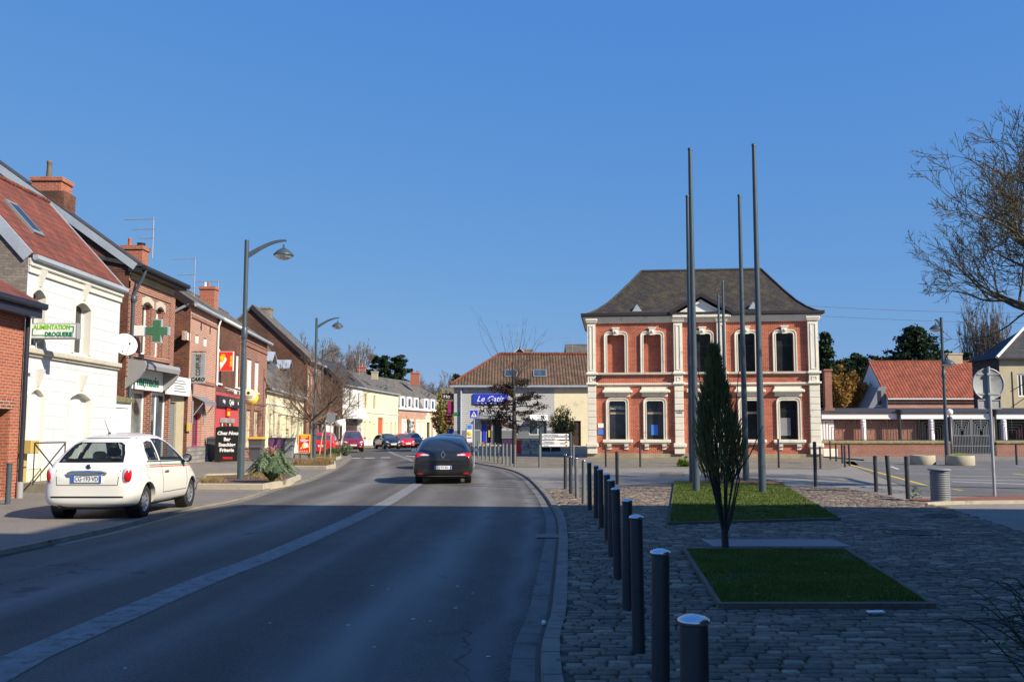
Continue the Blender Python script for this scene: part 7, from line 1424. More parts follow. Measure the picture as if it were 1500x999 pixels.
patch('hatch_seam', [(-.515, .60), (.515, .60), (.515, .588), (-.515, .588)], 'x', -1, bvh, 'seam', root, .002, .08)
for s in (-1, 1): patch('hatch_seam', [(s * .515, .59), (s * .525, .72), (s * .565, .955), (s * .575, .955), (s * .537, .72), (s * .527, .59)], 'x', -1, bvh, 'seam', root, .002, .08)
def rearplate(root, bvh, zc, wd, hh, text, yoff=0.0):
    hit = bvh.ray_cast(Vector((-4, yoff, zc)), Vector((1, 0, 0)))[0]; x = hit.x - .018; mb = MB(); mb.box(x - .008, x + .012, yoff - wd / 2, yoff + wd / 2, zc - hh / 2, zc + hh / 2, bev=.003); pl = mb.build('number_plate', 'sign_white', root)
    for s in (1, -1): mb = MB(); mb.box(x - .0105, x - .0082, yoff + s * (wd / 2 - .004), yoff + s * (wd / 2 - .05), zc - hh / 2 + .004, zc + hh / 2 - .004); mb.build('blue_band', 'plate_blue', pl)
    txt(text, hh * .92, (x - .0095, yoff, zc - .002), (0, -1, 0), (0, 0, 1), 'text_black', pl, ext=.001, sx=.78, bold=.001, space=.98); return x
x = rearplate(root, bvh, .70, .52, .12, 'CG·193·VD'); mb = MB(); mb.tube([(x + .01, -.34, .80), (x - .02, -.25, .812), (x - .03, 0, .815), (x - .02, .25, .812), (x + .01, .34, .80)], [.014, .028, .03, .028, .014], 10); mb.build('handle_bar', 'chrome', root)
hit = bvh.ray_cast(Vector((-4, 0, .90)), Vector((1, 0, 0)))[0]; mb = MB(); mb.lathe([(0, -.02), (.04, -.018), (.05, -.008), (.05, .01)], (hit.x, 0, .90), 20, axis='x'); mb.build('round_badge', 'chrome', root); mb = MB(); mb.lathe([(0, -.024), (.034, -.0215), (.036, -.019)], (hit.x, 0, .90), 20, axis='x'); mb.build('badge_centre', 'car_navy', root)
patch('bumper_groove', [(-.62, .405), (.62, .405), (.62, .378), (-.62, .378)], 'x', -1, bvh, 'black', root, .003, .08); patch('bumper_lip', [(-.6, .425), (.6, .425), (.6, .408), (-.6, .408)], 'x', -1, bvh, 'car_white', root, .012, .08)
mb = MB(); mb.tube([(-1.5, .48, .24), (-1.72, .48, .235)], .035, 10); mb.build('exhaust', 'metal_dark', root)
mb = MB(); mb.tube([(-.95, 0, 1.47), (-1.18, 0, 1.72)], [.008, .003], 6); mb.lathe([(.03, 1.46), (.015, 1.5), (0, 1.5)], (-.95, 0, 0), 10); mb.build('aerial', 'black', root)
for s in (-1, 1):
    mb = MB(lambda a, b, c: (.62 + a, s * (.80 + b), .98 + c)); mb.lathe([(0, -.05), (.06, -.045), (.085, 0), (.075, .05), (.0, .08)], (0, .085, .02), 16, axis='x'); mb.tube([(.05, -.02, -.07), (.03, .05, -.0)], .03, 8); mo = mb.build('wing_mirror', 'black', root); mb = MB(lambda a, b, c: (.62 + a, s * (.80 + b), .98 + c)); mb.lathe([(0, -.053), (.058, -.052)], (0, .085, .02), 16, axis='x'); mb.build('mirror_glass', 'chrome', mo)
patch('windscreen', WS, 'x', 1, bvh, 'glass_clear', root, .005, .08); ringpatch('windscreen_frame', WS, .92, 'x', 1, bvh, 'black', root, .008)
for s in (-1, 1): patch('headlight', [(s * .5 + .09 * math.cos(t), .66 + .1 * math.sin(t)) for t in [2 * math.pi * k / 12 for k in range(12)]], 'x', 1, bvh, 'lamp_clear', root, .01, .04)
patch('roof_trim', [(-.46, 1.385), (.46, 1.385), (.46, 1.395), (-.46, 1.395)], 'x', -1, bvh, 'seam', root, .003, .08)
p1 = G(203, 757.8, ZL0); root.location = (p1.x - .80 + .11, p1.y + 1.22, ZL0); root.rotation_euler = (0, 0, R(90))
# --- black liftback on the road
root, body, bvh, xr, xf = make_car('black liftback driving away in the right lane with blue-edged number plate', 4.70, 1.82, 1.445, 'lift', 'car_black', 2.76, .33, name='moving_car')
sideglass(root, bvh, [[(-1.55, .98), (-.1, .97), (-.1, 1.33), (-.75, 1.33), (-1.2, 1.18)], [(-.06, .97), (1.0, .95), (.55, 1.22), (.25, 1.33), (-.06, 1.34)]])
rw = [(-.70, .985), (.70, .985), (.60, 1.2), (.50, 1.34), (-.50, 1.34), (-.60, 1.2)]; patch('rear_window', rw, 'x', -1, bvh, 'glass_car', root, .005, .08)
for s in (-1, 1):
    patch('tail_light', [(s * .40, .885), (s * .60, .935), (s * .80, .92), (s * .86, .84), (s * .80, .80), (s * .62, .845), (s * .42, .85)], 'x', -1, bvh, 'lamp_red', root, .01, .04); patch('tail_light_clear', [(s * .42, .853), (s * .62, .85), (s * .70, .872), (s * .60, .9), (s * .44, .885)], 'x', -1, bvh, 'lamp_clear', root, .015, .04)
    patch('reflector', [(s * .62, .30), (s * .78, .31), (s * .78, .36), (s * .62, .35)], 'x', -1, bvh, 'lamp_red', root, .008, .05)
    mb = MB(lambda a, b, c: (.78 + a, s * (.93 + b), .97 + c)); mb.box(-.06, .08, .0, .2, -.06, .07, bev=.03); mb.box(-.02, .06, -.08, .02, -.05, -.01); mo = mb.build('wing_mirror', 'car_black', root); mb = MB(lambda a, b, c: (.78 + a, s * (.93 + b), .97 + c)); mb.box(-.064, -.061, .02, .18, -.045, .055); mb.build('mirror_glass', 'chrome', mo)
patch('chrome_strip', [(-.75, .245), (.75, .245), (.75, .265), (-.75, .265)], 'x', -1, bvh, 'chrome', root, .012, .08); patch('hatch_seam', [(-.7, .62), (.7, .62), (.7, .608), (-.7, .608)], 'x', -1, bvh, 'panel_dark', root, .004, .08)
x = rearplate(root, bvh, .50, .52, .11, 'CJ·973·BG'); hit = bvh.ray_cast(Vector((-5, 0, .885)), Vector((1, 0, 0)))[0]; mb = MB(); X_ = hit.x - .012
dm = lambda k: [(0, .885 + .085 * k), (.055 * k, .885), (0, .885 - .085 * k), (-.055 * k, .885)]; mb.sweep(dm(1.0), .02, 0, .012, T=lambda a, b, c: (X_ - b, a, c), closed=True); mb.build('diamond_badge', 'chrome', root)
txt('L  A  G  U  N  A', .05, (bvh.ray_cast(Vector((-5, 0, .735)), Vector((1, 0, 0)))[0].x - .012, 0, .735), (0, -1, 0), (0, 0, 1), 'chrome', root, ext=.002)
patch('windscreen', [(-.66, .97), (.66, .97), (.52, 1.32), (-.52, 1.32)], 'x', 1, bvh, 'glass_car', root, .005, .08)
pL = G(646, 707, 0); root.location = (pL.x, pL.y + 1.45, 0); root.rotation_euler = (0, 0, R(93))
# --- generic cars
def generic(label, L_, W_, H_, paint, loc, heading, prof='hatch', name='parked_car', group=None, plate='AB·321·CD'):
    root, body, bvh, xr, xf = make_car(label, L_, W_, H_, prof, paint, L_ * .62, .31, name=name, group=group); k = H_ / 1.49; e = L_ / 4.0; hw = W_ / 2
    sideglass(root, bvh, [[(-1.3 * e, .98 * k), (-.1, .97 * k), (-.1, 1.36 * k), (-.9 * e, 1.36 * k), (-1.2 * e, 1.25 * k)], [(-.05, .97 * k), (.95 * e, .94 * k), (.6 * e, 1.2 * k), (.3 * e, 1.34 * k), (-.05, 1.37 * k)]])
    patch('windscreen', [(-hw * .72, .98 * k), (hw * .72, .98 * k), (hw * .6, 1.36 * k), (-hw * .6, 1.36 * k)], 'x', 1, bvh, 'glass_blue', root, .005, .1)
    patch('rear_window', [(-hw * .7, 1.0 * k), (hw * .7, 1.0 * k), (hw * .58, 1.36 * k), (-hw * .58, 1.36 * k)], 'x', -1, bvh, 'glass_blue', root, .005, .1)
    for s in (-1, 1):
        patch('headlight', [(s * hw * .52, .62 * k), (s * hw * .82, .66 * k), (s * hw * .84, .74 * k), (s * hw * .6, .72 * k)], 'x', 1, bvh, 'lamp_clear', root, .012, .05); patch('tail_light', [(s * hw * .66, .66 * k), (s * hw * .86, .68 * k), (s * hw * .84, .92 * k), (s * hw * .7, .9 * k)], 'x', -1, bvh, 'lamp_red', root, .012, .05)
        patch('fog_light', [(s * hw * .55, .33 * k), (s * hw * .72, .34 * k), (s * hw * .72, .39 * k), (s * hw * .55, .38 * k)], 'x', 1, bvh, 'lamp_clear', root, .01, .05)
        mb = MB(lambda a, b, c: (.72 * e + a, s * (hw + b), .97 * k + c)); mb.box(-.05, .07, .0, .17, -.06, .07, bev=.03); mb.box(-.02, .05, -.06, .02, -.05, -.01); mb.build('wing_mirror', paint if paint != 'car_red' else 'black', root)
    patch('grille', [(-hw * .45, .4 * k), (hw * .45, .4 * k), (hw * .42, .52 * k), (-hw * .42, .52 * k)], 'x', 1, bvh, 'black', root, .006, .08)
    hit = bvh.ray_cast(Vector((4, 0, .46 * k)), Vector((-1, 0, 0)))[0]; mb = MB(); mb.box(hit.x + .01, hit.x + .025, -.26, .26, .41 * k, .41 * k + .11, bev=.003); mb.build('number_plate', 'sign_white', root)
    rearplate(root, bvh, .62 * k, .52, .11, plate)
    root.location = loc; root.rotation_euler = (0, 0, R(heading)); return root
GR = 'cars parked along the left kerb'
p = G(470, 662, .12); generic('bright red small car parked behind the staked bare tree', 3.6, 1.62, 1.48, 'car_red', (P(469, 650, 59).x, 60.5, .12), 95, group=GR, plate='AD·482·KL')
a = P(513, 650, 74); generic('dark maroon people carrier parked facing us before the low white house', 4.2, 1.75, 1.62, 'car_maroon', (P(513, 650, 75.5).x, 76.5, .08), 282, group=GR)
generic('black hatchback parked facing us beside the far street lamp', 4.0, 1.72, 1.48, 'car_black', (P(567, 650, 92).x, 92, .0), 296, group=GR)
generic('scarlet small car parked between the black and the grey cars', 3.7, 1.68, 1.48, 'car_scarlet', (P(590, 650, 97).x, 97, .0), 294, group=GR)
generic('grey green hatchback, farthest of the three cars parked at the bend', 4.1, 1.72, 1.58, 'car_grey', (P(604, 650, 101).x, 101, .0), 290, group=GR)
generic('dark blue car mostly hidden ahead of the black liftback', 4.2, 1.78, 1.5, 'car_navy', (P(654, 650, 41).x, 42, 0), 97, name='moving_car')
# ================================================================== bins, boards
def wbin(label, x, y, z, w_, h, m, lid, rz=0):
    t = thing('wheelie_bin', label, 'bin', (x, y, z), 'wheelie bins on the left pavement'); ca, sa = math.cos(rz), math.sin(rz); T = lambda a, b, c: (x + a * ca - b * sa, y + a * sa + b * ca, z + c); a = w_ / 2
    s = MB(T); k_ = .8; s.add([(-a * k_, -a * k_, .04), (a * k_, -a * k_, .04), (a * k_, a * k_, .04), (-a * k_, a * k_, .04), (-a, -a, h), (a, -a, h), (a, a, h), (-a, a, h)], [(0, 3, 2, 1), (0, 1, 5, 4), (1, 2, 6, 5), (2, 3, 7, 6), (3, 0, 4, 7), (4, 5, 6, 7)]); s.box(-a - .02, a + .02, -a - .02, a + .02, h - .06, h - .01); s.build('body', m, t)
    s = MB(T); s.add([(-a - .03, -a - .05, h), (a + .03, -a - .05, h), (a + .03, a + .03, h), (-a - .03, a + .03, h), (-a - .02, -a - .04, h + .05), (a + .02, -a - .04, h + .05), (a + .02, a + .02, h + .1), (-a - .02, a + .02, h + .1)], [(0, 3, 2, 1), (4, 5, 6, 7), (0, 1, 5, 4), (1, 2, 6, 5), (2, 3, 7, 6), (3, 0, 4, 7)]); s.build('lid', lid, t)
    s = MB(T)
    for q in (-1, 1): s.lathe([(0, -.03), (.1, -.03), (.1, .03), (0, .03)], (0, a, .1), 14, axis='x', T=lambda aa, b, c, q=q: T(aa + q * a * .8, b, c))
    s.build('wheels', 'rubber', t); return t
z = .3
q = P(316, 670, 40.5); wbin('grey open-sided bin with a leaning plank by the hairdresser corner', q.x, 40.5, zl(q.x, 40.5), .62, .95, 'bin_grey', 'bin_grey', .1)
s = MB(); s.slab((q.x - .55, 40.0, zl(q.x, 40) + 0.85), (q.x - .42, 40.0, zl(q.x, 40) + .9), (q.x - .12, 39.9, zl(q.x, 40) + .02), (q.x - .25, 39.9, zl(q.x, 40) + .0), .05); tag(center(s.build('plank', 'bin_pale')), 'pale grey plank leaning against the bin by the hairdresser', 'plank')
q = P(375.5, 668, 46.5); wbin('grey wheelie bin with a yellow lid behind the leafy plant', q.x, 46.5, zl(q.x, 46.5), .66, .98, 'bin_grey', 'lid_yellow'); q = P(422, 668, 51); wbin('pale grey wheelie bin right of the dark poster box', q.x, 51, zl(q.x, 51), .6, 1.0, 'bin_pale', 'bin_grey')
q = P(358, 672, 42); wbin('small low grey bin partly hidden by the leafy plant', q.x + .1, 43.5, zl(q.x, 43), .5, .6, 'bin_grey', 'bin_grey')
Y = 50; a = P(392, 665, Y); b = P(413.5, 641, Y); t = thing('poster_box', 'dark box with a purple poster between the bins', 'poster box', (a.x, Y, zl(a.x, Y))); s = MB(); s.box(a.x, b.x, Y, Y + .6, zl(a.x, Y), b.z, bev=.03); s.build('case', 'black', t); s = MB(); s.box(a.x + .06, b.x - .06, Y - .012, Y, zl(a.x, Y) + .3, b.z - .08); s.build('poster', 'poster', t)
s = MB(); s.tube([(a.x, Y + .1, b.z), (a.x, Y + .1, b.z + .12), (b.x, Y + .1, b.z + .12), (b.x, Y + .1, b.z)], .02, 6); s.build('rail', 'stone_trim', t)
# black menu board
Y = 39.5; a = P(315, 673, Y); b = P(354, 624, Y); zb = zl(a.x, Y); xm = (a.x + b.x) / 2; W = b.x - a.x; t = thing('menu_board', 'big black free-standing board reading Chez Nous Bar Snacking Friterie', 'sign board', (xm, Y, zb)); T = lambda u, w_, z_: (a.x + u * W, Y - w_, zb + z_ * (b.z - zb)); s = MB(T)
s.prism([(0, .02), (1, .02), (1, .94)] + [(.5 + .5 * math.cos(th_), .94 + .06 * math.sin(th_)) for th_ in [math.pi * k / 10 for k in range(1, 10)]] + [(0, .94)], -.05, .05, axis=1); bd = s.build('board', 'black', t)
Hb_ = b.z - zb
for s_, zf_, sz, sh, m_, xo in (('Chez Nous', .80, .2, .25, 'text_white', .49), ('Bar', .63, .2, 0, 'text_white', .46), ('Snacking', .48, .2, 0, 'text_white', .46), ('Friterie', .33, .2, 0, 'text_white', .46), ('PRIMUS', .11, .12, 0, 'letter_red', .5)): txt(s_, sz, T(xo, .054, zf_), (1, 0, 0), (0, 0, 1), m_, bd, shear=sh, bold=.008)
for q_ in (.05, .92): s = MB(T); s.box(q_, q_ + .03, -.2, .2, 0, .02); s.build('foot', 'metal_dark', t)
# red food board
Y = 47.5; a = P(437, 663, Y); b = P(454.5, 636, Y); zb = zl(a.x, Y); t = thing('sandwich_board', 'red pavement board with a picture of fries and a yellow header', 'sign board', (a.x, Y, zb)); W = b.x - a.x; z0 = a.z; Hh = b.z - z0; T = lambda u, w_, z_: (a.x + u * W, Y - w_, z0 + z_ * Hh); s = MB(T); s.box(0, 1, -.03, .03, 0, 1); s.build('panel', 'sign_yellow', t); s = MB(T); s.box(.05, .95, .031, .036, .03, .93); fc = s.build('face', 'letter_red', t)
s = MB(T); s.prism([(.15, .2), (.9, .3), (.85, .5), (.5, .58), (.35, .42)], .0365, .04, axis=1); s.build('paper_cone', 'sign_white', fc); s = MB(T); s.lathe([(0, .05), (.11, .045), (.12, .04)], (.4, 0, .34), 10, axis='y'); s.prism([(.2, .82), (.8, .82), (.8, .9), (.2, .9)], .0365, .045, axis=1); s.build('yellow_marks', 'sign_yellow', fc)
s = MB(T)
for u0_, u1_, zz_ in ((.2, .6, .74), (.15, .9, .66), (.2, .75, .6), (.12, .2, .08), (.3, .4, .08), (.5, .6, .08), (.7, .8, .08)): s.box(u0_, u1_, .0365, .04, zz_, zz_ + .04)
s.build('white_lines', 'sign_white', fc); s = MB(); s.tube([(a.x + .1, Y, z0), (a.x + .05, Y - .2, zb)], .02, 6); s.tube([(b.x - .1, Y, z0), (b.x - .05, Y - .2, zb)], .02, 6); s.tube([(a.x + .1, Y, z0), (a.x + .05, Y + .3, zb)], .02, 6); s.tube([(b.x - .1, Y, z0), (b.x - .05, Y + .3, zb)], .02, 6); s.build('legs', 'metal_dark', t)
# ================================================================== vegetation
def rvec(r): 
    while True:
        v = Vector((r.uniform(-1, 1), r.uniform(-1, 1), r.uniform(-1, 1)))
        if .05 < v.length < 1: return v.normalized()
def grow(mb, p, d, L, rad, lvl, r, o, tips=None):
    """recursive limb. o: dict(levels, kids, ratio, ang, up, wob, segs)"""
    n = max(2, o.get('segs', 5) - lvl); pts = [p.copy()]; rads = [rad]; q = p.copy(); dd = d.copy(); taper = o.get('taper', .45)
    for i in range(n):
        dd = (dd + rvec(r) * o['wob'] * (1 if lvl else .4) + Vector((0, 0, o['up'] * (.3 if lvl == 0 else 1)))).normalized(); q = q + dd * (L / n); pts.append(q.copy()); rads.append(rad * lerp(1, taper, (i + 1) / n))
    mb.tube(pts, rads, 7 if lvl == 0 else (5 if lvl == 1 else 3), caps=False)
    if lvl >= o['levels']:
        if tips is not None: tips.append((pts[-1], dd))
        return
    k = o['kids'][min(lvl, len(o['kids']) - 1)]
    for j in range(k):
        t = r.uniform(o.get('start', .25) if lvl == 0 else .15, 1.0) if j < k - 1 else 1.0
        f = t * n; i = min(n - 1, int(f)); pp = pts[i].lerp(pts[i + 1], f - i); rr = lerp(rads[i], rads[i + 1], f - i); base = (pts[i + 1] - pts[i]).normalized()
        side = rvec(r); side = (side - base * side.dot(base)).normalized(); a = o['ang'] * r.uniform(.6, 1.25) * (.4 if j == k - 1 else 1); nd = (base * math.cos(a) + side * math.sin(a)).normalized()
        grow(mb, pp, nd, L * o['ratio'] * r.uniform(.7, 1.15) * (1.15 - .4 * t), max(o.get('rmin', .006), rr * r.uniform(.5, .68)), lvl + 1, r, o, tips)
def bare_tree(label, x, y, z, trunk_h, trunk_r, L, o, m, seed, group=None, tm=None, lean=(0, 0), name='bare_tree', nlimb=4):
    t = thing(name, label, 'tree', (x, y, z), group); r = random.Random(seed); mb = MB(); base = Vector((x, y, z - .05)); top = base + Vector((lean[0], lean[1], trunk_h)); mid = base.lerp(top, .5) + Vector((r.uniform(-.05, .05), 0, 0)) * trunk_h * .3
    mb.tube([base, base + Vector((0, 0, .12)), mid, top], [trunk_r * 1.35, trunk_r, trunk_r * .85, trunk_r * .7], 10); mb.build('trunk', tm or m, t, fix=False)
    mb = MB(); tips = []
    for k in range(nlimb):
        a = 6.283 * k / nlimb + r.uniform(-.4, .4); e = o.get('fan', .6) * r.uniform(.5, 1.3) if k else .1; d = Vector((math.cos(a) * math.sin(e), math.sin(a) * math.sin(e), math.cos(e))); grow(mb, base.lerp(top, r.uniform(.85, 1)), d, L * r.uniform(.8, 1.1), trunk_r * .55, 0, r, o, tips)
    mb.build('crown', m, t, fix=False); return t, tips
def leaves(mb, c, rad, n, size, r, flat=1.0, aspect=1.8):
    for _ in range(n):
        p = c + Vector((r.gauss(0, .42) * rad, r.gauss(0, .42) * rad, r.gauss(0, .42) * rad * flat)); a = rvec(r) * size * r.uniform(.6, 1.3); b = rvec(r).cross(a).normalized() * size / aspect
        mb.v += [tuple(p - a * .5), tuple(p + b * .5), tuple(p + a * .5), tuple(p - b * .5)]; i = len(mb.v) - 4; mb.f.append((i, i + 1, i + 2, i + 3)); mb.mi.append(0); mb.sm.append(False)
OB = dict(levels=4, kids=[5, 4, 4, 3], ratio=.62, ang=.75, up=.06, wob=.16, fan=.8, rmin=.006)
# right big bare tree with lichen
t, tips = bare_tree('large bare tree with lichen-yellow branches reaching in from the right edge', 16.3, 24.5, ZP, 4.6, .24, 4.0, dict(levels=5, kids=[6, 5, 4, 4, 3], ratio=.66, ang=.7, up=.06, wob=.24, fan=1.05, rmin=.009, segs=7), 'bark_lichen', 11, lean=(-.3, 0), nlimb=10)
# left group
OR = dict(levels=4, kids=[5, 5, 4, 3], ratio=.6, ang=.62, up=.05, wob=.16, fan=1.1, rmin=.007)
q = P(455, 676, 48.5); bare_tree('nearest bare young tree with a pale trunk and reddish twigs on the left pavement', q.x, 48.5, ZB + .05, 2.3, .085, 2.5, OR, 'twig_red', 21, 'bare trees along the left pavement', tm='bark_grey', nlimb=7)
q = P(475, 668, 55); bare_tree('second bare tree with a wooden stake and reddish twigs', q.x, 55, ZB + .05, 2.3, .085, 2.7, OR, 'twig_red', 22, 'bare trees along the left pavement', tm='bark_grey', nlimb=7)
a = P(467, 673, 54.6); b = P(475, 618, 55.2); mb = MB(); mb.tube([a, b], .035, 8); tag(center(mb.build('tree_stake', 'wood')), 'pale slanting wooden stake against the second bare tree', 'stake')
q = P(468, 668, 62); bare_tree('third bare tree with reddish twigs before the brown gable house', q.x, 62, .1, 2.3, .09, 2.4, OR, 'twig_red', 23, 'bare trees along the left pavement', tm='bark_dark', nlimb=6)
q = P(492, 660, 72); bare_tree('fourth bare tree, farthest of the reddish ones near the white low house', q.x, 72, .1, 2.2, .09, 2.6, OR, 'twig_red', 24, 'bare trees along the left pavement', tm='bark_dark', nlimb=6)
# background bare trees
OF = dict(levels=4, kids=[7, 6, 4, 3], ratio=.55, ang=.6, up=.12, wob=.12, fan=.5, rmin=.02)
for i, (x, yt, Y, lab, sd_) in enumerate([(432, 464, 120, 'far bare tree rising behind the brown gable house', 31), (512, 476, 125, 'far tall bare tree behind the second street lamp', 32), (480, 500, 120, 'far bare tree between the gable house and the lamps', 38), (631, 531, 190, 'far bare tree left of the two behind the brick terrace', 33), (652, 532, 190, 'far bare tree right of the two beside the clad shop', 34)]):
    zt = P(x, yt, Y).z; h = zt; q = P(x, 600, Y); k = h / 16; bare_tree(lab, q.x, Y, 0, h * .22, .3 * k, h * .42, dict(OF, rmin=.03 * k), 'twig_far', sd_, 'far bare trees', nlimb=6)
# bare poplar on the right
OP = dict(levels=3, kids=[10, 6, 4], ratio=.5, ang=.35, up=.22, wob=.08, fan=.22, rmin=.03)
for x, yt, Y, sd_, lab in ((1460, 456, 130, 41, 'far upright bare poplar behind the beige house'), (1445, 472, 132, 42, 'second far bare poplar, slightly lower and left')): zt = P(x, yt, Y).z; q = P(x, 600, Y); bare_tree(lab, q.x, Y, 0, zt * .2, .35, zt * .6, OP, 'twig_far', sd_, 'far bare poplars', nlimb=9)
# young oak with retained brown leaves before the shop
q = G(753, 682, ZP); X_, Y_ = q.x, q.y + 3.0; X_ = P(753, 670, Y_).x; t = thing('brown_leaved_tree', 'young tree with dark withered leaves and a bare twiggy top before the shop', 'tree', (X_, Y_, ZP)); r = random.Random(51); mb = MB()
htop = P(748, 452, Y_).z; hl = P(753, 560, Y_).z; mb.tube([(X_, Y_, 0), (X_ + .02, Y_, 2), (X_ - .02, Y_, hl), (X_ - .1, Y_, hl + 1)], [.13, .11, .07, .04], 10); mb.build('trunk', 'bark_dark', t)
mb = MB(); tips = []; lf = MB()
for k in range(30):
    zz_ = lerp(1.7, hl, k / 29); a = r.uniform(0, 6.28); w_ = 1.9 * math.sin(math.pi * min(1, (.25 + (zz_ - 1.5) / (hl - 1.2) * .72))) ** .8 * r.uniform(.65, 1.1); d = Vector((math.cos(a), math.sin(a) * .8, .12)).normalized(); p0 = Vector((X_, Y_, zz_)); pts = [p0 + d * w_ * s + Vector((0, 0, -.08 * s * w_ + r.uniform(-.06, .06))) for s in (0, .35, .7, 1)]; mb.tube(pts, [.03, .02, .014, .008], 4, caps=False)
    for s in (.3, .45, .6, .75, .9, 1.02): c = p0 + d * w_ * s; leaves(lf, c + Vector((r.uniform(-.15, .15), r.uniform(-.15, .15), r.uniform(-.15, .1))), .23, 36, .1, r, .6)
for k in range(9):
    a = r.uniform(-.55, .5); L_ = r.uniform(2.0, 3.4); d = Vector((math.sin(a) * 1.0, r.uniform(-.3, .3), math.cos(a))).normalized(); p0 = Vector((X_, Y_, hl - r.uniform(0, .6))); grow(mb, p0, d, L_, .018, 2, r, dict(levels=4, kids=[2, 2, 3, 2], ratio=.4, ang=.5, up=.03, wob=.12, rmin=.006))
mb.build('branches', 'bark_dark', t, fix=False); lf.build('foliage', 'leaf_brown', t, fix=False)
# cypress-like shrub in the setts
q = G(1062, 808, ZP); X_, Y_ = q.x, q.y; t = thing('upright_conifer', 'dark narrow conifer on bare fanning stems at the corner of the near lawn', 'tree', (X_, Y_, ZP)); r = random.Random(61); zt = P(1045, 508, Y_).z; zb = P(1056, 703, Y_).z
mb = MB(); mb.tube([(X_, Y_, 0), (X_ + .005, Y_, .12), (X_ - .0, Y_, .3)], [.05, .045, .042], 10)
for k in range(13):
    a = r.uniform(0, 6.283); w_ = r.uniform(.06, .26); p0 = Vector((X_, Y_, r.uniform(.1, .32))); mb.tube([p0, p0 + Vector((math.cos(a) * w_ * .5, math.sin(a) * w_ * .5, .3)), p0 + Vector((math.cos(a) * w_, math.sin(a) * w_, .75)), p0 + Vector((math.cos(a) * w_ * .9 - .03, math.sin(a) * w_, 1.25))], [.016, .013, .009, .006], 5, caps=False)
for (px0, py0, px1, py1) in ((1050, 720, 1022, 540), (1075, 700, 1117, 625), (1040, 700, 1022, 590), (1064, 700, 1082, 545)):
    a = P(px0, py0, Y_ - .1); b = P(px1, py1, Y_ - .15); a2 = Vector((X_, Y_, .3)); mid = a.lerp(b, .5) + Vector((.02, 0, -.03)); mb.tube([a2, a, mid, b], [.014, .011, .008, .005], 5)
    for k in range(7): c = mid.lerp(b, k / 6); mb.lathe([(0, -.008), (.009, 0), (0, .009)], (c.x + r.uniform(-.01, .01), c.y, c.z), 5)
mb.build('stems', 'bark_dark', t, fix=False)
lf = MB(); lean = (P(1045, 508, Y_).x - P(1057, 703, Y_).x)
for k in range(6000):
    s = r.random() ** .85; a_ = r.uniform(0, 6.283); zz_ = lerp(zb - .04, zt - .05, s); wmax = .335 * (math.sin(math.pi * (1 - s) ** .62) ** .75 if s > .02 else .3); wmax = interp([(0, .14), (.06, .24), (.22, .32), (.5, .235), (.75, .125), (.9, .06), (1, .02)], s) * (1 + .12 * math.sin(a_ * 3 + s * 9)); lump = 1 + .16 * math.sin(s * 23 + 1.3) * math.sin(k % 7)
    a = a_; rad_ = wmax * lump * math.sqrt(r.uniform(.15, 1)); cx = X_ - .03 + lean * s + math.cos(a) * rad_; cy = Y_ + math.sin(a) * rad_; Ln = r.uniform(.07, .17); out = .35; d = Vector((math.cos(a) * out + r.gauss(0, .14), math.sin(a) * out + r.gauss(0, .14), 1)).normalized() * Ln; sd_ = d.cross(rvec(r)).normalized() * .0055
    b = len(lf.v); p = Vector((cx, cy, zz_)); lf.v += [tuple(p - sd_), tuple(p + sd_), tuple(p + d * .7 + sd_ * .8), tuple(p + d), tuple(p + d * .6 - sd_)]; lf.f.append((b, b + 1, b + 2, b + 3, b + 4)); lf.mi.append(0); lf.sm.append(False)
lf.build('foliage', 'leaf_cypress', t, fix=False)
# conifers
def conifer(label, x, yt, Y, wpx, m, seed, name='conifer', n=9000, shape='cone', group='conifers behind the school', trunk=.15, cat='tree'):
    zt = P(x, yt, Y).z; q = P(x, 600, Y); W = wpx / FPX * Y / 2; t = thing(name, label, cat, (q.x, Y, 0), group); r = random.Random(seed); mb = MB(); mb.tube([(q.x, Y, 0), (q.x, Y, zt * .9)], [.3, .06], 8); mb.build('trunk', 'bark_dark', t); lf = MB(); nb = int(n / 60); br = MB()
    for k in range(nb):
        s = r.random() ** .9; z_ = lerp(zt * trunk, zt * .99, s); a = r.uniform(0, 6.283)
        w_ = W * ((1 - s) ** .8 if shape == 'cone' else (math.sin(math.pi * (.12 + .88 * s)) ** .55 if shape == 'round' else (1 - s) ** .5)) * r.uniform(.55, 1.12); d = Vector((math.cos(a), math.sin(a), -.1 if shape == 'cone' else .25)); br.tube([(q.x, Y, z_), (q.x + d.x * w_, Y + d.y * w_, z_ + d.z * w_)], [.05, .02], 3, caps=False)
        for f in (.45, .75, 1.0): leaves(lf, Vector((q.x, Y, z_)) + d * w_ * f, max(.5, W * .2) * r.uniform(.6, 1.2), 20, .34 * Y / 90, r, .5)
    br.build('branches', 'bark_dark', t, fix=False); lf.build('foliage', m, t, fix=False); return t
conifer('dark conifer right beside the library wall', 1212, 488, 100, 62, 'leaf_dark', 71, n=14000)
conifer('dark blue spruce left of the orange roof', 1266, 525, 96, 78, 'leaf_dark', 72, n=15000)
conifer('tall dark pine standing highest behind the orange roof', 1343, 480, 112, 82, 'leaf_dark', 73, n=15000, shape='round')
conifer('dark conifer to the right of the tall pine', 1388, 514, 118, 70, 'leaf_dark', 74, n=9000)
conifer('small dark conifer near the beige house roof', 1419, 515, 120, 26, 'leaf_dark', 75, n=4000)
conifer('dark round evergreen low behind the chimney stack', 1232, 530, 108, 60, 'leaf_dark', 76, n=9000, shape='round')
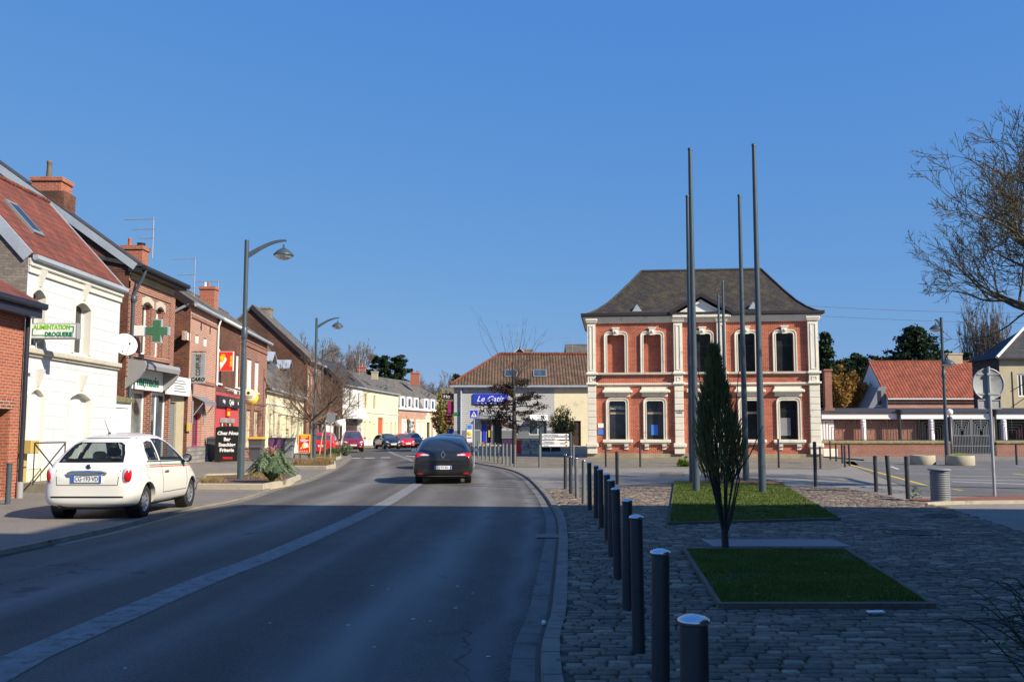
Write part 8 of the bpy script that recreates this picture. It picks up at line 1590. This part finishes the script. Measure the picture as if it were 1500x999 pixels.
for i, x in enumerate((1255, 1290, 1318, 1375, 1405)): conifer(['dark hedge tree behind the spruce', 'dark hedge tree behind the left end of the orange roof', 'dark hedge tree left of the tall pine', 'dark hedge tree right of the tall pine', 'dark hedge tree nearest the beige house'][i], x, 519 - (i % 2) * 3 + (4 if i > 3 else 0), 126, 62, 'leaf_dark', 80 + i, name='hedge_tree', n=7500, shape='round', group='hedge trees behind the school')
def shrub(name, label, x, yt, yb, Y, wpx, m, seed, n, size, group=None, bm='bark_dark', up=True):
    zt = P(x, yt, Y).z; zb = max(0, P(x, yb, Y).z); q = P(x, 600, Y); W = wpx / FPX * Y / 2; t = thing(name, label, 'shrub', (q.x, Y, zb), group); r = random.Random(seed); br = MB(); lf = MB()
    for k in range(26):
        a = r.uniform(0, 6.283); w_ = W * math.sqrt(r.random()); e = Vector((q.x + math.cos(a) * w_, Y + math.sin(a) * w_, lerp(zb, zt, 1 - .5 * (w_ / W) ** 2) - r.random() * (zt - zb) * .25)); p0 = Vector((q.x + math.cos(a) * w_ * .2, Y + math.sin(a) * w_ * .2, zb)); mid = p0.lerp(e, .5) + Vector((0, 0, (zt - zb) * .08)); br.tube([p0, mid, e], [.04 * (zt - zb) / 3, .025 * (zt - zb) / 3, .008], 4, caps=False)
        for f in (.35, .5, .65, .8, 1.0): c = p0.lerp(e, f); leaves(lf, c, W * .24, int(n / 130), size, r, 1.0)
    br.build('stems', bm, t, fix=False); lf.build('foliage', m, t, fix=False); return t
shrub('orange_willow', 'orange yellow willow glowing behind the covered walk', 1238, 536, 610, 92, 66, 'leaf_orange', 91, 9000, .3)
shrub('dry_shrub', 'straw coloured twiggy shrub against the cream wall beside the shop', 824, 590, 650, 71, 42, 'leaf_olive', 92, 4500, .14)
shrub('bush', 'olive green bushes seen in the gap left of the clad shop', 652, 562, 645, 120, 40, 'leaf_olive', 93, 4000, .4); 
conifer('far dark conifer left of the clad shop roof', 668, 544, 170, 30, 'leaf_dark', 94, n=4000, group='far conifers')
# far pine left of centre: wide open crown
def pine(label, x, yt, Y, wpx, seed):
    zt = P(x, yt, Y).z; q = P(x, 600, Y); W = wpx / FPX * Y / 2; t = thing('pine_tree', label, 'tree', (q.x, Y, 0)); r = random.Random(seed); mb = MB(); mb.tube([(q.x, Y, 0), (q.x + .3, Y, zt * .6), (q.x, Y, zt * .92)], [.45, .3, .1], 8); mb.build('trunk', 'bark_dark', t); br = MB(); lf = MB()
    for k in range(46):
        s = r.random(); z_ = lerp(zt * .5, zt * .9, s); a = r.uniform(0, 6.283); w_ = W * (1 - .45 * abs(s - .35)) * r.uniform(.4, 1.05); e = Vector((q.x + math.cos(a) * w_, Y + math.sin(a) * w_, min(zt, z_ + w_ * .28))); br.tube([(q.x, Y, z_), e], [.12, .04], 4, caps=False)
        for f in (.6, .85, 1.0): leaves(lf, Vector((q.x, Y, z_)).lerp(e, f) + Vector((0, 0, .3)), W * .2, 60, .5, r, .5)
    br.build('branches', 'bark_dark', t, fix=False); lf.build('foliage', 'leaf_dark', t, fix=False)
pine('dark spreading pine rising behind the yellow house, right hand part', 577, 514, 160, 52, 101); pine('dark spreading pine behind the yellow house, left hand part', 554, 515, 158, 44, 102)
# big leafy cardoon in first bed
q = G(398, 708, ZB + .1); X_, Y_ = q.x, q.y + .9; X_ = P(398, 690, Y_).x; t = thing('leafy_plant', 'big grey green arching leafy plant in the first kerbed bed', 'plant', (X_, Y_, ZB + .08)); r = random.Random(111); lf = MB(); st = MB()
zt = P(398, 652, Y_).z - ZB; W = 35 / FPX * Y_
for k in range(70):
    a = r.uniform(0, 6.283); w_ = W * r.uniform(.35, 1.08); hh = zt * r.uniform(.45, 1.0) * (1.12 - .45 * w_ / W); pts = []
    for s in [i / 8 for i in range(9)]: pts.append(Vector((X_ + math.cos(a) * w_ * s, Y_ + math.sin(a) * w_ * s, ZB + .08 + hh * math.sin(min(1, s * 1.25) * math.pi * .5) - max(0, s - .6) * hh * .9)))
    st.tube(pts, [.013, .012, .011, .01, .008, .007, .006, .005, .003], 4, caps=False)
    for i in range(2, 9):
        for sgn in (-1, 1):
            for q_ in range(2):
                p = pts[i].lerp(pts[i - 1], q_ * .5); tdir = (pts[i] - pts[i - 1]).normalized(); side = tdir.cross(Vector((0, 0, 1))).normalized() * sgn; l = .15 * (1 - abs(i - 4.5) / 7) * r.uniform(.7, 1.3); tip = p + side * l + tdir * l * .6 + Vector((0, 0, -.04)); b = len(lf.v); lf.v += [tuple(p), tuple(p + tdir * .04 + side * l * .4 + Vector((0, 0, .015))), tuple(tip), tuple(p - tdir * .015 + side * l * .45)]; lf.f.append((b, b + 1, b + 2, b + 3)); lf.mi.append(0); lf.sm.append(False)
lf.build('leaves', 'leaf_blue', t, fix=False); st.build('stalks', 'leaf_lime', t, fix=False)
lf = MB(); 
for k in range(5): c = Vector((X_ + W * .0 + r.uniform(-.1, .1), Y_ - .3 + r.uniform(-.1, .1), ZB + zt * .86 + r.uniform(-.05, .05))); leaves(lf, c, .12, 40, .07, r)
lf.build('blossom', 'leaf_pink', t, fix=False)
# low tufts in the beds
def tufts(label, I, z, n, seed, hh=.25):
    r = random.Random(seed); mb = MB(); xs = [p.x for p in I]; ys = [p.y for p in I]; cl = []
    while len(cl) < 9:
        x, y = r.uniform(min(xs), max(xs)), r.uniform(min(ys), max(ys))
        if inpoly(x, y, I): cl.append((x, y, r.uniform(.6, 1.2)))
    for k in range(n):
        x0_, y0_, s = r.choice(cl); x, y = x0_ + r.gauss(0, .12), y0_ + r.gauss(0, .12)
        if not inpoly(x, y, I): continue
        h = hh * s * r.uniform(.5, 1.1); b = len(mb.v); w_ = .008; a = r.uniform(0, 6.28); mb.v += [(x - w_ * math.cos(a), y - w_ * math.sin(a), z - .02), (x + w_ * math.cos(a), y + w_ * math.sin(a), z - .02), (x + r.gauss(0, .3) * h, y + r.gauss(0, .3) * h, z + h)]; mb.f.append((b, b + 1, b + 2)); mb.mi.append(0); mb.sm.append(False)
    return tag(mb.build('ground_cover', 'dry_grass', None, fix=False), label, 'ground cover', kind='stuff')
tufts('straw coloured dry tufts in the first kerbed bed around the lamp', B1[1], B1[2], 2600, 121, .2); tufts('straw coloured tufts in the second kerbed bed', B2[1], B2[2], 2600, 122, .32); tufts('straw coloured tufts in the farther kerbed bed', B3[1], B3[2], 2200, 123, .35)
for x, Y, lab, m_, s_ in ((500, 57, 'rounded green bush at the tip of the farther bed', 'leaf_green', 131), (489, 58.5, 'low dark green bush before the red car', 'leaf_green', 132), (508, 62, 'blue grey bush before the maroon car', 'leaf_blue', 133)):
    shrub('bush', lab, x if x != 500 else 486, 655 if x != 508 else 648, 668, Y, 20, m_, s_, 2200, .1)
shrub('bush', 'bright green low bush at the foot of the library door poles', 1000, 672, 685, G(1000, 684).y, 22, 'leaf_lime', 134, 2200, .1)
# foreground twiggy shrub bottom right
q = G(1500, 999, ZP); t = thing('twiggy_shrub', 'thin arching bare twigs with small green leaves at the bottom right corner', 'shrub', (3.35, 5.5, ZP)); r = random.Random(141); mb = MB(); lf = MB()
for k in range(95):
    a = r.uniform(1.7, 4.0) if k < 75 else r.uniform(0, 6.28); w_ = r.uniform(.25, 1.0); h = r.uniform(.25, .7); p0 = Vector((3.3 + r.gauss(0, .12), 5.35 + r.gauss(0, .15), ZP)); pts = [p0 + Vector((math.cos(a) * w_ * s * .9, math.sin(a) * w_ * s * .45, h * math.sin(s * 1.9))) for s in [i / 7 for i in range(8)]]; mb.tube(pts, [.005, .0048, .0045, .004, .0035, .003, .0024, .0016], 4, caps=False)
    for i in range(1, 6):
        if r.random() < .5: leaves(lf, pts[i], .06, 3, .03, r)
mb.build('twigs', 'bark_dark', t, fix=False); lf.build('leaves', 'leaf_green', t, fix=False)
# small weed by the bollard
p = G(1341, 731, ZP); t = thing('weed', 'small green weed beside the litter bin bollard', 'weed', (p.x, p.y, ZP)); r = random.Random(5); lf = MB()
for k in range(20): leaves(lf, p + Vector((r.gauss(0, .05), r.gauss(0, .05), r.uniform(.02, .28))), .05, 5, .05, r)
lf.build('leaves', 'leaf_green', t, fix=False)
# overhead cables
for i, (a, b, sag, lab) in enumerate((((-12.9, 36, 6.4), (14, 20.5, 9.5), 1.0, 'lower thin overhead cable crossing the road from the hairdresser house'), ((19.0, 70, 11.2), (62, 84, 12.5), .5, 'thin far power line above the orange roof, upper one'), ((19.0, 70, 10.5), (62, 84, 11.6), .5, 'thin far power line above the orange roof, lower one'))):
    if i == 0: continue
    A_ = Vector(a); B_ = Vector(b); mb = MB(); mb.tube([A_.lerp(B_, s / 14) - Vector((0, 0, sag * 4 * (s / 14) * (1 - s / 14))) for s in range(15)], .014, 5); tag(center(mb.build('overhead_cable', 'metal_dark')), lab, 'cable')
for m_ in list(bpy.data.meshes):
    if m_.users == 0: bpy.data.meshes.remove(m_)
